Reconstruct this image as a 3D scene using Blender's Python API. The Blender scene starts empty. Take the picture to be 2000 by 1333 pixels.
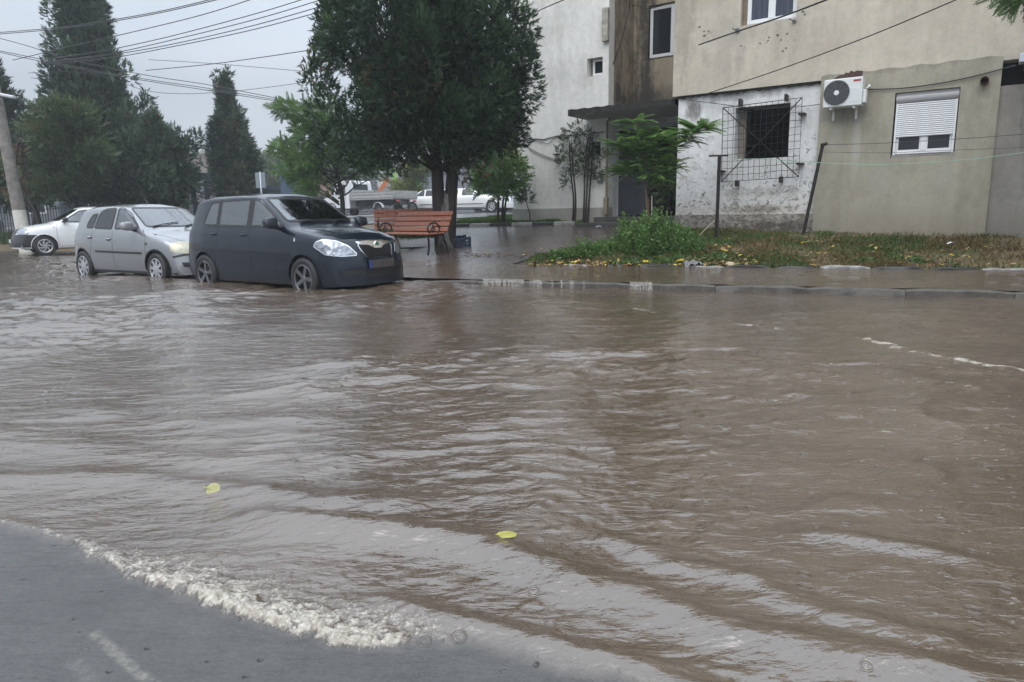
import bpy, bmesh, math, random
import numpy as np
from mathutils import Vector, Matrix
from mathutils.bvhtree import BVHTree
S = bpy.context.scene
COL = S.collection
R = math.radians
rnd = random.Random(7)
# ------------------------------------------------------------ camera
FPX, CH, PITCH, ROLL = 1350.0, 1.10, R(10.34), R(0.80)
cam_d = bpy.data.cameras.new('camera'); cam = bpy.data.objects.new('camera', cam_d); COL.objects.link(cam)
FW = Vector((0, math.cos(PITCH), -math.sin(PITCH)))
U0 = Vector((0, math.sin(PITCH), math.cos(PITCH))); R0 = Vector((1, 0, 0))
UP = R0*math.sin(ROLL) + U0*math.cos(ROLL)
RT = R0*math.cos(ROLL) - U0*math.sin(ROLL)
M = Matrix.Identity(4)
for i in range(3):
    M[i][0], M[i][1], M[i][2] = RT[i], UP[i], -FW[i]
M[0][3], M[1][3], M[2][3] = 0, 0, CH
cam.matrix_world = M
cam_d.sensor_width = 36; cam_d.lens = FPX/2000*36; cam_d.clip_end = 2000; cam_d.clip_start = .05
S.camera = cam
S.view_settings.view_transform = 'Standard'; S.view_settings.look = 'None'
S.view_settings.gamma = 1; S.view_settings.exposure = 0.48
# ------------------------------------------------------------ overcast sky
W = bpy.data.worlds.new('World'); S.world = W; W.use_nodes = True
nt = W.node_tree; nt.nodes.clear()
wo = nt.nodes.new('ShaderNodeOutputWorld'); bg = nt.nodes.new('ShaderNodeBackground')
sky = nt.nodes.new('ShaderNodeTexSky'); sky.sky_type = 'NISHITA'; sky.sun_disc = False
SUN_EL, SUN_ROT = R(52), R(200)
sky.sun_elevation = SUN_EL; sky.sun_rotation = SUN_ROT; sky.dust_density = 4
tc = nt.nodes.new('ShaderNodeTexCoord'); mp = nt.nodes.new('ShaderNodeMapping')
mp.inputs['Scale'].default_value = (1.2, 1.2, 3.5)
nz = nt.nodes.new('ShaderNodeTexNoise'); nz.inputs['Scale'].default_value = 1.6; nz.inputs['Detail'].default_value = 5
cr = nt.nodes.new('ShaderNodeValToRGB')
cr.color_ramp.elements[0].position = .36; cr.color_ramp.elements[0].color = (3.65, 4.15, 4.7, 1)
cr.color_ramp.elements[1].position = .66; cr.color_ramp.elements[1].color = (4.5, 4.95, 5.5, 1)
mx = nt.nodes.new('ShaderNodeMix'); mx.data_type = 'RGBA'; mx.inputs[0].default_value = .93
nt.links.new(tc.outputs['Generated'], mp.inputs[0]); nt.links.new(mp.outputs[0], nz.inputs['Vector'])
nt.links.new(nz.outputs[0], cr.inputs[0]); nt.links.new(sky.outputs[0], mx.inputs[6]); nt.links.new(cr.outputs[0], mx.inputs[7])
# overcast skies are about three times brighter overhead than at the horizon
sx3 = nt.nodes.new('ShaderNodeSeparateXYZ'); nt.links.new(tc.outputs['Generated'], sx3.inputs[0])
mr = nt.nodes.new('ShaderNodeMapRange'); mr.inputs[1].default_value = .16; mr.inputs[2].default_value = .85; mr.inputs[3].default_value = 1.0; mr.inputs[4].default_value = 3.5; nt.links.new(sx3.outputs[2], mr.inputs[0])
vm = nt.nodes.new('ShaderNodeVectorMath'); vm.operation = 'SCALE'; nt.links.new(mx.outputs[2], vm.inputs[0]); nt.links.new(mr.outputs[0], vm.inputs['Scale'])
nt.links.new(vm.outputs[0], bg.inputs[0]); bg.inputs[1].default_value = .1
nt.links.new(bg.outputs[0], wo.inputs[0])
sun_d = bpy.data.lights.new('sun', 'SUN'); sun = bpy.data.objects.new('sun', sun_d); COL.objects.link(sun)
sun_d.energy = 1.0; sun_d.angle = R(55); sun_d.color = (1, .97, .93)
sd = Vector((math.sin(SUN_ROT)*math.cos(SUN_EL), math.cos(SUN_ROT)*math.cos(SUN_EL), math.sin(SUN_EL)))
sun.rotation_euler = sd.to_track_quat('Z', 'Y').to_euler()

# ------------------------------------------------------------ measuring helpers (photo sight lines -> metres on the ground)
def ray(px, py):
    return RT*((px-1000)/FPX) + UP*((666.5-py)/FPX) + FW
def PY(px, py, Y):
    v = ray(px, py); k = Y/v.y
    return Vector((v.x*k, Y, CH+v.z*k))
def PZ(px, py, z=0.0):
    v = ray(px, py); k = (z-CH)/v.z
    return Vector((v.x*k, v.y*k, z))
KX = [-60, -30, -22, -14.5, -9, -4, -.4, 6.1, 12, 40]
KY = [44, 32, 28, 24.0, 16.8, 12.5, 10.85, 8.35, 6.1, -4.5]
def yk(x): return np.interp(x, KX, KY)
def terr(x, y):
    D = (y-yk(x))*.93
    return np.interp(D, [-1, 0, 1.7, 4.6, 7, 12, 40, 100], [.02, .07, .2, .62, .85, 1.0, 1.4, 1.6])
def GT(px, py, dz=0):
    """where the sight line meets the rising ground"""
    v = ray(px, py); a, b = 2.0, 200.0
    Y = a
    while Y < b:
        k = Y/v.y
        if CH+v.z*k <= terr(v.x*k, Y)+dz: break
        Y *= 1.004
    k = Y/v.y
    return Vector((v.x*k, Y, float(terr(v.x*k, Y))))
def gz(x, y): return float(terr(x, y))

# ------------------------------------------------------------ object helpers
def tag(o, label=None, cat=None, group=None, kind=None):
    if label: o['label'] = label
    if cat: o['category'] = cat
    if group: o['group'] = group
    if kind: o['kind'] = kind
    return o
def empty(name, loc=(0, 0, 0), rz=0, label=None, cat=None, group=None, rot=None):
    o = bpy.data.objects.new(name, None); COL.objects.link(o)
    o.location = loc; o.rotation_euler = rot if rot else (0, 0, rz); o.empty_display_size = .2
    return tag(o, label, cat, group)
def add(name, me, mat=None, parent=None, smooth=None, bev=0, ang=35):
    o = bpy.data.objects.new(name, me); COL.objects.link(o)
    if mat is not None:
        for m in (mat if isinstance(mat, (list, tuple)) else [mat]): me.materials.append(m)
    if parent is not None: o.parent = parent
    if smooth:
        me.polygons.foreach_set('use_smooth', [True]*len(me.polygons))
        if smooth == 'ang':
            me.set_sharp_from_angle(angle=R(ang))
    if bev:
        b = o.modifiers.new('bevel', 'BEVEL'); b.width = bev; b.segments = 2; b.limit_method = 'ANGLE'; b.angle_limit = R(50)
    return o
def copy_tree(o, parent=None):
    c = o.copy(); COL.objects.link(c)
    if parent is not None: c.parent = parent
    for ch in list(o.children): copy_tree(ch, c)
    return c
def rotz(a): return Matrix.Rotation(a, 3, 'Z')
class MB:
    def __init__(s): s.v = []; s.f = []; s.m = []
    def raw(s, vs, fs, m=0):
        n = len(s.v); s.v += [tuple(p) for p in vs]; s.f += [tuple(i+n for i in f) for f in fs]; s.m += [m]*len(fs); return s
    def box(s, c, d, rot=None, m=0):
        c = Vector(c); hx, hy, hz = d[0]/2, d[1]/2, d[2]/2
        P = [Vector((a*hx, b*hy, e*hz)) for e in (-1, 1) for b in (-1, 1) for a in (-1, 1)]
        if rot is not None: P = [rot @ p for p in P]
        return s.raw([p+c for p in P], [(0, 2, 3, 1), (4, 5, 7, 6), (0, 1, 5, 4), (2, 6, 7, 3), (0, 4, 6, 2), (1, 3, 7, 5)], m)
    def bb(s, a, b, m=0):
        return s.box([(a[i]+b[i])/2 for i in range(3)], [abs(a[i]-b[i]) for i in range(3)], None, m)
    def tube(s, pts, r, n=8, cap=True, m=0):
        pts = [Vector(p) for p in pts]; k = len(pts)
        rr = r if isinstance(r, (list, tuple)) else [r]*k
        V = []; F = []; ref = None
        for i, p in enumerate(pts):
            t = (pts[min(i+1, k-1)]-pts[max(i-1, 0)])
            t = t.normalized() if t.length > 1e-9 else Vector((0, 0, 1))
            if ref is None:
                ref = Vector((0, 0, 1)) if abs(t.z) < .9 else Vector((1, 0, 0))
            a = (ref - t*ref.dot(t))
            a = a.normalized() if a.length > 1e-6 else t.orthogonal().normalized()
            ref = a; b = t.cross(a)
            for j in range(n):
                th = 2*math.pi*j/n; V.append(p+(a*math.cos(th)+b*math.sin(th))*rr[i])
        for i in range(k-1):
            for j in range(n):
                j2 = (j+1) % n; F.append((i*n+j, i*n+j2, (i+1)*n+j2, (i+1)*n+j))
        if cap: F.append(tuple(range(n-1, -1, -1))); F.append(tuple((k-1)*n+j for j in range(n)))
        return s.raw(V, F, m)
    def lathe(s, prof, n=32, axis='z', c=(0, 0, 0), m=0, close=False):
        V = []; F = []; k = len(prof)
        for (r, h) in prof:
            for j in range(n):
                th = 2*math.pi*j/n; a, b = r*math.cos(th), r*math.sin(th)
                p = (a, b, h) if axis == 'z' else ((a, h, b) if axis == 'y' else (h, a, b))
                V.append((p[0]+c[0], p[1]+c[1], p[2]+c[2]))
        for i in range(k-1+(1 if close else 0)):
            for j in range(n):
                i2 = (i+1) % k; j2 = (j+1) % n; F.append((i*n+j, i*n+j2, i2*n+j2, i2*n+j))
        return s.raw(V, F, m)
    def prism(s, poly, o, ax, ay, ext, m=0):
        """polygon (a,b) in plane o+a*ax+b*ay, extruded by vector ext"""
        o, ax, ay, ext = Vector(o), Vector(ax), Vector(ay), Vector(ext); n = len(poly)
        A = [o+ax*a+ay*b for a, b in poly]; B = [p+ext for p in A]
        return s.raw(A+B, [tuple(range(n-1, -1, -1)), tuple(range(n, 2*n))]+[(i, (i+1) % n, (i+1) % n+n, i+n) for i in range(n)], m)
    def mesh(s, name='m', fix=True):
        me = bpy.data.meshes.new(name); me.from_pydata(s.v, [], s.f)
        if any(s.m): me.polygons.foreach_set('material_index', s.m)
        if fix:
            b = bmesh.new(); b.from_mesh(me); bmesh.ops.recalc_face_normals(b, faces=b.faces[:]); b.to_mesh(me); b.free()
        me.update(); return me
    def build(s, name, mat, parent=None, smooth=None, bev=0, ang=35, fix=True):
        return add(name, s.mesh(name, fix), mat, parent, smooth, bev, ang)
def npmesh(name, V, F, attrs=None, smooth=True):
    """V (n,3) float, F (m,k) int, attrs: dict name->per-vertex float"""
    V = np.asarray(V, dtype=np.float32); F = np.asarray(F, dtype=np.int32); k = F.shape[1]
    me = bpy.data.meshes.new(name); me.vertices.add(len(V)); me.vertices.foreach_set('co', V.ravel())
    me.loops.add(F.size); me.loops.foreach_set('vertex_index', F.ravel())
    me.polygons.add(len(F)); me.polygons.foreach_set('loop_start', np.arange(0, F.size, k, dtype=np.int32))
    me.polygons.foreach_set('loop_total', np.full(len(F), k, dtype=np.int32))
    if smooth: me.polygons.foreach_set('use_smooth', np.ones(len(F), dtype=bool))
    for n_, a in (attrs or {}).items():
        at = me.attributes.new(n_, 'FLOAT', 'POINT'); at.data.foreach_set('value', np.asarray(a, dtype=np.float32))
    me.update(calc_edges=True); me.validate(); return me
def grid_faces(nr, nc):
    i = np.arange((nr-1)*(nc-1)); r, c = i//(nc-1), i % (nc-1); a = r*nc+c
    return np.stack([a, a+1, a+nc+1, a+nc], 1)
# numpy noise
def _h(i, j, s):
    n = (i.astype(np.int64)*374761393 + j.astype(np.int64)*668265263 + s*974711) & 0xffffffff
    n = ((n ^ (n >> 13))*1274126177) & 0xffffffff
    n = n ^ (n >> 16)
    return (n & 0xffff)/32767.5-1
def vn(x, y, s=0):
    xi, yi = np.floor(x), np.floor(y); fx, fy = x-xi, y-yi
    fx = fx*fx*fx*(fx*(fx*6-15)+10); fy = fy*fy*fy*(fy*(fy*6-15)+10)
    a, b, c, d = _h(xi, yi, s), _h(xi+1, yi, s), _h(xi, yi+1, s), _h(xi+1, yi+1, s)
    return (a*(1-fx)+b*fx)*(1-fy)+(c*(1-fx)+d*fx)*fy
def fbm(x, y, o=4, s=0, g=.5):
    t = 0; a = 1; n = 0
    for k in range(o):
        t = t+a*vn(x, y, s+k*17); n += a; a *= g
        x, y = x*1.93+y*.35+3.1, y*1.93-x*.35+7.7
    return t/n
def sstep(a, b, x):
    t = np.clip((x-a)/(b-a), 0, 1); return t*t*(3-2*t)
def pdist(X, Y, pts):
    """distance to a polyline, signed side of the nearest segment, and position along"""
    best = np.full(X.shape, 1e9); side = np.zeros(X.shape); along = np.zeros(X.shape); L = 0
    for (x0, y0), (x1, y1) in zip(pts[:-1], pts[1:]):
        dx, dy = x1-x0, y1-y0; l = math.hypot(dx, dy)
        t = np.clip(((X-x0)*dx+(Y-y0)*dy)/(l*l), 0, 1)
        d = np.hypot(X-(x0+t*dx), Y-(y0+t*dy)); m = d < best
        best = np.where(m, d, best); side = np.where(m, np.sign((X-x0)*dy-(Y-y0)*dx), side)
        along = np.where(m, L+t*l, along); L += l
    return best, side, along, L
def spline(pts, n=8):
    out = []; P = [Vector(p) for p in pts]
    for i in range(len(P)-1):
        a, b, c, d = P[max(i-1, 0)], P[i], P[i+1], P[min(i+2, len(P)-1)]
        for k in range(n):
            t = k/n
            out.append(.5*((2*b)+(-a+c)*t+(2*a-5*b+4*c-d)*t*t+(-a+3*b-3*c+d)*t**3))
    out.append(P[-1]); return out

# ------------------------------------------------------------ materials
def newmat(name):
    m = bpy.data.materials.new(name); m.use_nodes = True
    return m, m.node_tree, m.node_tree.nodes['Principled BSDF']
def N(nt, typ, **kw):
    n = nt.nodes.new(typ)
    for k, v in kw.items():
        if k in n.inputs: n.inputs[k].default_value = v
        else: setattr(n, k, v)
    return n
def rgba(c): return (c[0], c[1], c[2], 1)
def mat(name, col, rough=.6, metal=0, var=None, bump=None, coat=0, spec=None, stretch=None, col2=None):
    """var=(scale, amount) mottles the colour, bump=(scale, strength)"""
    m, nt, b = newmat(name)
    b.inputs['Base Color'].default_value = rgba(col); b.inputs['Roughness'].default_value = rough
    b.inputs['Metallic'].default_value = metal; b.inputs['Coat Weight'].default_value = coat
    if coat: b.inputs['Coat Roughness'].default_value = .04
    if spec is not None: b.inputs['Specular IOR Level'].default_value = spec
    if var or bump:
        t = N(nt, 'ShaderNodeTexCoord'); mpn = N(nt, 'ShaderNodeMapping')
        if stretch: mpn.inputs['Scale'].default_value = stretch
        nt.links.new(t.outputs['Object'], mpn.inputs[0])
    if var:
        n = N(nt, 'ShaderNodeTexNoise', Scale=var[0], Detail=6, Roughness=.65); nt.links.new(mpn.outputs[0], n.inputs['Vector'])
        r = N(nt, 'ShaderNodeValToRGB'); e = r.color_ramp.elements
        c2 = col2 or [c*(1-var[1]) for c in col]
        e[0].position = .35; e[0].color = rgba(c2); e[1].position = .65; e[1].color = rgba(col)
        nt.links.new(n.outputs[0], r.inputs[0]); nt.links.new(r.outputs[0], b.inputs['Base Color'])
    if bump:
        n = N(nt, 'ShaderNodeTexNoise', Scale=bump[0], Detail=5); nt.links.new(mpn.outputs[0], n.inputs['Vector'])
        bp = N(nt, 'ShaderNodeBump', Strength=bump[1], Distance=.02); nt.links.new(n.outputs[0], bp.inputs['Height'])
        nt.links.new(bp.outputs[0], b.inputs['Normal'])
    return m
# ============================================================ ground, road water
def rampnode(nt, stops):
    r = N(nt, 'ShaderNodeValToRGB'); cr_ = r.color_ramp
    while len(cr_.elements) < len(stops): cr_.elements.new(.5)
    for e, (p, c) in zip(cr_.elements, stops): e.position = p; e.color = rgba(c) if len(c) == 3 else c
    return r
def mixc(nt, fac, a, b):
    m_ = N(nt, 'ShaderNodeMix', data_type='RGBA')
    for s_, v in ((0, fac), (6, a), (7, b)):
        if isinstance(v, (int, float)): m_.inputs[s_].default_value = v
        elif isinstance(v, tuple): m_.inputs[s_].default_value = rgba(v)
        else: nt.links.new(v, m_.inputs[s_])
    return m_.outputs[2]
def mathn(nt, op, a, b=None, c=None, clamp=False):
    m_ = N(nt, 'ShaderNodeMath', operation=op, use_clamp=clamp)
    for i, v in enumerate((a, b, c)):
        if v is None: continue
        if isinstance(v, (int, float)): m_.inputs[i].default_value = v
        else: nt.links.new(v, m_.inputs[i])
    return m_.outputs[0]
def noise(nt, vec, scale, detail=5, rough=.6, sc=None, loc=None, dist=0):
    if sc or loc:
        mm = N(nt, 'ShaderNodeMapping'); nt.links.new(vec, mm.inputs[0]); vec = mm.outputs[0]
        if sc: mm.inputs['Scale'].default_value = sc
        if loc: mm.inputs['Location'].default_value = loc
    n = N(nt, 'ShaderNodeTexNoise', Scale=scale, Detail=detail, Roughness=rough, Distortion=dist)
    nt.links.new(vec, n.inputs['Vector']); return n.outputs[0]

# ---- ground sheet
def ground():
    rows = np.concatenate([np.arange(4, 24, .25), np.arange(24, 60, 1.0), np.geomspace(60, 300, 14)])
    cols = np.concatenate([-np.geomspace(40, 260, 10)[::-1], np.arange(-38, 24, .5), np.geomspace(24, 260, 12)])
    X, Y = np.meshgrid(cols, rows)
    D = (Y-yk(X))*.93
    Z = np.where(D < -.02, -.16, terr(X, Y))+.012*fbm(X*1.3, Y*1.3, 3, 5)*(D > 2.2)-.012
    V = np.stack([X.ravel(), Y.ravel(), Z.ravel()], 1)
    m, nt, b = newmat('wet_earth')
    t = N(nt, 'ShaderNodeTexCoord').outputs['Object']
    n1 = noise(nt, t, 1.1, 6); n2 = noise(nt, t, 14, 5)
    r1 = rampnode(nt, [(.35, (.11, .075, .045)), (.5, (.15, .105, .06)), (.68, (.07, .085, .035))]); nt.links.new(n1, r1.inputs[0])
    r2 = rampnode(nt, [(.3, (.5, .5, .5)), (.7, (1.3, 1.25, 1.1))]); nt.links.new(n2, r2.inputs[0])
    mu = N(nt, 'ShaderNodeMix', data_type='RGBA', blend_type='MULTIPLY'); mu.inputs[0].default_value = 1
    nt.links.new(r1.outputs[0], mu.inputs[6]); nt.links.new(r2.outputs[0], mu.inputs[7]); nt.links.new(mu.outputs[2], b.inputs['Base Color'])
    b.inputs['Roughness'].default_value = .7
    bp = N(nt, 'ShaderNodeBump', Strength=.7, Distance=.03); nt.links.new(n2, bp.inputs['Height']); nt.links.new(bp.outputs[0], b.inputs['Normal'])
    return tag(add('ground', npmesh('ground', V, grid_faces(len(rows), len(cols))), m), kind='structure')
ground()

# ---- flood water on the road, one continuous surface out to the kerbs and beyond the frame on both sides
def wpts(L): return [tuple(PZ(x, y, 0).xy) for x, y in L]
BORE = wpts([(-500, 960), (-120, 1000), (0, 1028), (130, 1068), (250, 1125), (340, 1158), (440, 1192), (530, 1222), (620, 1250), (700, 1268), (780, 1268), (850, 1252), (920, 1252), (1000, 1282), (1120, 1312), (1300, 1350), (1700, 1430)])
RIDGES = [  # (polyline, width, height)
    (wpts([(-300, 945), (0, 940), (250, 938), (420, 958), (600, 985), (780, 992), (900, 975)]), .10, .020),
    (wpts([(380, 1008), (480, 1018), (640, 1030), (820, 1050), (940, 1068), (1060, 1110), (1180, 1160), (1330, 1205), (1500, 1250), (1700, 1290), (2100, 1370)]), .085, .026),
    (wpts([(640, 1150), (760, 1180), (900, 1215), (1000, 1240), (1100, 1272), (1250, 1310), (1500, 1370)]), .05, .018),
    (wpts([(1080, 1025), (1200, 1060), (1320, 1110), (1450, 1130), (1600, 1190), (1750, 1230), (2050, 1290)]), .06, .014),
    (wpts([(1450, 1060), (1580, 1050), (1700, 1062), (1850, 1085), (2050, 1130)]), .05, .012),
    (wpts([(-200, 860), (100, 870), (350, 900), (600, 905)]), .10, .010),
    (wpts([(100, 800), (400, 830), (700, 815)]), .10, .010),
    (wpts([(1500, 1000), (1650, 985), (1850, 1000)]), .07, .010),
]
FOAMS = [  # thin broken foam lines: (polyline, half width m, strength)
    (wpts([(1655, 660), (1700, 668), (1740, 678), (1775, 690), (1830, 700), (1900, 714), (1960, 725), (2060, 745)]), .055, .9),
    (wpts([(1405, 636), (1450, 640), (1500, 645), (1552, 650)]), .05, .8),
    (wpts([(1170, 610), (1240, 606), (1300, 618)]), .05, .4),
    (wpts([(1690, 765), (1730, 768), (1780, 776)]), .03, .5),
    (wpts([(1530, 840), (1570, 855), (1620, 870)]), .03, .55),
    (wpts([(1640, 835), (1720, 850), (1800, 862)]), .035, .5),
    (wpts([(1840, 905), (1920, 918), (1990, 930)]), .035, .4),
    (wpts([(820, 545), (880, 549), (950, 560)]), .07, .45),
    (wpts([(640, 578), (690, 572), (720, 574)]), .05, .45),
]
def water_height(X, Y, full=False):
    d = np.hypot(X, Y)
    wx = X+.25*fbm(X*.7, Y*.7, 2, 41); wy = Y+.25*fbm(X*.7+9, Y*.7, 2, 43)
    ca, sa = math.cos(.12), math.sin(.12)
    a, b = wx*ca+wy*sa, -wx*sa+wy*ca
    left = sstep(2.5, -1.0, X-.15*Y)
    patch = .5+.5*fbm(X*.45, Y*.45, 2, 77)
    rough = (.25+1.15*sstep(.25, .8, patch))*(.70+.45*left)
    Z = .040*(1-np.abs(fbm(a*.9, b*1.9, 3, 3)))*rough*sstep(2.2, 5, d)
    Z = Z+.021*(1-np.abs(fbm(a*2.1, b*5.2, 3, 11))*1.6)*rough*sstep(1.6, 4, d)
    Z = Z+.0068*fbm(a*6, b*13, 3, 19)*rough*(.5+.5*sstep(1.5, 4, d))*sstep(14, 5, d)
    Z = Z+.0022*fbm(a*17, b*30, 2, 29)*rough*sstep(6, 2, d)
    thin = np.zeros_like(X); foam = np.zeros_like(X)
    # ridges of the wake
    for pts, w, h in RIDGES:
        q, sgn, al, L = pdist(X, Y, pts); env = sstep(0, .35, al)*sstep(0, .35, L-al)
        sh = q*sgn+.03*fbm(X*3, Y*3, 2, 55)
        Z = Z+1.5*h*env*np.exp(-(sh/w)**2)*(1+.25*fbm(X*2.5, Y*2.5, 2, 66))
    # breaking edge of the wake: water beyond it is higher, thin sheet of water on asphalt this side of it
    q, sgn, al, L = pdist(X, Y, BORE)
    sd_ = q*sgn*-1
    sd_ = sd_+.028*fbm(X*7, Y*7, 3, 91)+.012*fbm(X*22, Y*22, 2, 92)   # >0 beyond (towards the far side)
    near = sstep(.05, -.02, sd_)
    thin = near
    px_al = al/L
    bl = al-2.2
    xr = X
    # foam intensity along the bore: strongest between the two picture columns where it breaks
    x0, x1, x2, x3 = BORE[2][0], BORE[5][0], BORE[9][0], BORE[12][0]
    stg = (.25+.75*sstep(x0+.1, x1+.25, X))*sstep(x0-.6, x1, X)*sstep(x3+.02, x2-.02, X)*.95+.06*sstep(x3+.9, x3, X)*sstep(x3-.25, x3, X)+.10*(1-sstep(x0, x1, X))
    Z = Z*(1-.82*near)-.006*near
    wide = .024+.052*stg
    body = sstep(-.012, .03, sd_)*np.exp(-np.clip(sd_-.02, 0, 9)/(wide*1.3))
    tur = fbm(X*38, Y*38, 4, 101, .7); tur2 = 1-np.abs(fbm(X*17+Y*5, Y*17, 4, 105, .62))*2
    Z = Z+.016*body*(.5+.5*stg)+stg*body*(.011*tur+.015*tur2)
    foam = np.clip(stg*1.05*body*(.40+1.1*tur+.5*tur2), 0, 1)
    swash = stg*sstep(-.02, .05, sd_)*np.exp(-np.clip(sd_-.05, 0, 9)/.22)
    Z = Z+swash*.006*fbm(X*15, Y*15, 3, 111)
    foam = np.maximum(foam, .34*np.clip(swash*(fbm(X*18, Y*18, 3, 112)*1.7-.15), 0, 1))
    for pts, w, s_ in FOAMS:
        q, sgn, al, L = pdist(X, Y, pts); env = sstep(0, .25, al)*sstep(0, .25, L-al)
        k = np.exp(-((q+.02*fbm(X*5, Y*5, 2, 120))/w)**2)*env
        foam = np.maximum(foam, np.clip(k*s_*(.55+1.2*fbm(X*14, Y*22, 3, 121)), 0, 1)); Z = Z+.012*k*s_
    # small flecks of foam drifting
    fl = np.clip((fbm(X*26, Y*60, 2, 131)-.56)*6, 0, 1)*sstep(-.5, 2.0, X-.1*Y)*sstep(.2, -.1, fbm(X*.9, Y*.9, 2, 133)-.15)
    foam = np.maximum(foam, .30*fl*(1-near))
    # water sloshing round the wheels
    return Z, thin, foam
def water():
    rows = np.concatenate([np.geomspace(.75, 13, 820), np.geomspace(13.05, 60, 200)])
    tn = np.linspace(-1.55, 1.55, 1150)
    Yg, T = np.meshgrid(rows, tn, indexing='ij')
    X = Yg*T*.8 + T*.55
    Z, thin, foam = water_height(X, Yg)
    edge = (Yg-yk(X))
    Z = np.where(edge > .10, -.14, Z)      # dips under the kerb line
    V = np.stack([X.ravel(), Yg.ravel(), Z.ravel()], 1)
    F = grid_faces(len(rows), len(tn))
    e = edge.ravel(); keep = (e[F].min(1) < .25)
    F = F[keep]
    m, nt, b = newmat('muddy_water')
    t = N(nt, 'ShaderNodeTexCoord').outputs['Object']
    at = N(nt, 'ShaderNodeAttribute', attribute_name='thin').outputs['Fac']; af = N(nt, 'ShaderNodeAttribute', attribute_name='foam').outputs['Fac']
    silt = rampnode(nt, [(.3, (.066, .045, .030)), (.55, (.088, .063, .044)), (.75, (.110, .082, .060))])
    nt.links.new(noise(nt, t, .55, 5, .6, (1, 1.8, 1), dist=.8), silt.inputs[0])
    asph = rampnode(nt, [(.25, (.050, .049, .050)), (.5, (.088, .086, .085)), (.75, (.125, .12, .115))]); nt.links.new(mathn(nt, 'ADD', mathn(nt, 'MULTIPLY', noise(nt, t, 3.0, 7, .7), .5), mathn(nt, 'MULTIPLY', noise(nt, t, 70, 6, .8), .5)), asph.inputs[0])
    # worn white line seen through the thin sheet of water
    ln = N(nt, 'ShaderNodeAttribute', attribute_name='line').outputs['Fac']
    wear = mathn(nt, 'MULTIPLY', ln, mathn(nt, 'MULTIPLY', mathn(nt, 'SUBTRACT', noise(nt, t, 45, 6, .75), .36), 2.6, clamp=True))
    thinc = mixc(nt, wear, asph.outputs[0], (.30, .285, .24))
    base = mixc(nt, at, silt.outputs[0], thinc)
    fcol = rampnode(nt, [(.28, (.20, .16, .115)), (.68, (.60, .56, .48))]); nt.links.new(noise(nt, t, 55, 4), fcol.inputs[0])
    fn = noise(nt, t, 95, 4, .75, dist=.6)
    fmask = mathn(nt, 'MULTIPLY', mathn(nt, 'SUBTRACT', mathn(nt, 'ADD', af, mathn(nt, 'MULTIPLY', fn, 1.1)), .72), 3.0, clamp=True)
    fmask = mathn(nt, 'MULTIPLY', fmask, mathn(nt, 'MULTIPLY', af, 6, clamp=True))
    nt.links.new(mixc(nt, fmask, base, fcol.outputs[0]), b.inputs['Base Color'])
    rg = mathn(nt, 'ADD', mathn(nt, 'MULTIPLY', af, .22), .02)
    rg = mathn(nt, 'ADD', rg, mathn(nt, 'MULTIPLY', at, .20))
    nt.links.new(rg, b.inputs['Roughness']); nt.links.new(mathn(nt, 'SUBTRACT', 2.02, mathn(nt, 'MULTIPLY', at, .62)), b.inputs['IOR'])
    # ripples and rain rings
    n1 = noise(nt, t, 6.5, 4, .55, (.8, 2.1, 1), dist=.5); n2 = noise(nt, t, 30, 3, .6, (.7, 1.8, 1), dist=.6)
    vor = N(nt, 'ShaderNodeTexVoronoi', Scale=9, Randomness=1.0); nt.links.new(t, vor.inputs['Vector'])
    dd = vor.outputs['Distance']
    sep = N(nt, 'ShaderNodeSeparateColor'); nt.links.new(vor.outputs['Color'], sep.inputs[0])
    sel = mathn(nt, 'GREATER_THAN', sep.outputs[0], .35)
    rad = mathn(nt, 'ADD', mathn(nt, 'MULTIPLY', sep.outputs[1], .17), .03)
    dist_ = mathn(nt, 'ABSOLUTE', mathn(nt, 'SUBTRACT', dd, rad))
    env = mathn(nt, 'SUBTRACT', 1, mathn(nt, 'MULTIPLY', dist_, 11), clamp=True)
    ring = mathn(nt, 'MULTIPLY', mathn(nt, 'COSINE', mathn(nt, 'MULTIPLY', dist_, 100)), mathn(nt, 'MULTIPLY', env, sel))
    hgt = mathn(nt, 'ADD', mathn(nt, 'MULTIPLY', n1, .62), mathn(nt, 'ADD', mathn(nt, 'MULTIPLY', n2, .14), mathn(nt, 'ADD', mathn(nt, 'MULTIPLY', ring, mathn(nt, 'ADD', mathn(nt, 'MULTIPLY', at, .03), .055)), mathn(nt, 'MULTIPLY', mathn(nt, 'MULTIPLY', fn, af), .6))))
    v2 = N(nt, 'ShaderNodeTexVoronoi', Scale=17, Randomness=1.0); nt.links.new(t, v2.inputs['Vector']); s2 = N(nt, 'ShaderNodeSeparateColor'); nt.links.new(v2.outputs['Color'], s2.inputs[0])
    dm = mathn(nt, 'MULTIPLY', mathn(nt, 'MULTIPLY', mathn(nt, 'SUBTRACT', .16, v2.outputs['Distance'], clamp=True), mathn(nt, 'GREATER_THAN', s2.outputs[0], .55)), mathn(nt, 'MULTIPLY', at, 6))
    grain = mathn(nt, 'MULTIPLY', noise(nt, t, 120, 4, .8), mathn(nt, 'MULTIPLY', at, .25))
    hgt = mathn(nt, 'ADD', hgt, mathn(nt, 'SUBTRACT', grain, dm))
    stn = mathn(nt, 'SUBTRACT', 1, mathn(nt, 'MULTIPLY', at, .25))
    bp = N(nt, 'ShaderNodeBump', Strength=1, Distance=.022); nt.links.new(stn, bp.inputs['Strength']); nt.links.new(hgt, bp.inputs['Height']); nt.links.new(bp.outputs[0], b.inputs['Normal'])
    lp = wpts([(185, 1235), (240, 1285), (300, 1335), (380, 1400)])
    q, _, _, _ = pdist(X, Yg, lp); line = np.exp(-(q/.015)**4)*.75
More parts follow.
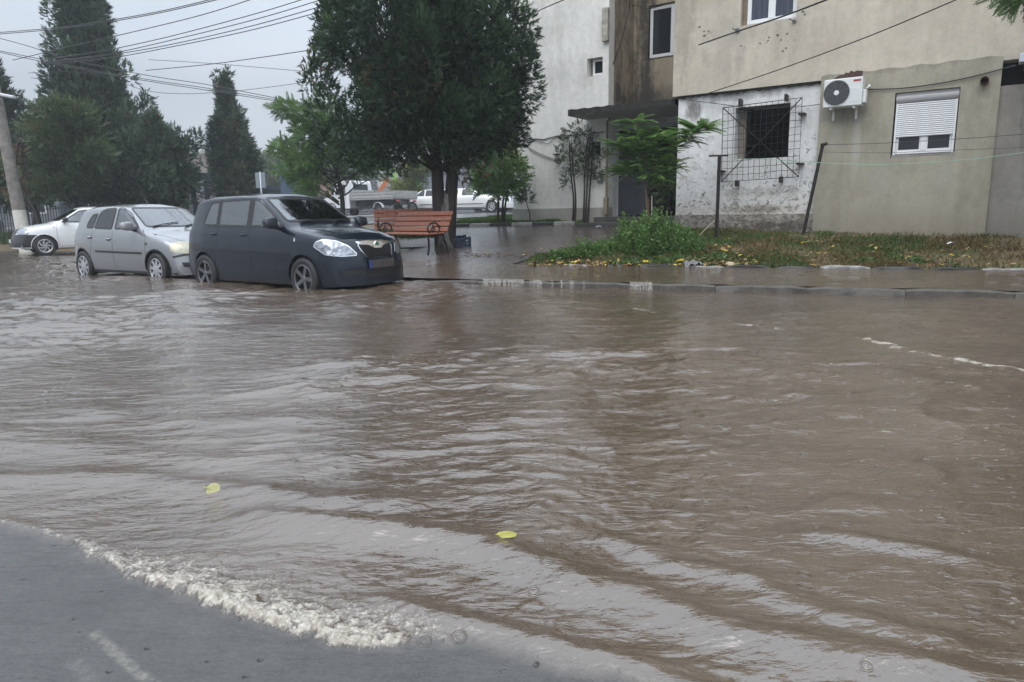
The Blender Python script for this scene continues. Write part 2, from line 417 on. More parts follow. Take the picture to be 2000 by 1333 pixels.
    lp2 = wpts([(150, 1290), (180, 1340), (220, 1400)]); q, _, _, _ = pdist(X, Yg, lp2); line = np.maximum(line, .3*np.exp(-(q/.02)**2))
    o = add('flood_water', npmesh('flood_water', V, F, {'thin': thin.ravel(), 'foam': foam.ravel(), 'line': line.ravel()}), m)
    return tag(o, kind='structure')
water()
# ============================================================ the block of flats
TA = R(34.0)
TV = Vector((math.cos(TA), -math.sin(TA), 0)); NV = Vector((math.sin(TA), math.cos(TA), 0))   # along the facade, into the building
O_A = PY(1650, 180, 13.8); O_A.z = 0
def WL(px, py, v=0.0):
    """photo sight line -> (u, z) on the facade plane set back v metres"""
    d = ray(px, py); C0 = Vector((0, 0, CH)); P0 = O_A+NV*v
    k = (P0-C0).dot(NV)/d.dot(NV); P = C0+d*k
    return (P-O_A).dot(TV), P.z
def UU(px, py, v=0): return WL(px, py, v)[0]
def ZZ(px, py, v=0): return WL(px, py, v)[1]
def toW(u, v, z): return O_A+TV*u+NV*v+Vector((0, 0, z))

def plaster(name, light, dark, stains, grime=.5, wear=0, zlow=None, lowcol=None, seed=0, bump=.35):
    """light/dark mottle, list of stains (u, z, su, sz, strength, colour), grime low down, wear = flaking"""
    m, nt, b = newmat(name); t = N(nt, 'ShaderNodeTexCoord').outputs['Object']
    sp = N(nt, 'ShaderNodeSeparateXYZ'); nt.links.new(t, sp.inputs[0]); x, z = sp.outputs[0], sp.outputs[2]
    lo = (seed*3.1, seed*1.7, seed)
    n1 = noise(nt, t, .9, 7, .62, loc=lo); n2 = noise(nt, t, 7, 6, .7, (1, 1, .8)); n3 = noise(nt, t, 2.2, 6, .65, (2.4, 1, .28), loc=lo)
    r = rampnode(nt, [(.36, dark), (.62, light)]); nt.links.new(mathn(nt, 'ADD', mathn(nt, 'MULTIPLY', n1, .6), mathn(nt, 'MULTIPLY', n3, .4)), r.inputs[0])
    c = r.outputs[0]
    r2 = rampnode(nt, [(.25, (.82, .82, .82)), (.6, (1, 1, 1)), (.8, (1.05, 1.05, 1.04))]); nt.links.new(n2, r2.inputs[0])
    mu = N(nt, 'ShaderNodeMix', data_type='RGBA', blend_type='MULTIPLY'); mu.inputs[0].default_value = 1
    nt.links.new(c, mu.inputs[6]); nt.links.new(r2.outputs[0], mu.inputs[7]); c = mu.outputs[2]
    for (su, sz, du, dz, st, col) in stains:
        ax = mathn(nt, 'MULTIPLY', mathn(nt, 'SUBTRACT', x, su), 1/du); az = mathn(nt, 'MULTIPLY', mathn(nt, 'SUBTRACT', z, sz), 1/dz)
        q = mathn(nt, 'ADD', mathn(nt, 'MULTIPLY', ax, ax), mathn(nt, 'MULTIPLY', az, az))
        q = mathn(nt, 'ADD', q, mathn(nt, 'MULTIPLY', mathn(nt, 'SUBTRACT', n3, .5), 3.2))
        q = mathn(nt, 'ADD', q, mathn(nt, 'MULTIPLY', mathn(nt, 'SUBTRACT', n2, .5), 1.6))
        f = mathn(nt, 'MULTIPLY', mathn(nt, 'SUBTRACT', 1, q, clamp=True), st)
        c = mixc(nt, f, c, col)
    if zlow is not None:     # dirt and damp creeping up from the foot
        f = mathn(nt, 'SUBTRACT', zlow, z); f = mathn(nt, 'ADD', mathn(nt, 'MULTIPLY', f, 1.6), mathn(nt, 'MULTIPLY', mathn(nt, 'SUBTRACT', n2, .5), 1.6))
        f = mathn(nt, 'ADD', f, mathn(nt, 'MULTIPLY', mathn(nt, 'SUBTRACT', n1, .5), 1.2))
        f = mathn(nt, 'MULTIPLY', mathn(nt, 'ADD', f, 0, clamp=True), grime); c = mixc(nt, f, c, lowcol or (.12, .10, .08))
    h = n2
    if wear:   # flaked lime wash: dark pits
        n4 = noise(nt, t, 9, 8, .72, (1, 1, 1.3), dist=1.2)
        hz = mathn(nt, 'MULTIPLY', mathn(nt, 'SUBTRACT', 2.6, z, clamp=False), .045)
        f = mathn(nt, 'MULTIPLY', mathn(nt, 'SUBTRACT', mathn(nt, 'ADD', n4, hz), .645-wear*.03), 9, clamp=True)
        f = mathn(nt, 'ADD', f, 0, clamp=True)
        c = mixc(nt, mathn(nt, 'MULTIPLY', f, .8), c, (.16, .135, .11))
        h = mathn(nt, 'SUBTRACT', n2, mathn(nt, 'MULTIPLY', f, .8))
    nt.links.new(c, b.inputs['Base Color']); b.inputs['Roughness'].default_value = .82
    bp = N(nt, 'ShaderNodeBump', Strength=bump, Distance=.03); nt.links.new(h, bp.inputs['Height']); nt.links.new(bp.outputs[0], b.inputs['Normal'])
    return m
metal_dk = mat('dark_rusty_metal', (.035, .03, .028), .5, .6, (20, .5), (40, .2))
upvc = mat('white_plastic', (.74, .75, .76), .3, 0, (3, .06))
pane_dk, _nt, _b = newmat('window_glass'); _b.inputs['Base Color'].default_value = (.018, .022, .028, 1); _b.inputs['Roughness'].default_value = .03
_b.inputs['IOR'].default_value = 1.5
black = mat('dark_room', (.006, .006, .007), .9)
rubber_blk = mat('black_cable', (.02, .02, .02), .6)
conc = mat('grey_concrete', (.23, .22, .20), .8, 0, (4, .45), (18, .5))
conc_dk = mat('dark_wet_concrete', (.075, .07, .066), .35, 0, (5, .5), (18, .5))
whitep = mat('white_limewash', (.62, .62, .62), .8, 0, (6, .2), (30, .3))
blackp = mat('black_kerb_paint', (.03, .03, .032), .5, 0, (12, .5), (30, .3))

bld = empty('apartment_block', O_A, -TA, 'long plastered block of flats with a whitewashed ground floor, stained recess and flat canopy', 'building')
z1 = ZZ(1465, 174)                       # floor slab line above the whitewashed ground floor
uL = UU(1322, 300); uM = UU(1597, 300); uE = UU(1940, 300); uTop0 = UU(1318, 100)
uR = uE+9
g0 = .45
VU = -.06                                # upper storeys overhang the ground floor a little
H = 14.5
BEI_L, BEI_D = (.54, .485, .40), (.43, .385, .315)
def panel(name, u0, u1, z0, z1_, v, thick, m, holes=(), parent=bld):
    """wall slab in the facade plane with rectangular openings (u0,u1,z0,z1); front face at v"""
    us = sorted({u0, u1, *[h[0] for h in holes], *[h[1] for h in holes]}); zs = sorted({z0, z1_, *[h[2] for h in holes], *[h[3] for h in holes]})
    us = [u for u in us if u0 <= u <= u1]; zs = [z for z in zs if z0 <= z <= z1_]
    def solid(i, j):
        if i < 0 or j < 0 or i >= len(us)-1 or j >= len(zs)-1: return False
        cu, cz = (us[i]+us[i+1])/2, (zs[j]+zs[j+1])/2
        return not any(h[0] < cu < h[1] and h[2] < cz < h[3] for h in holes)
    mb = MB(); f, bk = v, v+thick
    for i in range(len(us)-1):
        for j in range(len(zs)-1):
            if not solid(i, j): continue
            a, b_, c, d = us[i], us[i+1], zs[j], zs[j+1]
            mb.raw([(a, f, c), (b_, f, c), (b_, f, d), (a, f, d)], [(0, 1, 2, 3)])
            mb.raw([(a, bk, c), (b_, bk, c), (b_, bk, d), (a, bk, d)], [(3, 2, 1, 0)])
            if not solid(i-1, j): mb.raw([(a, f, c), (a, bk, c), (a, bk, d), (a, f, d)], [(3, 2, 1, 0)])
            if not solid(i+1, j): mb.raw([(b_, f, c), (b_, bk, c), (b_, bk, d), (b_, f, d)], [(0, 1, 2, 3)])
            if not solid(i, j-1): mb.raw([(a, f, c), (b_, f, c), (b_, bk, c), (a, bk, c)], [(3, 2, 1, 0)])
            if not solid(i, j+1): mb.raw([(a, f, d), (b_, f, d), (b_, bk, d), (a, bk, d)], [(0, 1, 2, 3)])
    return mb.build(name, m, parent, fix=False)
def window(u0, u1, z0, z1_, v, parent=bld, split=.5, fw=.055, label=None, mullion=True, sash=False, name='window', paned=pane_dk):
    """recessed plastic window: frame > pane, sill; v = plane of the frame"""
    f = MB(); f.bb((u0, v, z0), (u0+fw, v+.07, z1_)); f.bb((u1-fw, v, z0), (u1, v+.07, z1_))
    f.bb((u0+fw, v, z0), (u1-fw, v+.07, z0+fw)); f.bb((u0+fw, v, z1_-fw), (u1-fw, v+.07, z1_))
    um = u0+(u1-u0)*split
    if mullion: f.bb((um-.045, v-.008, z0+fw), (um+.045, v+.062, z1_-fw))
    w = f.build(name, upvc, parent, bev=.008)
    if label: w['label'] = label
    spans = [(u0+fw, um-.045), (um+.045, u1-fw)] if mullion else [(u0+fw, u1-fw)]
    for a, b_ in spans:
        p = MB().bb((a+.001, v+.03, z0+fw+.001), (b_-.001, v+.045, z1_-fw-.001)).build('pane', paned, w)
        g = MB(); k = .022
        g.bb((a, v+.004, z0+fw), (a+k, v+.029, z1_-fw)); g.bb((b_-k, v+.004, z0+fw), (b_, v+.029, z1_-fw))
        g.bb((a+k, v+.004, z0+fw), (b_-k, v+.029, z0+fw+k)); g.bb((a+k, v+.004, z1_-fw-k), (b_-k, v+.029, z1_-fw))
        g.build('frame', upvc, w)
    return w
# openings
gw = (UU(1435, 255), UU(1541, 255), ZZ(1488, 309), ZZ(1488, 206))
sw = (UU(1745, 240), UU(1870, 240), ZZ(1806, 306), ZZ(1806, 178))
uw = (UU(1447, 20, VU), UU(1556, 20, VU), ZZ(1500, 43, VU), ZZ(1500, 43, VU)+1.35)
upper_m = plaster('upper_plaster', BEI_L, BEI_D, [(uTop0+.15, z1+1.5, .35, 1.2, .5, (.25, .22, .18)), (uw[0]-.3, z1+.9, .5, .8, .25, (.25, .24, .22)),
    (UU(1540, 90), z1+.95, .7, .5, .2, (.27, .25, .22))], seed=1, bump=.25)
more = []
panel('wall', uTop0, uR, z1, H, VU, .3, upper_m, [uw])['label'] = 'beige plastered upper storeys with drip stains'
for h in (uw,):
    window(h[0]+.10, h[1]-.02, h[2]+.03, h[3]-.02, VU+.12, label='upper white window cut off by the top of the photo', paned=mat('curtained_glass', (.06, .065, .10), .08, 0, (3, .5), stretch=(8, 1, .4)))
    MB().bb((h[0]+.005, VU+.12, h[2]+.03), (h[0]+.10, VU+.2, h[3]-.005)).build('window_trim', mat('brown_reveal', (.21, .16, .11), .8, 0, (8, .3)), bld)
# dark ragged edge of the slab
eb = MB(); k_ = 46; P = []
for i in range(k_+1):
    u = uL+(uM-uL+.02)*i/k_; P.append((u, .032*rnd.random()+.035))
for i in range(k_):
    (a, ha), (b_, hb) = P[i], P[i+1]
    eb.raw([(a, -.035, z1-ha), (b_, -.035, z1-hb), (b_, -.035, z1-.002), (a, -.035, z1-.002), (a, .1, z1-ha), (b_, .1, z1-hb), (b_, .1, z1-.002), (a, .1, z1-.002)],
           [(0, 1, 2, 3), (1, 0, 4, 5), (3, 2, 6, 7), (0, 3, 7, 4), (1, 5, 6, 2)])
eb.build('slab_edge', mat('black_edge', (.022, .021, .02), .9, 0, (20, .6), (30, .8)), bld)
# whitewashed ground floor
zp = ZZ(1440, 419)
ww = plaster('whitewash', (.76, .76, .76), (.60, .60, .59), [(uL+.35, z1-.3, .22, .26, .8, (.10, .09, .085)), (uL+1.3, z1-.12, 1.2, .10, .6, (.2, .2, .2)), ((gw[0]+gw[1])/2, zp+.1, .9, .10, .75, (.07, .06, .05)), (uM-1.0, zp+.45, 1.2, .12, .35, (.16, .13, .1))],
             wear=1.5, zlow=zp+.55, grime=.55, lowcol=(.40, .35, .28), seed=2, bump=.8)
panel('wall', uL, uM, zp, z1-.002, .02, .3, ww, [gw])['label'] = 'flaking whitewashed ground floor wall'
pl = plaster('plinth_plaster', (.40, .37, .33), (.27, .24, .21), [(uM-.6, g0+.35, .9, .12, .8, (.05, .045, .04)), (uL+1.2, g0+.3, .8, .08, .5, (.07, .06, .05))], wear=2.5, zlow=g0+.5, grime=.8, seed=3, bump=.9)
panel('plinth', uL-.02, uM, g0-.3, zp, -.02, .3, pl)
# ragged left corner of the whitewashed wall is closed by a return wall
MB().bb((uL, .32, g0-.3), (uL+.2, 4.2, z1)).build('wall', ww, bld)
# brick-lined recess round the barred opening
MB().bb((gw[0]+.001, .321, gw[2]-.3), (gw[0]+.13, .45, gw[3]+.2)).build('window_trim', plaster('reveal', (.33, .29, .25), (.2, .17, .15), [], seed=4), bld)
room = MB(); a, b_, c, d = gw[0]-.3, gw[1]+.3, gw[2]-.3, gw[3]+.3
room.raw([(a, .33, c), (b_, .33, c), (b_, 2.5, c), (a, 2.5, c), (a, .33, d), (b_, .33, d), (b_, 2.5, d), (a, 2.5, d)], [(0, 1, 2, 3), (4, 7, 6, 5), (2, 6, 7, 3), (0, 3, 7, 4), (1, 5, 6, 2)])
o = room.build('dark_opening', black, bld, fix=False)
MB().bb((gw[0]+.04, .06, gw[3]-.055), (gw[1]-.01, .14, gw[3]-.002)).build('lintel', metal_dk, bld)
# grey rendered right part (insulated, stands proud)
GR_L, GR_D = (.36, .335, .265), (.255, .235, .180)
zg_l, zg_r = ZZ(1605, 150), ZZ(1985, 106)
light = (.40, .39, .35)
gm = plaster('grey_render', GR_L, GR_D, [(UU(1672, 290), ZZ(1672, 290), .10, .75, .6, light), (UU(1632, 280), ZZ(1632, 280), .14, .7, .3, light), (UU(1650, 225), ZZ(1650, 225), .5, .22, .5, (.14, .13, .12)),
     (UU(1840, 350), ZZ(1840, 345), .3, .3, .3, (.34, .34, .32)), (UU(1720, 350), ZZ(1720, 350), .25, .35, .28, (.34, .34, .32)), (UU(1760, 130), ZZ(1760, 130), 2.2, .12, .35, (.15, .14, .12))], zlow=1.15, grime=.55, lowcol=(.14, .115, .085), seed=5)
zgt = (zg_l+zg_r)/2
# stepped upper edge, slightly wavy
n_ = 40; top = [(uM+(uE-uM)*i/n_, zgt-.015*rnd.random()+.012*math.sin(i*.9)) for i in range(n_+1)]
def wavy(name, top, zb, v0, v1, m, holes):
    mb = MB(); u0, u1 = top[0][0], top[-1][0]
    zc = min(z for _, z in top)-.02
    p = panel(name, u0, u1, zb, zc, v0, v1-v0, m, holes)
    for (a, za), (b_, zb_) in zip(top[:-1], top[1:]):
        mb.raw([(a, v0, zc), (b_, v0, zc), (b_, v0, zb_), (a, v0, za), (a, v1, za), (b_, v1, zb_)], [(0, 1, 2, 3), (3, 2, 5, 4)])
    e = mb.build('wall_cap', m, bld, fix=False); return p
VG = -.085
wavy('wall', top, g0-.3, VG, .3, gm, [sw])['label'] = 'grey rendered ground floor wall with damp streaks'
MB().bb((uM-.001, VG+.002, z1-.5), (uM+.0, .3, zgt-.05))
# rightmost section, set a few centimetres back, with its own drip stains
zr = ZZ(1985, 166)
rm = plaster('old_render', (.30, .275, .24), (.20, .185, .165), [(uE+.7, zr-.5, .35, 1.6, .45, (.09, .085, .08)), (uE+1.6, zr-.3, .5, .9, .3, (.1, .09, .085))], zlow=1.2, grime=.5, lowcol=(.10, .085, .07), seed=6, bump=.5)
panel('wall', uE, uR, g0-.3, zr, -.02, .3, rm)['label'] = 'weathered render beyond the seam at the right'
MB().bb((uE+.3, -.45, zr+.25), (uR, .3, zr+.36)).bb((uE+.5, .0, zr), (uR, .3, zr+.25)).build('canopy', conc_dk, bld, bev=.01)
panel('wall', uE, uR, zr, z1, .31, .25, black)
# reddish bare patch above the air conditioner
pts = [(1628, 158), (1630, 153), (1636, 150), (1640, 147), (1648, 146), (1652, 142), (1658, 143), (1662, 138), (1668, 141), (1674, 138), (1686, 139), (1684, 147), (1676, 158)]
pp = [WL(x, y, VG-.006) for x, y in pts]
MB().prism([(a, b_) for a, b_ in pp], (0, VG-.006, 0), (1, 0, 0), (0, 0, 1), (0, .004, 0)).build('bare_patch', mat('red_brown_primer', (.085, .045, .04), .85, 0, (10, .4), (20, .5)), bld)
# roller-shutter window
w = window(sw[0]+.03, sw[1]-.02, sw[2]+.06, sw[3]-.2, VG+.10, label='white window half covered by its roller shutter')
bx = MB(); bx.lathe([(0, sw[0]+.02), (.085, sw[0]+.02), (.085, sw[1]-.01), (0, sw[1]-.01)], 20, 'x', (0, VG+.115, sw[3]-.105))
bx.bb((sw[0]+.02, VG+.05, sw[3]-.105), (sw[1]-.01, VG+.2, sw[3]-.01)); bx.build('shutter_box', mat('grey_shutter_box', (.40, .40, .41), .4, 0, (4, .1)), w, smooth='ang')
zs_ = ZZ(1806, 266)
sl = MB(); n_ = 17; hh = (sw[3]-.19-zs_)/n_
for i in range(n_):
    z0_ = zs_+i*hh
    sl.prism([(VG+.07, z0_), (VG+.062, z0_+.15*hh), (VG+.056, z0_+hh*.5), (VG+.062, z0_+.85*hh), (VG+.07, z0_+hh*.93), (VG+.075, z0_+hh*.93), (VG+.075, z0_)], (sw[0]+.06, 0, 0), (0, 1, 0), (0, 0, 1), (sw[1]-sw[0]-.11, 0, 0))
sl.build('roller_shutter', mat('white_shutter', (.68, .69, .71), .4), w)
for gd, a in ((MB(), 0), (MB(), 1)):
    if a == 0: gd.bb((sw[0]+.03, VG+.04, sw[2]+.05), (sw[0]+.062, VG+.095, sw[3]-.19));
    else: gd.bb((sw[1]-.052, VG+.04, sw[2]+.05), (sw[1]-.02, VG+.095, sw[3]-.19))
    gd.build('guide_rail', upvc, w)
MB().bb((sw[0]+.01, VG+.002, sw[2]), (sw[1], VG+.2, sw[2]+.045)).build('sill', mat('grey_sill', (.27, .25, .23), .7, 0, (8, .3)), w, bev=.004)
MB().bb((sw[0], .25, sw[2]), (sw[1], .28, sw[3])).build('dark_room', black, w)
# anchor points, pock marks and brackets
for (x, y, r_) in [(1441, 60, .05), (1552, 42, .04)]:
    u, z = WL(x, y, VU); q = MB(); q.lathe([(0, -.01), (r_, -.01), (r_*.9, -.03), (r_*.5, -.035), (0, -.02)], 14, 'y', (u, VU-.002, z)); q.tube([(u, VU-.02, z), (u-.08, VU-.10, z+.03)], .012)
    q.build('wall_anchor', mat('grey_anchor', (.16, .16, .16), .6, .4), bld)
mort = mat('exposed_mortar', (.11, .10, .085), .9)
for i in range(26):
    x, y = rnd.choice([(1492, 82), (1508, 75), (1516, 66), (1526, 83), (1545, 72), (1530, 94), (1375, 60), (1383, 70), (1455, 87), (1505, 60), (1568, 30), (1571, 24)]); x += rnd.uniform(-9, 9); y += rnd.uniform(-7, 7)
    u, z = WL(x, y, VU); r_ = rnd.choice([.008, .012, .02, .028]); n = 8
    poly = [(math.cos(2*math.pi*k/n)*r_*rnd.uniform(.7, 1.4), math.sin(2*math.pi*k/n)*r_*rnd.uniform(.5, 1.0)) for k in range(n)]
    MB().prism(poly, (u, VU-.003, z), (1, 0, 0), (0, 0, 1), (0, .002, 0)).build('pock_mark', mort, bld)

# ---- recessed entrance bay and the white end block
VC = 1.0                                     # plane of the end block
uC0, uC1 = UU(1001, 250, VC), UU(1188, 200, VC)
VB = VC+1.45
uB0 = uC1; 
zs0 = 1.02                                   # threshold
Cm = plaster('white_plaster', (.76, .745, .71), (.62, .605, .57), [(uC1-1.1, 4.6, .9, .5, .22, (.30, .29, .27)), (uC0+1.2, 2.0, 1.0, .5, .18, (.33, .32, .30)), (uC0+.9, 5.8, .8, .8, .15, (.33, .32, .3)), (uC1-.6, 2.4, .6, .7, .2, (.34, .32, .29))],
             zlow=1.45, grime=.42, lowcol=(.27, .25, .20), seed=8, bump=.35)
cw = (UU(1147, 132, VC), UU(1177, 132, VC), ZZ(1162, 149, VC), ZZ(1162, 113, VC)); cw2 = (UU(1150, 290, VC), UU(1173, 290, VC), ZZ(1162, 310, VC), ZZ(1162, 278, VC))
zc = ZZ(1060, 408, VC)
panel('wall', uC0, uC1, zc, H, VC, .3, Cm, [cw, cw2])['label'] = 'white plastered end block with a cable running across it'
panel('plinth', uC0-.015, uC1+.0, .3, zc, VC-.045, .35, plaster('end_plinth', (.40, .385, .35), (.29, .275, .245), [], zlow=1.2, grime=.5, lowcol=(.2, .19, .12), seed=9))
for h, lab in ((cw, 'small dark window high in the end block'), (cw2, 'small brown window low in the end block')):
    MB().bb((h[0]+.001, VC+.2, h[2]+.001), (h[1]-.001, VC+.29, h[3]-.001)).build('window_trim', mat('brown_putty', (.26, .22, .17), .8, 0, (8, .3)), bld)
    w = window(h[0]+.09, h[1]-.005, h[2]+.03, h[3]-.02, VC+.12, mullion=False, fw=.03, label=lab)
MB().bb((uC1-.14, VC-.12, ZZ(1180, 83, VC)), (uC1+.02, VC-.002, ZZ(1180, 18, VC))).build('wall_box', mat('flaking_box', (.45, .42, .36), .8, 0, (9, .5), (20, .5)), bld, bev=.01)
# return wall of the end block, brown and sooty above the canopy
Bm = plaster('sooty_brown_render', (.42, .35, .255), (.26, .215, .155), [(uC1+.30, 5.4, .36, 3.2, .9, (.04, .035, .03)), (uC1+.5, z1+.35, 1.3, .38, .8, (.05, .045, .04)), (uC1+1.0, 4.6, .3, .8, .4, (.30, .26, .20))], wear=.8, seed=10, bump=.9)
MB().bb((uC1-.28, VC+.3, z1+.05), (uC1-.0, VB+.3, H)).build('wall', Bm, bld)
MB().bb((uC1-.28, VC+.3, .3), (uC1-.0, VB-.4, z1+.05)).build('wall', mat('white_pier', (.62, .62, .62), .8, 0, (5, .15), (20, .3)), bld)
bw = (UU(1266, 60, VB), UU(1266, 60, VB)+1.25, ZZ(1290, 114, VB), ZZ(1290, 8, VB))
panel('wall', uC1, uTop0+1.2, z1-.1, H, VB, .3, Bm, [bw])['label'] = 'sooty brown recessed wall above the entrance'
window(bw[0]+.03, bw[1]-.03, bw[2]+.04, bw[3]-.03, VB+.05, split=.52, label='white casement window in the sooty recess')
MB().bb((uTop0, VU+.3, z1), (uTop0+.25, VB+.2, H)).build('wall', Bm, bld)
# canopy slab: front edge continues the slab line
zcb = z1-.15; uK = UU(1110, 222, .05)
n_ = 30; cv = MB()
for i in range(n_):
    a = uK+(uTop0+.02-uK)*i/n_; b_ = uK+(uTop0+.02-uK)*(i+1)/n_
    j0, j1 = .012*math.sin(i*1.7)+.01, .012*math.sin((i+1)*1.7)+.01
    cv.raw([(a, .02+j0, zcb-j0), (b_, .02+j1, zcb-j1), (b_, .02+j1, z1-.03+j1), (a, .02+j0, z1-.03+j0), (a, VB-.002, zcb+.002), (b_, VB-.002, zcb+.002), (b_, VB-.002, z1-.03), (a, VB-.002, z1-.03)],
           [(0, 1, 2, 3), (3, 2, 6, 7)])
    if i == 0: cv.raw([(a, .02+j0, zcb-j0), (a, .02+j0, z1-.03+j0), (a, VB-.002, z1-.03), (a, VB-.002, zcb+.002)], [(0, 1, 2, 3)])
can = cv.build('canopy', mat('mossy_black_concrete', (.03, .03, .026), .9, 0, (16, .6), (22, 1.0)), bld)
MB().raw([(uK+.03, .05, zcb-.0), (uTop0+.02, .05, zcb), (uTop0+.02, VB-.01, zcb), (uK+.03, VB-.01, zcb)], [(3, 2, 1, 0)]).build('underside', mat('grey_soffit', (.42, .42, .41), .8, 0, (3, .2), (14, .3)), can, fix=False)
# beam, sign plate, entrance
VE = VC+.62
panel('wall', uC1, uTop0+.6, zs0+2.15, zcb-.003, VE, .2, mat('grey_fascia', (.33, .33, .335), .8, 0, (4, .2), (20, .3)))['label'] = 'grey wall over the entrance door'
su0, su1, sz0, sz1 = UU(1305, 229, VE-.03), UU(1321, 229, VE-.03), ZZ(1313, 238, VE-.03), ZZ(1313, 222, VE-.03)
sg = MB().bb((su0, VE-.03, sz0), (su1, VE-.002, sz1)).build('number_sign', mat('grey_sign', (.5, .5, .5), .5), bld)
def text(s, size, parent, loc, rot, m, name='lettering', depth=.002, align='LEFT'):
    c = bpy.data.curves.new(name, 'FONT'); c.body = s; c.size = size; c.extrude = depth; c.align_x = align; c.resolution_u = 3
    t_ = bpy.data.objects.new(name, c); COL.objects.link(t_); bpy.context.view_layer.update()
    me = bpy.data.meshes.new_from_object(t_.evaluated_get(bpy.context.evaluated_depsgraph_get())); bpy.data.objects.remove(t_)
    o = add(name, me, m, parent); o.location = loc; o.rotation_euler = rot; return o
ink = mat('black_ink', (.02, .02, .02), .6)
text('Bloc 1', (sz1-sz0)*.5, sg, (su0+.01, VE-.033, sz0+(sz1-sz0)*.52), (R(90), 0, 0), ink)
text('Scara A', (sz1-sz0)*.36, sg, (su0+.01, VE-.033, sz0+(sz1-sz0)*.12), (R(90), 0, 0), ink)
dl, dr = UU(1208, 350, VE), UU(1266, 350, VE)
door = MB().bb((dl, VE, zs0+.03), (dr, VE+.05, zs0+2.14)).build('door', mat('slate_grey_door', (.055, .06, .075), .45, .1, (5, .25), (6, .15)), bld, bev=.006)
dm = MB(); 
for z0_, z_ in ((zs0+.12, zs0+.75), (zs0+.8, zs0+2.05)):
    dm.bb((dl+.06, VE-.012, z0_), (dr-.06, VE+.0, z0_+.02)); dm.bb((dl+.06, VE-.012, z_-.02), (dr-.06, VE, z_)); dm.bb((dl+.06, VE-.012, z0_+.02), (dl+.08, VE, z_-.02)); dm.bb((dr-.08, VE-.012, z0_+.02), (dr-.06, VE, z_-.02))
dm.build('door_frame', mat('slate_grey_trim', (.045, .05, .062), .4), door)
MB().tube([(dr-.1, VE-.01, zs0+1.05), (dr-.1, VE-.05, zs0+1.05), (dr-.2, VE-.05, zs0+1.05)], .01).build('handle', metal_dk, door)
pm = MB().bb((UU(1190, 300, VE-.02), VE-.04, zs0+.02), (dl, VE+.12, zcb-.004)); pm.build('door_post', mat('white_post', (.60, .60, .61), .75, 0, (4, .1), (16, .2)), bld)
hall = MB(); a, b_, c, d = dr, uL+.05, zs0, zs0+2.15
hall.raw([(a, VE+.1, c), (b_, VE+.1, c), (b_, 5.2, c), (a, 5.2, c), (a, VE+.1, d), (b_, VE+.1, d), (b_, 5.2, d), (a, 5.2, d)], [(0, 1, 2, 3), (4, 7, 6, 5), (2, 6, 7, 3), (0, 3, 7, 4), (1, 5, 6, 2)])
hall.build('hallway', mat('dark_hallway', (.07, .05, .035), .8, 0, (3, .4)), bld, fix=False)
# steps and porch floor
sp0 = UU(1160, 430, .25)
st = MB(); st.bb((sp0, .22, .35), (uL-.02, VE+.1, zs0)); st.build('porch', conc_dk, bld, bev=.01)
sx = UU(1124, 438, -.12); st = MB(); st.bb((sx, -.15, .3), (uL-.02, .22, zs0-.13)); st.build('step', conc_dk, bld, bev=.01)
# downpipe post of the canopy
up = UU(1185, 330, VC-.1); q = MB(); q.tube([(up, VC-.1, 1.25), (up, VC-.1, zcb-.1), (up+.03, VC-.02, zcb-.03)], .028); dp = q.build('downpipe', mat('ochre_pipe', (.20, .165, .10), .6, 0, (8, .4)), bld, smooth='ang')
MB().bb((up-.055, VC-.17, 1.08), (up+.045, VC-.05, 1.5)).build('meter_box', mat('ochre_box', (.28, .25, .16), .7, 0, (10, .4)), dp, bev=.01)
# body of the building behind the facade
bk = MB(); bk.bb((uL+.02, .6, .1), (uR, 12, H)); 
bk = MB(); 
bk.raw([(uC0+.02, VC+.32, .1), (uC0+.02, 12, .1), (uC0+.02, 12, H), (uC0+.02, VC+.32, H)], [(0, 1, 2, 3)])
bk.raw([(uC0, 12, .1), (uR, 12, .1), (uR, 12, H), (uC0, 12, H)], [(0, 1, 2, 3)])
bk.raw([(uC0, VC, H+.01), (uR, VU, H+.01), (uR, 12, H+.01), (uC0, 12, H+.01)], [(0, 1, 2, 3)])
bk.raw([(uR, VU, .1), (uR, 12, .1), (uR, 12, H), (uR, VU, H)], [(0, 1, 2, 3)])
bk.build('rear_walls', Cm, bld, fix=False)
# cables clamped along the end block
def sagline(p, q_, sag, n=16):
    p, q_ = Vector(p), Vector(q_); return [p.lerp(q_, i/n)-Vector((0, 0, sag*4*(i/n)*(1-i/n))) for i in range(n+1)]
q = MB()
def wp(L, v): return [(*[WL(x, y, v)[0]], v, WL(x, y, v)[1]) for x, y in L]
q.tube(spline(wp([(1003, 272), (1015, 274), (1030, 275), (1044, 272), (1052, 272), (1062, 273), (1080, 268), (1100, 265), (1125, 264), (1150, 262), (1180, 258)], VC-.02), 4), .012, 6)
q.tube(spline(wp([(1040, 273), (1060, 279), (1072, 280), (1084, 270), (1110, 267)], VC-.03), 4), .008, 5)
q.tube(spline(wp([(1022, 276), (1035, 290), (1060, 303), (1090, 313)], VC-.02), 4), .007, 5)
q.tube(spline(wp([(1022, 276), (1036, 294), (1060, 307), (1088, 316)], VC-.02), 4), .006, 5)
q.build('wall_cable', rubber_blk, bld, smooth=True)
q = MB(); q.tube(spline(wp([(1231, -40), (1229, 15), (1222, 45), (1215, 75), (1203, 110), (1193, 140), (1189, 160)], VB-1.2), 5), .014, 6)
q.tube(spline(wp([(1229, 12), (1250, 12), (1270, 17), (1310, 6), (1330, 0)], VB-.12), 4), .010, 6)
q.build('wall_cable', rubber_blk, bld, smooth=True)
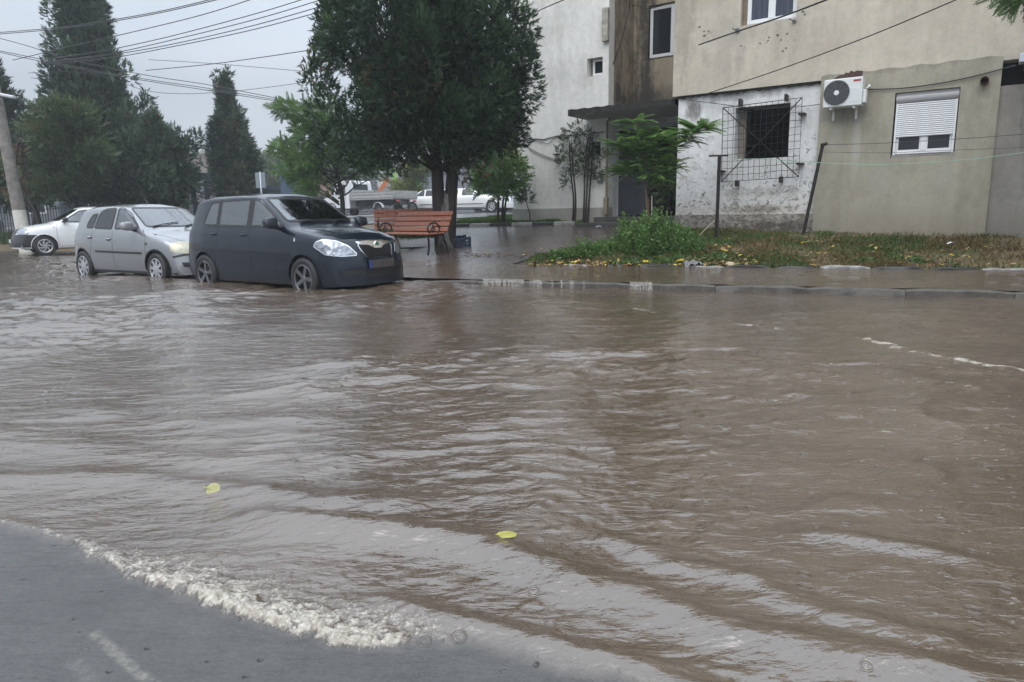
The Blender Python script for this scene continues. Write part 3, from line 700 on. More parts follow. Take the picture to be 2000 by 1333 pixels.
# ============================================================ pavements, kerbs, path, grass
def sheet(name, poly, dz, m, step=.35, kind='structure', wob=0):
    bm = bmesh.new(); vs = [bm.verts.new((p[0], p[1], 0)) for p in poly]; bm.faces.new(vs)
    xs = [p[0] for p in poly]; ys = [p[1] for p in poly]
    for ax, lo, hi in ((0, min(xs), max(xs)), (1, min(ys), max(ys))):
        k = lo+step
        while k < hi:
            no = (1, 0, 0) if ax == 0 else (0, 1, 0); co = (k, 0, 0) if ax == 0 else (0, k, 0)
            bmesh.ops.bisect_plane(bm, geom=bm.verts[:]+bm.edges[:]+bm.faces[:], plane_co=co, plane_no=no); k += step
    for v in bm.verts: v.co.z = gz(v.co.x, v.co.y)+dz+(wob*vn(np.array(v.co.x*3.), np.array(v.co.y*5.), 3) if wob else 0)
    me = bpy.data.meshes.new(name); bm.normal_update()
    for f in bm.faces:
        if f.normal.z < 0: f.normal_flip()
    bm.to_mesh(me); bm.free(); o = add(name, me, m, smooth=True); return tag(o, kind=kind) if kind else o
def g2(x, y): p = GT(x, y); return (p.x, p.y)
def wetmat(name, c1, c2, r0, r1, sc=(1, 1.6, 1), bs=9, bst=.5, pud=1.2):
    m, nt, b = newmat(name); t = N(nt, 'ShaderNodeTexCoord').outputs['Object']
    n = noise(nt, t, pud, 6, .65, sc); n2 = noise(nt, t, 25, 5, .7); r = rampnode(nt, [(.35, c1), (.65, c2)])
    nt.links.new(mathn(nt, 'ADD', mathn(nt, 'MULTIPLY', n, .7), mathn(nt, 'MULTIPLY', n2, .3)), r.inputs[0]); nt.links.new(r.outputs[0], b.inputs['Base Color'])
    rr = N(nt, 'ShaderNodeMapRange'); rr.inputs[1].default_value = .38; rr.inputs[2].default_value = .62; rr.inputs[3].default_value = r0; rr.inputs[4].default_value = r1
    nt.links.new(n, rr.inputs[0]); nt.links.new(rr.outputs[0], b.inputs['Roughness']); b.inputs['IOR'].default_value = 1.38
    rip = noise(nt, t, bs, 4, .6, (.8, 2.4, 1), dist=.5)
    bp = N(nt, 'ShaderNodeBump', Strength=bst, Distance=.012); nt.links.new(rip, bp.inputs['Height']); nt.links.new(bp.outputs[0], b.inputs['Normal']); return m
mud = bpy.data.materials['muddy_water']
# pavement between the two kerbs, under flowing brown water
def kx(x, off): return float(yk(x))+off/.93
pv = [(-3.6, kx(-3.6, .08)), (-.4, kx(-.4, .08)), (2, kx(2, .08)), (6.1, kx(6.1, .08)), (9.5, kx(9.5, .08)), (9.5, kx(9.5, 1.85)), (6.5, kx(6.5, 1.72)), (3, kx(3, 1.68)), (.2, kx(.2, 1.66)), (-1.2, kx(-1.2, 1.9)), (-3.2, kx(-3.2, 2.2))]
o = sheet('flooded_pavement', pv, .022, mud, .22, wob=.007)
# brick path to the entrance, running with water
pathm = wetmat('wet_path', (.045, .036, .034), (.10, .078, .068), .05, .16, bs=7, bst=.9)
steps_front = [tuple(toW(u, -.17, 0).xy) for u in (sx-.1, uL)]
isl_b = [g2(1003, 516), g2(1045, 505), g2(1120, 490), g2(1205, 473), g2(1290, 452)]
kb = [g2(700, 447), g2(800, 446), g2(880, 445), g2(1000, 442.5), g2(1123, 440.5)]
poly = [(-7.5, kx(-7.5, .15)), (-3.6, kx(-3.6, .15)), (-.4, kx(-.4, .15)), (.15, kx(.15, .9))]+isl_b+[tuple(toW(uL, -.02, 0).xy)]+[steps_front[0]]+kb[::-1]
sheet('path', poly, .012, pathm, .3, wob=.006)
# road behind with the parked limousine, wet asphalt
roadm = wetmat('wet_asphalt', (.042, .042, .046), (.085, .083, .088), .12, .3, pud=.5, bs=5, bst=.25)
sheet('back_road', [(-45, 50), (-30, 36), (-12, 26), (-7.2, 22.4), (-5.3, 21.0), (-3.2, 22.0), (-.9, 26.5), (1.2, 33), (3, 60), (-45, 66)], .014, roadm, 1.2)
grey_kerb = mat('pale_kerb', (.33, .32, .30), .6, 0, (5, .3))
def kerb(name, pts, w, h, mats, seg=1.0, low=.2, ragged=0, gap=.012, kind='structure', below=.25):
    """kerb stones along a polyline: pts (x, y, ztop)"""
    P = [Vector(p) for p in pts]; mb = MB(); acc = []
    for a, b in zip(P[:-1], P[1:]):
        n = max(1, round((b-a).length/seg))
        acc += [(a.lerp(b, i/n), a.lerp(b, (i+1)/n)) for i in range(n)]
    for k, (a, b) in enumerate(acc):
        d = (b-a).normalized(); nrm = Vector((-d.y, d.x, 0)); m_ = k % len(mats); q = 5
        ends = []
        jit = rnd.uniform(-ragged, ragged)*.4
        for i in range(q+1):
            t_ = i/q; p = a.lerp(b, t_)
            if i == 0: p = p+d*gap
            if i == q: p = p-d*gap
            dr = -ragged*abs(rnd.gauss(0, .35))-(ragged*.9 if i in (0, q) else 0)+jit
            rr_ = rnd.uniform(-1, 1)*ragged*.25
            ends.append([p-nrm*(w/2+rr_)-Vector((0, 0, below)), p-nrm*(w/2+rr_)+Vector((0, 0, dr-.015)), p-nrm*(w/2-.015)+Vector((0, 0, dr)), p+nrm*(w/2)+Vector((0, 0, dr)), p+nrm*(w/2)-Vector((0, 0, below))])
        V = [v for e in ends for v in e]; F = []
        for i in range(q):
            for j in range(4): F.append((i*5+j, (i+1)*5+j, (i+1)*5+j+1, i*5+j+1))
        F += [(0, 1, 2, 3, 4), (q*5+4, q*5+3, q*5+2, q*5+1, q*5)]
        mb.raw(V, F, m_)
    return tag(mb.build(name, mats, smooth='ang', ang=40), kind=kind)
kstone = wetmat('wet_kerb_stone', (.04, .037, .033), (.125, .113, .10), .30, .55, bs=14, bst=1.0, pud=4)
kerb('kerb', [(-1.6, yk(-1.6), .05), (-.4, yk(-.4), .10), (6.1, yk(6.1), .112), (9.5, yk(9.5), .112)], .14, .1, [kstone], 1.15, ragged=.016, gap=.003)
ik = [(*g2(1000, 519), 0), (*g2(1330, 523), 0), (*g2(1600, 525.5), 0), (*g2(2030, 528), 0)]
kw = mat('flaking_white_paint', (.33, .33, .32), .6, 0, (9, .75), (25, .5), col2=(.13, .12, .11)); kk = mat('wet_black_paint', (.03, .03, .032), .35, 0, (14, .5), (25, .5))
kerb('kerb', [(x, y, gz(x, y)+.042) for x, y, _ in ik], .13, .1, [kk, kw, kk], .70, ragged=.028)
ik2 = [g2(1003, 516), g2(1045, 505), g2(1120, 490), g2(1205, 473)]
kerb('kerb', [(x, y, gz(x, y)+.03) for x, y in ik2], .1, .1, [kk], .9, ragged=.01)
kb2 = [g2(878, 444), g2(1000, 442), g2(1123, 439.5)]
kerb('kerb', [(x, y, gz(x, y)+.085) for x, y in kb2], .14, .1, [kk, kw], .52, ragged=.004)
kerb('kerb', [(*g2(640, 431), GT(640, 431).z+.11), (*g2(702, 427), GT(702, 427).z+.12), (*g2(742, 425), GT(742, 425).z+.12)], .35, .1, [grey_kerb], 1.1, ragged=.004)

# water spilling over the kerb
def spill(x0, x1, dens):
    n = int((x1-x0)*160); V = []; F = []; A = []
    xs = np.linspace(x0, x1, n); s_ = vn(xs*14, xs*0, 5)*.6+vn(xs*37, xs*0+4, 6)*.5
    rows = 7; L = []
    for i, x in enumerate(xs):
        y = float(yk(x)); on = s_[i]+dens
        for j in range(rows):
            t = j/(rows-1); z = .120-.12*t**1.2; off = -.07-.012-.030*math.sqrt(t)*max(.2, min(1, on+.4))
            yy = y+.05+(off-.05)*min(1, .25+t*3) if j else y+.03
            V.append((x+off*.36, yy, z+ .004*math.sin(x*90))); A.append(max(0, min(1, on*2.2)))
    F = grid_faces(n, rows); A = np.array(A); F = F[(A[F].min(1) > .12)]
    return np.array(V), F, A
m, nt, b = newmat('falling_water'); af = N(nt, 'ShaderNodeAttribute', attribute_name='foam').outputs['Fac']
t = N(nt, 'ShaderNodeTexCoord').outputs['Object']; st_ = noise(nt, t, 60, 3, .6, (1, 1, .08))
b.inputs['Base Color'].default_value = (.52, .49, .45, 1); b.inputs['Roughness'].default_value = .12; b.inputs['IOR'].default_value = 1.33
al = mathn(nt, 'MULTIPLY', mathn(nt, 'MULTIPLY', mathn(nt, 'SUBTRACT', st_, .36), 4.5, clamp=True), mathn(nt, 'MULTIPLY', af, .5)); nt.links.new(al, b.inputs['Alpha'])
Vs = []; Fs = []; As = []; nn = 0
for x0, x1, d in ((-.42, .20, .50), (.20, .80, .10), (.9, 1.45, -.08), (1.75, 2.05, .55), (2.15, 2.7, -.35)):
    V, F, A = spill(x0, x1, d); Vs.append(V); Fs.append(F+nn); As.append(A); nn += len(V)
tag(add('kerb_overflow', npmesh('kerb_overflow', np.concatenate(Vs), np.concatenate(Fs), {'foam': np.concatenate(As)}), m), kind='stuff', label='thin curtains of water spilling over the kerb into the road', cat='water')

# ---- grass
def leafmat(name, stops, rough=.55, trans=.0):
    m, nt, b = newmat(name); a = N(nt, 'ShaderNodeAttribute', attribute_name='tint').outputs['Fac']
    r = rampnode(nt, stops); nt.links.new(a, r.inputs[0]); nt.links.new(r.outputs[0], b.inputs['Base Color']); b.inputs['Roughness'].default_value = rough
    b.inputs['Specular IOR Level'].default_value = .35
    if trans:
        tr = N(nt, 'ShaderNodeBsdfTranslucent'); nt.links.new(r.outputs[0], tr.inputs[0]); ms = N(nt, 'ShaderNodeMixShader'); ms.inputs[0].default_value = trans
        nt.links.new(b.outputs[0], ms.inputs[1]); nt.links.new(tr.outputs[0], ms.inputs[2]); nt.links.new(ms.outputs[0], nt.nodes['Material Output'].inputs[0])
    return m
grassm = leafmat('grass_blades', [(0, (.10, .065, .03)), (.25, (.16, .13, .045)), (.45, (.06, .085, .022)), (.7, (.045, .10, .024)), (1, (.10, .17, .05))], .5, .25)
def inpoly(x, y, poly):
    c = np.zeros(x.shape, bool); n = len(poly)
    for i in range(n):
        x0, y0 = poly[i]; x1, y1 = poly[(i+1) % n]
        if y0 == y1: continue
        k = ((y0 > y) != (y1 > y)) & (x < (x1-x0)*(y-y0)/(y1-y0)+x0); c ^= k
    return c
def grass(poly, n, hmin, hmax, seed, name='grass', dens=lambda x, y: 1, tint=lambda x, y: 0*x+.5, label=None, wd=.008):
    g = np.random.default_rng(seed); xs = [p[0] for p in poly]; ys = [p[1] for p in poly]
    x = g.uniform(min(xs), max(xs), n); y = g.uniform(min(ys), max(ys), n)
    k = inpoly(x, y, poly) & (g.random(n) < dens(x, y)); x, y = x[k], y[k]; n = len(x)
    z = terr(x, y)-.005; h = g.uniform(hmin, hmax, n)*(.6+.8*np.clip(fbm(x*2, y*2, 2, 8)+.5, 0, 1)); a = g.uniform(0, 6.283, n); l = g.uniform(.1, .9, n)*h
    w = wd*(.6+g.random(n)); b = g.uniform(0, 6.283, n)
    P0 = np.stack([x-np.cos(a)*w, y-np.sin(a)*w, z], 1); P1 = np.stack([x+np.cos(a)*w, y+np.sin(a)*w, z], 1)
    mx_ = x+np.cos(b)*l*.4; my = y+np.sin(b)*l*.4
    P2 = np.stack([mx_+np.cos(a)*w*.6, my+np.sin(a)*w*.6, z+h*.7], 1); P3 = np.stack([x+np.cos(b)*l, y+np.sin(b)*l, z+h], 1)
    V = np.stack([P0, P1, P2, P3], 1).reshape(-1, 3); i = np.arange(n)*4
    F = np.concatenate([np.stack([i, i+1, i+2], 1), np.stack([i, i+2, i+3], 1)])
    tt = np.repeat(np.clip(tint(x, y)+g.normal(0, .16, n), 0, 1), 4)
    return tag(add(name, npmesh(name, V, F, {'tint': tt}, smooth=False), grassm), label, 'grass' if label else None, kind='stuff')
isl = [(p[0]+.02, p[1]+.02) for p in [g2(1020, 518)]+[q[:2] for q in ik[1:]]]+[tuple(toW(UU(1990, 450), -.05, 0).xy), tuple(toW(uL, -.03, 0).xy), g2(1290, 450), g2(1205, 472), g2(1120, 488), g2(1050, 503)]
def tnt(x, y): return np.clip(.56+.45*fbm(x*.9, y*1.1, 3, 12)-.30*sstep(2.6, 5.5, x)+.2*fbm(x*4, y*4, 2, 13), .02, 1)
grass(isl, 120000, .03, .085, 1, tint=tnt, dens=lambda x, y: np.clip(.85+1.3*fbm(x*1.2, y*1.6, 3, 12)-.45*sstep(3.0, 6, x), .10, 1), label='patchy rain-soaked grass bank below the flats')
g3 = [g2(880, 443), g2(1000, 441), g2(1123, 439), tuple(toW(uC1-.6, VC-.1, 0).xy), tuple(toW(uC0, VC-.1, 0).xy), g2(1003, 426), g2(930, 430), g2(890, 436)]
grass(g3, 60000, .04, .12, 2, tint=lambda x, y: .72+.2*fbm(x, y, 2, 4), label='bright grass strip behind the painted kerb', wd=.011)
g4 = [g2(735, 462), g2(800, 468), g2(858, 466), g2(868, 458), g2(800, 451), g2(740, 452)]
grass(g4, 9000, .03, .09, 3, tint=lambda x, y: .45+.25*fbm(x, y, 2, 4), label='tuft of worn grass behind the bench')
grass([(-45, 52), (-30, 36.5), (-13, 26.5), (-8.5, 23.8), (-9.2, 17.9), (-14.4, 25.1), (-22, 29.5), (-40, 38)], 120000, .08, .35, 4, tint=lambda x, y: .6+.3*fbm(x*.4, y*.4, 2, 4), label='rough grass verge along the iron fence', wd=.03)

# fallen leaves: countless small ones as litter, the large ones one by one
def leaf_outline(kind, s):
    if kind == 'maple':
        pts = []
        for k in range(15):
            a = 2*math.pi*k/15; r = s*(1 if k % 3 == 0 else .62 if k % 3 == 1 else .66)*(.9+.2*rnd.random()); pts.append((r*math.cos(a), r*math.sin(a)))
        return pts
    return [(s*math.cos(a)*1.0, s*.55*math.sin(a)*(1+.25*math.cos(a))) for a in [2*math.pi*k/9 for k in range(9)]] if s < .031 or s > .045 else [(s*math.cos(a), s*.55*math.sin(a)*(1+.12*math.cos(2*a))) for a in [2*math.pi*k/9 for k in range(9)]]
littm = leafmat('dead_leaves', [(0, (.10, .045, .02)), (.3, (.22, .11, .05)), (.55, (.34, .24, .12)), (.8, (.50, .36, .06)), (1, (.55, .42, .10))], .45)
V = []; F = []; A = []
for i in range(900):
    if i < 300: x, y = rnd.uniform(1020, 1480), rnd.choice([rnd.gauss(520, 3), rnd.uniform(485, 521)])
    elif i < 390 or i >= 700: x, y = rnd.uniform(1030, 1990) if i >= 820 else rnd.uniform(1030, 1480), rnd.gauss(518, 5)
    elif i < 470: x, y = rnd.gauss(960, 45), rnd.gauss(500, 3)
    else: x, y = rnd.uniform(1350, 1950), rnd.uniform(470, 515)
    y = min(y, 523); p = GT(x, y); s_ = rnd.uniform(.02, .05); a0 = rnd.uniform(0, 6.3); tl = rnd.uniform(-.5, .5); tl2 = rnd.uniform(-.5, .5)
    n0 = len(V); c_ = rnd.random()**1.3
    for (a, b_) in leaf_outline('x', s_):
        X_, Y_ = a*math.cos(a0)-b_*math.sin(a0), a*math.sin(a0)+b_*math.cos(a0)
        V.append((p.x+X_, p.y+Y_, p.z+(.035+tl*X_+tl2*Y_+.3*abs(b_) if x > 1020 and not 390 <= i < 470 or i >= 700 else .018+.1*abs(b_)))); A.append(c_)
    for k in range(1, 8): F.append((n0, n0+k, n0+k+1))
tag(add('leaf_litter', npmesh('leaf_litter', V, F, {'tint': A}, smooth=False), littm), 'scattered brown and yellow fallen leaves along the grass kerb', 'leaf litter', kind='stuff')
def big_leaf(loc, s, col, label, kind='maple', group=None, tilt=(.2, .1), name='fallen_leaf'):
    mb = MB(); o_ = leaf_outline(kind, s); n = len(o_)
    V = [(0, 0, .006)]+[(a, b_, .12*abs(b_)+rnd.uniform(0, .15)*s) for a, b_ in o_]
    mb.raw(V, [(0, 1+k, 1+(k+1) % n) for k in range(n)]); mb.tube([(-s*.2, 0, .004), (-s*1.5, s*.2, .008)], .0018, 5)
    o = mb.build(name, mat('leaf_'+name+str(len(bpy.data.materials)), col, .4, 0, (18, .3), (40, .2)), smooth=None, fix=False)
    o.location = loc; o.rotation_euler = (tilt[0], tilt[1], rnd.uniform(0, 6.3)); return tag(o, label, 'leaf', group)
for (x, y, s_, c_, lab) in [(1260, 519, .075, (.50, .36, .03), 'yellow maple leaf on the pavement edge left of the dirty rag'), (1282, 513, .08, (.46, .32, .03), 'yellow-ochre maple leaf lying on the grass above the kerb'),
        (1328, 517, .09, (.48, .33, .02), 'deep yellow crumpled leaf right beside the grey rag'), (1374, 517, .085, (.52, .40, .05), 'flat yellow leaf between the grey rag and the cream lump'),
        (1572, 481, .10, (.60, .44, .02), 'lone bright yellow leaf high on the grass bank'), (1606, 501, .07, (.16, .045, .02), 'dark red leaf on the bare soil'), (1232, 502, .07, (.26, .11, .04), 'brown curled leaf under the tall weeds')]:
    p = GT(x, y); big_leaf((p.x, p.y, p.z+.06), s_, c_, lab)
p = PZ(418, 967, .012); o = big_leaf((p.x, p.y, .034), .032, (.33, .31, .12), 'round pale yellow leaf afloat behind the breaking wave', 'x', tilt=(.55, 0), name='floating_leaf'); o.rotation_euler = (.85, 0, .1); o.scale = (.85, 1.8, 1)
p = PZ(988, 1048, .02); o = big_leaf((p.x, p.y, .022), .04, (.34, .31, .06), 'slim bright yellow leaf afloat in the middle of the foreground', 'x', tilt=(.1, 0), name='floating_leaf'); o.rotation_euler = (.1, 0, .25)
# rag, lump, bits of rubbish
p = GT(1352, 522); mb = MB(); g_ = 14
V = [((i/g_-.5)*.30, (j/g_-.5)*.20, .05+.04*vn(np.array(i*.55), np.array(j*.6), 3)+.03*vn(np.array(i*1.1), np.array(j*1.2), 4)-.1*((i/g_-.5)**2+(j/g_-.5)**2)) for i in range(g_+1) for j in range(g_+1)]
o = add('rag', npmesh('rag', [tuple(float(q) for q in v) for v in V], grid_faces(g_+1, g_+1)), mat('dirty_grey_cloth', (.22, .22, .22), .7, 0, (12, .5), (25, .5))); o.location = (p.x, p.y-.05, p.z+.02); tag(o, 'crumpled dirty grey rag on the pavement edge', 'rag')
p = GT(1425, 523); mb = MB(); bmesh_ = bmesh.new(); bmesh.ops.create_icosphere(bmesh_, subdivisions=3, radius=.075)
for v in bmesh_.verts: v.co = v.co*(1+.25*float(vn(np.array(v.co.x*20), np.array(v.co.y*20+v.co.z*15), 2))); v.co.z *= .6
me = bpy.data.meshes.new('stone'); bmesh_.to_mesh(me); o = add('stone', me, mat('cream_stone', (.50, .40, .26), .6, 0, (9, .3)), smooth=True); o.location = (p.x, p.y-.02, p.z+.05); tag(o, 'cream coloured stone on the pavement edge right of the rag', 'stone')
for (x, y, lab) in [(1857, 483, 'small white paper scrap on the grass under the shutter window'), (1169, 449, 'white paper scrap on the wet path before the steps')]:
    p = GT(x, y); q = MB(); V = [(-.07, -.02, 0), (0, -.03, .03), (.06, -.01, .01), (.07, .03, .02), (0, .03, .04), (-.06, .03, .01)]; q.raw(V, [(0, 1, 4, 5), (1, 2, 3, 4)])
    o = q.build('paper_scrap', upvc, fix=False); o.location = (p.x, p.y, p.z+.05); tag(o, lab, 'litter')
# ============================================================ vehicles
def curve(pts, sig=.02, x0=None, x1=None):
    xs = np.array([p[0] for p in pts], float); ys = np.array([p[1] for p in pts], float)
    g = np.arange(xs[0]-.3, xs[-1]+.3, .005); v = np.interp(g, xs, ys)
    sl0 = (ys[1]-ys[0])/(xs[1]-xs[0]); sl1 = (ys[-1]-ys[-2])/(xs[-1]-xs[-2])
    v = np.where(g < xs[0], ys[0]+(g-xs[0])*sl0, v); v = np.where(g > xs[-1], ys[-1]+(g-xs[-1])*sl1, v)
    n = int(sig/.005*3)+1; k = np.exp(-.5*(np.arange(-n, n+1)*.005/sig)**2); k /= k.sum()
    vs = np.convolve(np.pad(v, n, mode='edge'), k, 'valid')
    return lambda x: float(np.interp(x, g, vs))
def roundpoly(P, r, n=4):
    out = []; k = len(P)
    for i in range(k):
        p = Vector((*P[i][:2], 0)); a = Vector((*P[i-1][:2], 0)); b = Vector((*P[(i+1) % k][:2], 0))
        rr = P[i][2] if len(P[i]) > 2 else r
        la, lb = (a-p).length, (b-p).length; d = min(rr, la*.45, lb*.45); A = p+(a-p).normalized()*d; B = p+(b-p).normalized()*d
        for j in range(n+1):
            t = j/n; q = A*(1-t)**2+p*2*t*(1-t)+B*t*t; out.append((q.x, q.y))
    return out
def offpoly(P, d):
    """shrink (d>0) a closed polygon"""
    n = len(P); ar = sum(P[i][0]*P[(i+1) % n][1]-P[(i+1) % n][0]*P[i][1] for i in range(n)); s = 1 if ar > 0 else -1; out = []
    for i in range(n):
        a, p, b = Vector(P[i-1]), Vector(P[i]), Vector(P[(i+1) % n])
        e1 = (p-a); e2 = (b-p)
        if e1.length < 1e-6: e1 = e2
        if e2.length < 1e-6: e2 = e1
        n1 = Vector((-e1.y, e1.x)).normalized(); n2 = Vector((-e2.y, e2.x)).normalized(); m_ = (n1+n2)
        m_ = m_.normalized() if m_.length > 1e-6 else n1
        out.append(tuple(p+m_*(s*d/max(.5, m_.dot(n1)))))
    return out
class Car:
    def __init__(s, name, sp):
        s.sp = sp; s.root = empty(name); s.name = name
        L2 = sp['L']/2; Wh = sp['W']/2; s.L2, s.Wh = L2, Wh
        top = curve(sp['top'], sp.get('sig', .022)); belt = curve(sp['belt'], .03); sill = curve(sp['sill'], .03)
        plan = curve(sp['plan'], .06); drop = curve(sp['drop'], .05); tum = sp.get('tumble', .26)
        side = np.array(sp.get('side', [(0, .925), (.10, .955), (.3, .985), (.55, 1.0), (.80, .99), (.9, .975), (1, .95)]))
        swf, swr = sp.get('sweep', (.15, .10)); nl, nu = sp.get('nl', 24), sp.get('nu', 46)
        ds = sp.get('ds', .02)
        def half(x):
            zt, zs_ = top(x), sill(x); zb = min(belt(x), zt-.035); zb = max(zb, zs_+.05); wb = Wh*plan(x)
            ss = np.linspace(0, 1, 40); low = np.stack([wb*np.interp(ss, side[:, 0], side[:, 1]), zs_+ss*(zb-zs_)], 1)
            y0 = low[-1, 0]; dr = min(drop(x), (zt-zb)*.8); z1_ = zt-dr; h = z1_-zb; y1 = y0-h*tum-min(.03, h*.4)
            up1 = np.stack([np.linspace(y0, y1, 20), np.linspace(zb, z1_, 20)], 1)[1:]
            yy = np.linspace(y1, 0, 40)[1:]; up2 = np.stack([yy, zt-dr*np.abs(yy/y1)**2.4], 1)
            P = np.concatenate([low, up1, up2]); d = np.r_[0, np.cumsum(np.hypot(*np.diff(P, axis=0).T))]
            nb = d[39]; T = d[-1]; st = .005; g = np.arange(0, T, st); q = np.stack([np.interp(g, d, P[:, 0]), np.interp(g, d, P[:, 1])], 1)
            sg = sp.get('round', .028); n = int(3*sg/st); k = np.exp(-.5*(np.arange(-n, n+1)*st/sg)**2); k /= k.sum()
            n = min(n, len(q)-1); k = k[(len(k)-1)//2-n:(len(k)-1)//2+n+1]; k = k/k.sum()
            pre = 2*q[0]-q[1:n+1][::-1]; post = q[-n-1:-1][::-1]*np.array([-1, 1])+np.array([2*q[-1, 0]*0, 0])
            e = np.concatenate([pre, q, post]); q2 = np.stack([np.convolve(e[:, 0], k, 'valid'), np.convolve(e[:, 1], k, 'valid')], 1)
            q2[-1, 0] = 0; m_ = min(len(g), len(q2)); g = g[:m_]; q2 = q2[:m_]
            tl = np.linspace(0, nb, nl+1)[:-1]; tu = np.linspace(nb, g[-1], nu)
            tt = np.r_[tl, tu]; r = np.stack([np.interp(tt, g, q2[:, 0]), np.interp(tt, g, q2[:, 1])], 1); r[-1, 0] = 0; return r
        n_ = int(2*L2/ds); xs = np.linspace(-L2, L2, n_+1); xs = np.unique(np.r_[xs, L2-np.array([.01, .02, .045]), -L2+np.array([.01, .02, .045])])
        H_ = np.array([half(x) for x in xs]); nst, nh = H_.shape[:2]
        full = np.concatenate([np.stack([H_[:, :, 0], H_[:, :, 1]], 2), np.stack([-H_[:, ::-1, 0], H_[:, ::-1, 1]], 2)[:, 1:]], 1)
        X = np.repeat(xs[:, None], full.shape[1], 1)
        G = np.concatenate([X[:, :, None], full], 2)
        # end caps: rings shrinking towards the centre line
        def cap(ring, sgn):
            out = []; zc = sill(ring[0, 0])
            for k in np.linspace(1, 0, 12)[1:]:
                r = ring.copy(); r[:, 1] *= k; out.append(r)
            return out
        G = np.concatenate([np.array(cap(G[0], -1))[::-1], G, np.array(cap(G[-1], 1))], 0)
        rx0, rx1 = sp.get('sweepx', (-.25, 1.0)); xx = G[:, :, 0]; yy = np.abs(G[:, :, 1])/Wh
        fr = sstep(rx0, rx1, xx)*swf+sstep(L2-.55, L2, xx)*sp.get('nose', .14)
        rr = sstep(-L2+1.2, -L2+.1, xx)*swr
        G[:, :, 0] = xx-fr*yy**2.5+rr*yy**2.5
        s.G = G; nr, nc = G.shape[:2]; V = G.reshape(-1, 3); F = grid_faces(nr, nc)
        s.V, s.F = V, F
        tris = [tuple(int(i) for i in f) for f in F]
        s.bvh = BVHTree.FromPolygons([tuple(v) for v in V], tris, epsilon=0)
        s.cut = np.zeros(len(F), bool)
    # frames for projecting outlines on to the body
    def frame(s, kind, sg=-1):
        if kind == 'side': return Vector((0, sg*3, 0)), Vector((1, 0, 0)), Vector((0, 0, 1)), Vector((0, -sg, 0))
        if kind == 'front': return Vector((6, 0, 0)), Vector((0, 1, 0)), Vector((0, 0, 1)), Vector((-1, 0, 0))
        if kind == 'rear': return Vector((-6, 0, 0)), Vector((0, 1, 0)), Vector((0, 0, 1)), Vector((1, 0, 0))
        if kind == 'top': return Vector((0, 0, 4)), Vector((1, 0, 0)), Vector((0, 1, 0)), Vector((0, 0, -1))
        c = math.sqrt(.5)
        if kind == 'fcorner': d = Vector((-c, -sg*c, 0)); return -d*5, Vector((c, -sg*c, 0)), Vector((0, 0, 1)), d
        if kind == 'rcorner': d = Vector((c, -sg*c, 0)); return -d*5, Vector((c, sg*c, 0)), Vector((0, 0, 1)), d
    def proj(s, fr, a, b):
        O, ax, ay, d = fr; p = O+ax*a+ay*b; h, n, i, dist = s.bvh.ray_cast(p, d)
        if h is None:
            h, n, i, dist = s.bvh.find_nearest(p+d*(O.length-(s.Wh if abs(d.y) > .9 else s.L2)))
        if n.dot(d) > 0: n = -n
        return h, n
    def decal(s, name, poly, kind, m, sg=-1, off=.004, thick=.012, step=.06, parent=None, smooth=True):
        fr = s.frame(kind, sg); bm = bmesh.new(); vs = [bm.verts.new((p[0], p[1], 0)) for p in poly]
        f = bm.faces.new(vs); bmesh.ops.triangulate(bm, faces=[f])
        for ax in (0, 1):
            lo, hi = min(p[ax] for p in poly), max(p[ax] for p in poly); k = (math.floor(lo/step)+1)*step
            while k < hi-1e-4:
                no = (1, 0, 0) if ax == 0 else (0, 1, 0); co = (k, 0, 0) if ax == 0 else (0, k, 0)
                bmesh.ops.bisect_plane(bm, geom=bm.verts[:]+bm.edges[:]+bm.faces[:], plane_co=co, plane_no=no); k += step
        bmesh.ops.dissolve_degenerate(bm, edges=bm.edges[:], dist=1e-4)
        nrm = {}
        for v in bm.verts:
            h, n = s.proj(fr, v.co.x, v.co.y); nrm[v] = n; v.co = h+n*off
        bm.normal_update()
        for f in bm.faces:
            if f.normal.dot(nrm[f.verts[0]]) < 0: f.normal_flip()
        bm.normal_update()
        if thick:
            bd = [e for e in bm.edges if e.is_boundary]
            r = bmesh.ops.extrude_edge_only(bm, edges=bd); nv = [g for g in r['geom'] if isinstance(g, bmesh.types.BMVert)]
            for v in nv:
                h, n, i, dd = s.bvh.find_nearest(v.co); n = n if (v.co-h).dot(n) >= 0 else -n; v.co = v.co-n*thick
        me = bpy.data.meshes.new(name); bm.to_mesh(me); bm.free()
        o = add(name, me, m, parent or s.root, smooth='ang' if smooth else None, ang=40); return o
    def ribbon(s, name, pts, w, kind, m, sg=-1, off=.003, closed=False, parent=None, thick=.006, step=.05, sub=.05):
        """strip following a polyline on the body"""
        P = []
        k = len(pts)
        for i in range(k if closed else k-1):
            a, b = Vector(pts[i]), Vector(pts[(i+1) % k]); n = max(1, int((b-a).length/sub)); P += [a.lerp(b, j/n) for j in range(n)]
        if not closed: P.append(Vector(pts[-1]))
        n = len(P); fr = s.frame(kind, sg); V = []; F = []
        for i in range(n):
            a, b = (P[i-1], P[(i+1) % n]) if closed else (P[max(0, i-1)], P[min(n-1, i+1)])
            d = (b-a); d = d.normalized() if d.length > 1e-7 else Vector((1, 0)); q = Vector((-d.y, d.x))*w/2
            for e in (P[i]-q, P[i]+q):
                h, nn = s.proj(fr, e.x, e.y); V.append(h+nn*off); V.append(h-nn*thick)
        m_ = n if closed else n-1
        for i in range(m_):
            j = (i+1) % n; F += [(4*i, 4*j, 4*j+2, 4*i+2), (4*i+1, 4*i, 4*j, 4*j+1)[::-1], (4*i+2, 4*i+3, 4*j+3, 4*j+2)[::-1]]
        mb = MB(); mb.raw(V, F); return mb.build(name, m, parent or s.root, smooth='ang')
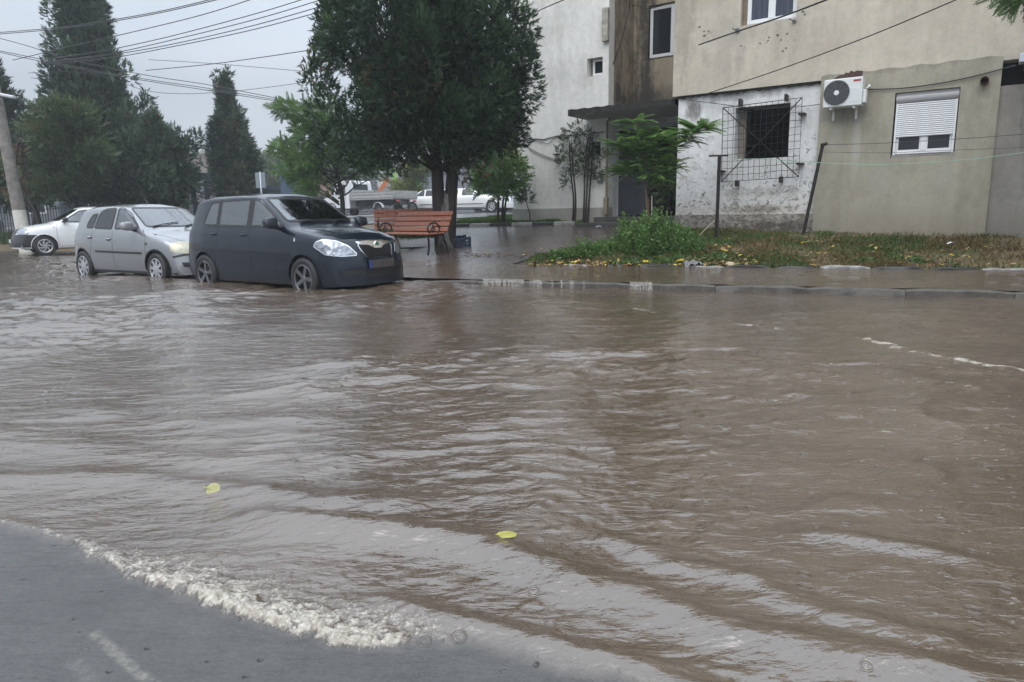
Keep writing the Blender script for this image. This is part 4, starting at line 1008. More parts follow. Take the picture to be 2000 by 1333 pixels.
    def hole(s, poly, kind, sg=-1, cond=None):
        O, ax, ay, d = s.frame(kind, sg); C_ = s.V[s.F].mean(1); a = C_ @ np.array(ax); b = C_ @ np.array(ay)
        va = s.V @ np.array(ax); vb = s.V @ np.array(ay)
        k = inpoly(va, vb, poly)[s.F].all(1)
        V4 = s.V[s.F]; nr = np.cross(V4[:, 2]-V4[:, 0], V4[:, 3]-V4[:, 1])
        # keep to the side we look at
        if kind == 'side': k &= (C_[:, 1]*sg > .25)
        if kind == 'front': k &= (C_[:, 0] > s.sp.get('wsmin', 0))
        if kind == 'rear': k &= (C_[:, 0] < s.sp.get('rwmax', -1.0))
        s.cut |= k
    def glass(s, name, poly, kind, sg=-1, m=None, seal=.034, sealm=None, see=True, lab=None):
        poly = [tuple(p) for p in poly]
        if see: s.hole(offpoly(poly, .004), kind, sg)
        g = s.decal(name, poly, kind, m or glass_m, sg, .0035, 0, .07)
        s.ribbon('window_seal', offpoly(poly, seal/2-.006), seal, kind, sealm or seal_m, sg, .006, closed=True, parent=g)
        if lab: g['label'] = lab
        return g
    def finish(s, paint, arches, zc=.30, Ra=.34, liner=True, shell=True, floor=True, lip=None):
        V = s.V.copy(); F = s.F; C_ = V[F].mean(1); ar = np.zeros(len(F), bool)
        for xa in arches:
            r = np.hypot(C_[:, 0]-xa, C_[:, 2]-zc); ar |= (r < Ra) & (np.abs(C_[:, 1]) > s.Wh*.6)
        keep = ~(ar | s.cut)
        # snap the wheel opening to a clean circle
        vi_cut = np.unique(F[ar]); vi_keep = np.unique(F[~ar]); bd = np.intersect1d(vi_cut, vi_keep)
        for i in bd:
            for xa in arches:
                dx, dz = V[i, 0]-xa, V[i, 2]-zc; r = math.hypot(dx, dz)
                if abs(r-Ra) < .05 and abs(V[i, 1]) > s.Wh*.55 and r > 1e-4: V[i, 0] = xa+dx/r*Ra; V[i, 2] = zc+dz/r*Ra
        me = npmesh('body', V, F[keep]); b = bmesh.new(); b.from_mesh(me)
        bmesh.ops.remove_doubles(b, verts=b.verts[:], dist=.0004); bmesh.ops.delete(b, geom=[v for v in b.verts if not v.link_faces], context='VERTS')
        bmesh.ops.recalc_face_normals(b, faces=b.faces[:]); b.to_mesh(me)
        s.body = add('body', me, paint, s.root, smooth=True); s.body['label'] = s.sp.get('bodylab', 'painted bodywork')
        if shell:
            for v in b.verts: v.co -= v.normal*.018
            for f in b.faces: f.normal_flip()
            me2 = bpy.data.meshes.new('interior'); b.to_mesh(me2); add('lining', me2, cabin_m, s.root, smooth=True)
        b.free()
        q = MB()
        for xa in arches:
            for sg in (-1, 1):
                k = 22; V_ = []; F_ = []
                for i in range(k+1):
                    a = R(-25)+R(230)*i/k
                    for (yy, rr) in ((s.Wh*.93, Ra+.004), (s.Wh*.45, Ra+.004), (s.Wh*.45, .0)):
                        V_.append((xa+rr*math.cos(a), sg*yy, zc+rr*math.sin(a)))
                for i in range(k): F_ += [(3*i, 3*i+3, 3*i+4, 3*i+1), (3*i+1, 3*i+4, 3*i+5, 3*i+2)]
                MB().raw(V_, F_).build('wheel_housing', tyre_m, s.root, smooth='ang')
                fr = s.frame('side', sg)
                pts = [(xa+(Ra+.006)*math.cos(R(-20)+R(220)*i/26), zc+(Ra+.006)*math.sin(R(-20)+R(220)*i/26)) for i in range(27)]
                pts = [p for p in pts if p[1] > s.sp['sill'][0][1]-.0+.01]
                s.ribbon('arch_lip', pts, .022, 'side', lip or paint, sg, .010, thick=.02)
        if floor:
            MB().bb((-s.L2+.25, -s.Wh+.12, .20), (s.L2-.3, s.Wh-.12, .23)).build('underbody', tyre_m, s.root)
    def cabin(s, xs=(-.05, -.85), zf=.25, dash=.62, wheel=True):
        q = MB(); w = s.Wh
        for x in xs:
            ys = (-.36, .36) if x == xs[0] else (0,)
            for y in ys:
                wd = .5 if len(ys) == 2 else 1.25
                c = MB(); c.box((x+.22, y, zf+.22), (.50, wd, .20)); c.build('seat', cabin_m, s.root, bev=.05)
                c = MB(); c.box((x-.10, y, zf+.52), (.14, wd*.95, .62), Matrix.Rotation(R(-14), 3, 'Y')); bb_ = c.build('backrest', cabin_m, s.root, bev=.05)
                for yy in ([y] if len(ys) == 2 else [-.36, .36]):
                    MB().box((x-.20, yy, zf+.93), (.10, .26, .17), Matrix.Rotation(R(-12), 3, 'Y')).build('headrest', cabin_m, s.root, bev=.04)
        MB().prism([(dash-.12, .62), (dash-.16, .84), (dash, .90), (dash+.42, .88), (dash+.42, .5)], (0, -w+.12, 0), (1, 0, 0), (0, 0, 1), (0, 2*w-.24, 0)).build('dashboard', dash_m, s.root, bev=.02)
        if wheel:
            c = MB(); R_ = Matrix.Rotation(R(-25), 3, 'Y'); P = [R_ @ Vector((0, .18*math.cos(t), .18*math.sin(t)))+Vector((dash-.27, .36, .84)) for t in [2*math.pi*i/24 for i in range(25)]]
            c.tube(P, .014, 6); c.tube([P[0], P[12]], .014, 6); c.tube([P[18], (dash-.1, .36, .78)], .02, 6); c.build('steering_wheel', tyre_m, s.root, smooth=True)
def make_wheel(car, x, y, z, r, w, rr, style, rimm, spin=0):
    """wheel > tyre, rim; axle along y"""
    sg = 1 if y > 0 else -1
    q = MB(); q.lathe([(0, -.02), (rr*.62, -.02), (rr*.62, .02), (0, .02)], 24, 'y'); q.lathe([(rr*.9, -w*.35), (rr*.92, w*.42)], 32, 'y')
    wh = q.build('wheel', mat('brake_disc', (.12, .11, .10), .4, .8) if 'brake_disc' not in bpy.data.materials else bpy.data.materials['brake_disc'], car.root, smooth='ang'); wh.location = (x, y, z)
    if sg < 0: wh.rotation_euler = (0, spin, 0)
    t = MB(); h = w/2
    t.lathe([(rr*.93, -h*.72), (rr, -h*.86), (rr+.02, -h*.96), ((rr+r)/2, -h*1.02), (r-.028, -h*.95), (r-.008, -h*.80), (r, -h*.6), (r, -h*.22), (r-.006, -h*.2), (r-.006, -h*.14), (r, -h*.12), (r, h*.12), (r-.006, h*.14), (r-.006, h*.2), (r, h*.22), (r, h*.6), (r-.008, h*.80), (r-.028, h*.95), ((r+rr)/2, h*1.02), (rr+.02, h*.96), (rr, h*.86), (rr*.93, h*.72)], 48, 'y')
    t.build('tyre', tyre_m, wh, smooth='ang')
    m = MB(); e = sg*h
    ring = [(rr*.90, e*.5), (rr*.90, e*.84), (rr*.965, e*.93), (rr*1.01, e*.88), (rr*.99, e*.5)]
    m.lathe(ring, 48, 'y', close=True)
    def spoke(a0, r0, r1, w0, w1, y0, y1, tw=0, d=.02):
        P = []
        for (r_, w_, y_, a_) in ((r0, w0, y0, a0), (r1, w1, y1, a0+tw)):
            c, s_ = math.cos(a_), math.sin(a_)
            for sd, dy in ((-1, 0), (1, 0), (1, -d*sg), (-1, -d*sg)):
                P.append((r_*c-sd*w_*s_, y_+dy+(0 if dy else 0), r_*s_+sd*w_*c))
        m.raw(P, [(0, 1, 2, 3), (4, 7, 6, 5), (0, 4, 5, 1), (1, 5, 6, 2), (2, 6, 7, 3), (3, 7, 4, 0)])
    if style == 'five':
        for k in range(5):
            a = 2*math.pi*k/5+.3; spoke(a, rr*.12, rr*.94, rr*.13, rr*.155, e*.72, e*.84)
        m.lathe([(0, e*.80), (rr*.16, e*.79), (rr*.2, e*.70), (rr*.2, e*.4)], 20, 'y')
    elif style == 'cap':      # plastic cover with eight lozenge holes
        for k in range(8):
            a = 2*math.pi*k/8; spoke(a, rr*.28, rr*.93, rr*.16, rr*.13, e*.86, e*.80)
        m.lathe([(0, e*.96), (rr*.16, e*.96), (rr*.34, e*.90), (rr*.36, e*.6)], 24, 'y')
    elif style == 'swirl':
        for k in range(7):
            a = 2*math.pi*k/7; spoke(a, rr*.2, rr*.62, rr*.10, rr*.13, e*.90, e*.88, .35); spoke(a+.35, rr*.60, rr*.93, rr*.13, rr*.10, e*.88, e*.80, .35)
        m.lathe([(0, e*.95), (rr*.22, e*.94), (rr*.28, e*.6)], 24, 'y')
    else:
        m.lathe([(0, e*.80), (rr*.3, e*.78), (rr*.5, e*.5), (rr*.9, e*.55)], 24, 'y')
    m.build('rim', rimm, wh, smooth='ang', ang=25)
    return wh
tyre_m = mat('tyre_rubber', (.018, .018, .019), .65, 0, (20, .3)); seal_m = mat('window_rubber', (.012, .012, .013), .35)
cabin_m = mat('dark_upholstery', (.035, .035, .038), .9, 0, (12, .3)); dash_m = mat('dashboard_plastic', (.03, .03, .032), .55)
black_pl = mat('black_plastic', (.018, .019, .021), .38, 0, (9, .3)); chrome = mat('chrome', (.75, .76, .78), .12, 1.0); alloy = mat('alloy_dark', (.16, .165, .175), .32, .8); silver_cap = mat('silver_wheel_cover', (.48, .49, .51), .3, .7)
lamp_m, nt, b = newmat('headlamp_glass'); b.inputs['Base Color'].default_value = (.30, .32, .35, 1); b.inputs['Metallic'].default_value = .8; b.inputs['Roughness'].default_value = .12
b.inputs['Coat Weight'].default_value = 1; b.inputs['Coat Roughness'].default_value = .02
_t = N(nt, 'ShaderNodeTexCoord').outputs['Object']; _v = N(nt, 'ShaderNodeTexVoronoi', Scale=13); nt.links.new(_t, _v.inputs['Vector']); _bp = N(nt, 'ShaderNodeBump', Strength=.55, Distance=.03); nt.links.new(_v.outputs['Distance'], _bp.inputs['Height']); nt.links.new(_bp.outputs[0], b.inputs['Normal'])
lampy_m = mat('yellowed_headlamp', (.46, .44, .33), .18, .25, (9, .25), coat=1)
amber_m = mat('amber_lens', (.55, .18, .02), .15, 0, coat=1); red_m = mat('red_lens', (.35, .012, .012), .12, 0, (20, .3), coat=1); clear_m = mat('clear_lens', (.55, .55, .56), .15, .2, (12, .2), coat=1)
plate_m = mat('plate_white', (.62, .62, .60), .4); plate_blur = mat('muddy_plate', (.075, .065, .06), .5, 0, (7, .4)); blue_m = mat('plate_blue', (.02, .06, .30), .4)
glass_m, nt, b = newmat('car_glass'); nt.nodes.remove(b)
_tr = N(nt, 'ShaderNodeBsdfTransparent'); _tr.inputs[0].default_value = (.60, .70, .68, 1); _gl = N(nt, 'ShaderNodeBsdfGlossy'); _gl.inputs['Roughness'].default_value = .02; _gl.inputs[0].default_value = (.95, .97, 1, 1)
_lw = N(nt, 'ShaderNodeFresnel', IOR=1.75); _t = N(nt, 'ShaderNodeTexCoord').outputs['Object']; _n = noise(nt, _t, 9, 3, .6); _bp = N(nt, 'ShaderNodeBump', Strength=.12, Distance=.01); nt.links.new(_n, _bp.inputs['Height']); nt.links.new(_bp.outputs[0], _gl.inputs['Normal'])
_ms = N(nt, 'ShaderNodeMixShader'); nt.links.new(mathn(nt, 'ADD', _lw.outputs[0], .10), _ms.inputs[0]); nt.links.new(_tr.outputs[0], _ms.inputs[1]); nt.links.new(_gl.outputs[0], _ms.inputs[2]); nt.links.new(_ms.outputs[0], nt.nodes['Material Output'].inputs[0])
darkglass = mat('dark_car_glass', (.012, .015, .018), .03); darkglass.node_tree.nodes['Principled BSDF'].inputs['IOR'].default_value = 1.6
def paint(name, c, metal=.35, rough=.32, wet=.05, coat=1):
    m, nt, b = newmat(name); b.inputs['Base Color'].default_value = rgba(c); b.inputs['Metallic'].default_value = metal; b.inputs['Roughness'].default_value = rough
    b.inputs['Coat Weight'].default_value = coat; b.inputs['Coat Roughness'].default_value = .03
    t = N(nt, 'ShaderNodeTexCoord').outputs['Object']; v = noise(nt, t, 90, 2, .5); n2 = noise(nt, t, 5, 3, .6)
    bp = N(nt, 'ShaderNodeBump', Strength=wet, Distance=.004); nt.links.new(mathn(nt, 'ADD', mathn(nt, 'POWER', v, 5), mathn(nt, 'MULTIPLY', n2, .3)), bp.inputs['Height']); nt.links.new(bp.outputs[0], b.inputs['Coat Normal'])
    # road film low on the doors
    sp_ = N(nt, 'ShaderNodeSeparateXYZ'); nt.links.new(t, sp_.inputs[0]); f = mathn(nt, 'MULTIPLY', mathn(nt, 'SUBTRACT', .42, mathn(nt, 'ADD', sp_.outputs[2], mathn(nt, 'MULTIPLY', n2, -.2))), 2.0, clamp=True)
    nt.links.new(mixc(nt, mathn(nt, 'MULTIPLY', f, .3), c, tuple(.5*q+.03 for q in c)), b.inputs['Base Color']); nt.links.new(mathn(nt, 'ADD', mathn(nt, 'MULTIPLY', f, .3), rough), b.inputs['Roughness'])
    return m
def mirror(car, x, y, z, m, sc=(1, 1, 1)):
    b = bmesh.new(); bmesh.ops.create_cube(b, size=1)
    bmesh.ops.subdivide_edges(b, edges=b.edges[:], cuts=4, use_grid_fill=True)
    for v in b.verts:
        p = v.co.copy(); q = p.normalized()*.5*1.12; p = p.lerp(q, .62); v.co = Vector((p.x*.14*sc[0]+(-.03*p.z), p.y*.22*sc[1], p.z*.155*sc[2]*(1-.25*p.y*(1 if y > 0 else -1))))
    me = bpy.data.meshes.new('mirror'); b.to_mesh(me); b.free(); o = add('mirror', me, m, car.root, smooth=True); o.location = (x, y, z)
    sg = 1 if y > 0 else -1
    st = MB().tube([(.0, -sg*.05, -.04), (.015, -sg*.12, -.07), (.02, -sg*.18, -.085)], [.03, .028, .03], 8).build('bracket', black_pl, o, smooth=True)
    g = MB().box((-.072*sc[0], 0, 0), (.006, .16*sc[1], .11*sc[2])).build('mirror_glass', chrome, o, bev=.002); return o
def handle(car, x, z, sg, m, l=.16, w=.022):
    fr = car.frame('side', sg); p0, n0 = car.proj(fr, x-l/2, z); p1, _ = car.proj(fr, x+l/2, z); pm, _ = car.proj(fr, x, z)
    c = car.decal('handle_cup', roundpoly([(x-.05, z-.03), (x+.05, z-.03), (x+.05, z+.025), (x-.05, z+.025)], .02), 'side', seal_m, sg, .001, 0, .1)
    return MB().tube([p0+n0*.0, p0+n0*.022+Vector((.015, 0, 0)), pm+n0*.03, p1+n0*.022-Vector((.015, 0, 0)), p1], [w*.5, w*.55, w*.6, w*.55, w*.5], 8).build('door_handle', m, car.root, smooth=True)
def wiper(car, pts, kind='front'):
    fr = car.frame(kind); P = []
    for (a, b) in pts: h, n = car.proj(fr, a, b); P.append(h+n*.022)
    return MB().tube(P, [.012]+[.008]*(len(P)-1), 6).build('wiper', black_pl, car.root)
# ---- dark grey hatchback
def dark_hatch():
    sp = dict(L=3.99, W=1.64, bodylab='dark slate grey bodywork, wet bonnet',
        top=[(-1.995, .60), (-1.97, .80), (-1.90, .98), (-1.74, 1.27), (-1.65, 1.42), (-1.53, 1.465), (-1.2, 1.495), (-.5, 1.505), (.0, 1.49), (.12, 1.46), (.93, 1.035), (1.05, 1.005), (1.35, .965), (1.65, .905), (1.82, .835), (1.905, .755), (1.96, .63), (1.995, .46)],
        belt=[(-2.0, .93), (-1.2, .985), (0, .965), (.9, .935), (1.5, .865), (2.0, .75)], sill=[(-2, .24), (-1.7, .21), (-1, .19), (1, .19), (1.7, .17), (2.0, .19)],
        plan=[(-2.0, .86), (-1.8, .94), (-1.4, .99), (-.6, 1.0), (.6, 1.0), (1.3, .985), (1.7, .955), (1.9, .92), (2.0, .89)], drop=[(-2, .03), (-1.7, .05), (-1.2, .055), (.1, .05), (.6, .045), (1.0, .05), (1.6, .06), (2, .05)],
        tumble=.22, sweep=(.13, .16), nose=.17, wsmin=.05, round=.024)
    c = Car('dark_hatchback', sp); P = paint('slate_paint', (.009, .014, .026), .3, .2, .015, .5); P.node_tree.nodes['Principled BSDF'].inputs['Specular IOR Level'].default_value = .35; s_ = c.root
    fd = roundpoly([(.745, 1.01, .02), (.69, 1.05), (.12, 1.395), (-.03, 1.415), (-.03, 1.0)], .03)
    rd = roundpoly([(-.10, 1.0), (-.10, 1.417), (-.86, 1.40), (-.86, 1.015)], .03); qd = roundpoly([(-.895, 1.017), (-.895, 1.398), (-1.14, 1.375), (-1.29, 1.08), (-1.24, 1.025)], .04)
    for sg in (-1, 1):
        for p in (fd, rd, qd): c.glass('window', p, 'side', sg)
        c.decal('pillar_trim', [(-.10, .99), (-.03, .99), (-.03, 1.42), (-.10, 1.42)], 'side', seal_m, sg, .005, .006)
        c.decal('pillar_trim', [(-.892, 1.0), (-.863, 1.0), (-.863, 1.41), (-.892, 1.41)], 'side', seal_m, sg, .005, .006)
    ws = roundpoly([(-.655, 1.075), (.655, 1.075), (.555, 1.425), (-.555, 1.425)], .05); c.glass('windscreen', ws, 'front', seal=.03)
    rw = roundpoly([(-.56, 1.08), (.56, 1.08), (.50, 1.38), (-.50, 1.38)], .06); c.glass('rear_window', rw, 'rear')
    c.finish(P, (1.17, -1.29), zc=.295, Ra=.335)
    c.cabin(xs=(-.05, -.95), dash=.72)
    for sg in (-1, 1):
        for x in (1.17, -1.29): make_wheel(c, x, sg*.735, .289, .289, .175, .195, 'five', alloy, spin=.35 if x > 0 else .1)
        # door gaps
        for pts in ([(-.05, .985), (-.03, .5), (-.04, .25)], [(.78, .99), (.93, .90), (.95, .60), (.90, .25)], [(-.885, 1.0), (-.885, .85), (-.90, .70), (-.945, .55), (-1.0, .36), (-.97, .24)], [(-.97, .235), (.90, .235)]):
            c.ribbon('panel_gap', pts, .007, 'side', seal_m, sg, .0012)
        c.ribbon('side_moulding', [(.80, .535), (.02, .555), (-.02, .556), (-.86, .575)], .020, 'side', P, sg, .012, thick=.012)
        c.ribbon('sill_trim', [(.84, .215), (-.95, .215)], .05, 'side', black_pl, sg, .006)
        handle(c, -.20, .885, sg, P); handle(c, -.97, .90, sg, P)
        mirror(c, .66, sg*.93, 1.06, P)
        hl = roundpoly([(.45, .735), (.49, .80), (.60, .825), (.78, .80), (.94, .735), (1.05, .635), (1.05, .605), (.85, .60), (.62, .625)], .018)
        h = c.decal('headlight', hl, 'fcorner', lamp_m, sg, .008, .02, .04)
        c.ribbon('lamp_rim', hl, .012, 'fcorner', chrome, sg, .010, closed=True, parent=h)
        tl = roundpoly([(-1.30, .70), (-1.42, 1.02), (-1.33, 1.04), (-1.12, .99), (-1.10, .74)], .04); c.decal('tail_light', tl, 'rcorner', red_m, sg, .012, .02, .05)
        c.decal('indicator', roundpoly([(1.0, .80), (1.03, .80), (1.025, .85), (1.0, .85)], .01), 'side', clear_m, sg, .006, .006)
        c.decal('air_intake', roundpoly([(.30, .335), (.62, .335), (.66, .40), (.30, .42)], .03), 'front', black_pl, 1, .004, .01) if sg > 0 else c.decal('air_intake', roundpoly([(-.30, .335), (-.62, .335), (-.66, .40), (-.30, .42)], .03), 'front', black_pl, 1, .004, .01)
        c.ribbon('bonnet_gap', [(.98, sg*.70), (1.35, sg*.665), (1.62, sg*.60), (1.80, sg*.46), (1.86, sg*.33)], .008, 'top', seal_m, off=.0012)
        c.ribbon('bonnet_crease', [(1.02, sg*.52), (1.45, sg*.44), (1.80, sg*.30)], .02, 'top', P, off=.004, thick=.004)
    # grille with chrome brow and round badge
    gr = roundpoly([(-.345, .745), (-.34, .70), (-.25, .575), (.25, .575), (.34, .70), (.345, .745), (.15, .74), (0, .70), (-.15, .74)], .015)
    g = c.decal('grille', gr, 'front', seal_m, 1, .004, .01)
    for k in range(19):
        y = -.27+.03*k
        if abs(y) > .035 or True: c.ribbon('grille_slat', [(y*.9, .59), (y*1.1, .725 if abs(y) > .08 else .69)], .010, 'front', black_pl, 1, .016, parent=g)
    c.decal('grille_brow', roundpoly([(-.36, .785), (-.355, .750), (-.17, .735), (-.07, .69), (.07, .69), (.17, .735), (.355, .750), (.36, .785), (.15, .795), (-.15, .795)], .012), 'front', chrome, 1, .014, .016)
    for sg in (-1, 1): c.ribbon('grille_side', [(sg*.35, .745), (sg*.34, .69), (sg*.265, .58)], .014, 'front', chrome, 1, .012)
    p, n = c.proj(c.frame('front'), 0, .748); bd = MB().lathe([(0, .012), (.040, .010), (.046, .004), (.046, -.01)], 28, 'x', tuple(p+Vector((.012, 0, 0)))).build('badge', chrome, s_, smooth='ang')
    e = MB().lathe([(0, .016), (.031, .014), (.034, .011)], 28, 'x', tuple(p+Vector((.012, 0, 0)))).build('emblem', mat('green_enamel', (.03, .16, .09), .25, 0, coat=1), bd, smooth='ang')
    q = MB(); px_ = p.x+.031   # the winged arrow on the green disc
    q.prism([(-.004, -.022), (.004, -.022), (.005, .008), (-.005, .008)], (px_, 0, p.z), (0, 1, 0), (0, 0, 1), (.003, 0, 0))
    q.prism([(-.012, .004), (0, .024), (.012, .004)], (px_+.0005, 0, p.z), (0, 1, 0), (0, 0, 1), (.003, 0, 0)).prism([(.004, -.012), (.020, -.004), (.020, .003), (.004, -.004)], (px_, 0, p.z), (0, 1, 0), (0, 0, 1), (.003, 0, 0))
    q.build('emblem_mark', chrome, bd)
    c.decal('lower_grille', roundpoly([(-.27, .30), (.27, .30), (.28, .42), (-.28, .42)], .03), 'front', black_pl, 1, .004, .01)
    p, n = c.proj(c.frame('front'), 0, .48); pl_ = MB().box((p.x+.014, 0, .475), (.014, .52, .115)).build('number_plate', plate_blur, s_, bev=.004)
    MB().box((p.x+.0225, -.237, .475), (.003, .044, .108)).build('country_strip', blue_m, pl_)
    wiper(c, [(-.50, 1.05), (-.30, 1.075), (.05, 1.095)]); wiper(c, [(.08, 1.045), (.30, 1.07), (.60, 1.085)])
    p = (-.05, 0, 1.33); MB().box((.16, 0, 1.36), (.03, .22, .06)).build('inner_mirror', black_pl, s_, bev=.01)
    return c
hatch = dark_hatch()

# ---- small silver hatchback
def silver_hatch():
    sp = dict(L=3.82, W=1.646, bodylab='silver bodywork',
        top=[(-1.91, .60), (-1.89, .80), (-1.80, .98), (-1.62, 1.27), (-1.52, 1.37), (-1.40, 1.40), (-1.0, 1.432), (-.5, 1.44), (-.1, 1.425), (.10, 1.39), (.92, .985), (1.02, .95), (1.3, .90), (1.55, .835), (1.70, .765), (1.80, .68), (1.86, .56), (1.90, .42)],
        belt=[(-1.91, .92), (-1.2, .95), (0, .925), (.9, .89), (1.4, .80), (1.9, .66)], sill=[(-1.91, .22), (-1.5, .19), (1, .19), (1.6, .17), (1.91, .19)],
        plan=[(-1.91, .86), (-1.7, .94), (-1.35, .985), (-.6, 1.0), (.6, 1.0), (1.2, .985), (1.6, .94), (1.8, .89), (1.91, .85)], drop=[(-2, .03), (-1.6, .06), (-1.2, .07), (.1, .06), (.6, .05), (1.0, .06), (1.5, .08), (2, .06)],
        tumble=.30, sweep=(.16, .16), nose=.22, wsmin=.05, round=.035)
    c = Car('silver_hatchback', sp); P = paint('silver_paint', (.26, .265, .28), .6, .3); s_ = c.root
    fd = roundpoly([(.63, .985, .02), (.56, 1.05), (.25, 1.25, .10), (.02, 1.345, .08), (-.13, 1.355), (-.13, .975)], .05)
    rd = roundpoly([(-.23, .975), (-.22, 1.355), (-.55, 1.345, .1), (-.76, 1.28, .1), (-.85, .99)], .05); qd = roundpoly([(-.91, .995), (-.83, 1.26, .03), (-1.02, 1.24, .05), (-1.14, 1.08), (-1.14, 1.0)], .04)
    for sg in (-1, 1):
        for p in (fd, rd, qd): c.glass('window', p, 'side', sg, m=None if p is fd else tint_glass)
    ws = roundpoly([(-.64, 1.01), (.64, 1.01), (.53, 1.355), (-.53, 1.355)], .06); c.glass('windscreen', ws, 'front', seal=.025)
    rw = roundpoly([(-.52, 1.03), (.52, 1.03), (.45, 1.32), (-.45, 1.32)], .06); c.glass('rear_window', rw, 'rear')
    c.finish(P, (1.15, -1.34), zc=.29, Ra=.33, lip=black_pl)
    c.cabin(xs=(-.1, -.95), dash=.66)
    for sg in (-1, 1):
        for x in (1.15, -1.34): make_wheel(c, x, sg*.735, .285, .285, .165, .19, 'cap', silver_cap, spin=.2)
        for pts in ([(-.18, .95), (-.18, .5), (-.18, .25)], [(.72, .97), (.86, .86), (.88, .60), (.82, .25)], [(-.88, .96), (-.92, .80), (-.98, .62), (-1.02, .5), (-1.06, .40), (-.98, .24)], [(-.98, .235), (.82, .235)]):
            c.ribbon('panel_gap', pts, .008, 'side', seal_m, sg, .0012)
        c.ribbon('side_moulding', [(.76, .56), (-.80, .575)], .035, 'side', black_pl, sg, .012, thick=.012)
        c.ribbon('sill_trim', [(.80, .215), (-1.0, .215)], .04, 'side', black_pl, sg, .006)
        handle(c, -.30, .80, sg, P, .13, .03); handle(c, -.98, .83, sg, P, .13, .03)
        mirror(c, .56, sg*.92, 1.03, P, (1, 1.05, .95))
        hl = roundpoly([(.55, .60), (.57, .72), (.70, .765), (.95, .73), (1.08, .66), (1.10, .585), (.95, .55), (.70, .56)], .05)
        c.decal('headlight', hl, 'fcorner', lampy_m, sg, .010, .02, .04)
        c.decal('tail_light', roundpoly([(-1.18, .72), (-1.16, .96), (-1.05, 1.08), (-.99, 1.0), (-1.02, .76)], .04), 'rcorner', clear_m, sg, .012, .02, .05)
        c.decal('tail_lens', roundpoly([(-1.15, .83), (-1.06, .83), (-1.06, .90), (-1.15, .90)], .03), 'rcorner', amber_m, sg, .016, .01, .05)
        c.decal('rear_bumper', roundpoly([(-1.35, .24), (-1.35, .66), (-1.0, .69), (-.93, .52), (-.93, .24)], .03), 'rcorner', black_pl, sg, .010, .02, .05)
        c.decal('indicator', roundpoly([(.90, .70), (.94, .70), (.94, .745), (.90, .745)], .015), 'side', black_pl, sg, .006, .006)
        c.ribbon('bonnet_gap', [(.93, sg*.68), (1.25, sg*.63), (1.5, sg*.55), (1.68, sg*.42), (1.76, sg*.2), (1.77, 0)], .008, 'top', seal_m, off=.0012)
        fg = c.decal('fog_recess', roundpoly([(sg*.42, .32), (sg*.62, .33), (sg*.64, .41), (sg*.42, .40)], .02), 'front', black_pl, 1, .004, .01)
        c.ribbon('bumper_groove', [(.60, .50), (.80, .535), (1.10, .545)], .035, 'fcorner', black_pl, sg, .006)
    c.decal('grille', roundpoly([(-.42, .50), (.42, .50), (.45, .585), (-.45, .585)], .02), 'front', black_pl, 1, .005, .01)
    c.ribbon('grille_bar', [(-.44, .60), (.44, .60)], .035, 'front', chrome, 1, .014)
    p, n = c.proj(c.frame('front'), 0, .60); MB().lathe([(.030, .004), (.036, .010), (.042, .004), (.036, -.002)], 24, 'x', tuple(p+Vector((.02, 0, 0))), close=True).box((p.x+.024, 0, .60), (.004, .075, .007)).build('badge', chrome, s_, smooth='ang')
    c.decal('lower_grille', roundpoly([(-.38, .28), (.38, .28), (.38, .39), (-.38, .39)], .03), 'front', black_pl, 1, .004, .01)
    p, n = c.proj(c.frame('front'), 0, .44); pl_ = MB().box((p.x+.012, 0, .44), (.014, .52, .11)).build('number_plate', plate_m, s_, bev=.004); MB().box((p.x+.0205, -.237, .44), (.003, .044, .104)).build('country_strip', blue_m, pl_)
    wiper(c, [(-.55, 1.0), (-.35, 1.035), (.0, 1.075)]); wiper(c, [(.02, .995), (.25, 1.03), (.55, 1.055)])
    p, n = c.proj(c.frame('front'), -.18, 1.33); MB().box((p.x-.05, -.05, 1.27), (.02, .10, .07)).build('green_sticker', mat('green_sticker', (.20, .62, .12), .5), s_); 
    MB().tube([(-.2, 0, 1.43), (-.26, 0, 1.50), (-.36, 0, 1.62)], [.012, .006, .003], 6).build('aerial', black_pl, s_)
    c.decal('dark_car_stand_in', roundpoly([(-1.45, -.46), (-.62, -.50), (-.62, .50), (-1.45, .46)], .06), 'top', darkglass, 1, .008, .012)  # added dark decal, stands in for the roof of a dark car behind
    return c
tint_glass, nt, b = newmat('tinted_car_glass'); b.inputs['Base Color'].default_value = (.014, .014, .018, 1); b.inputs['Roughness'].default_value = .04; b.inputs['IOR'].default_value = 1.55
silver = silver_hatch()
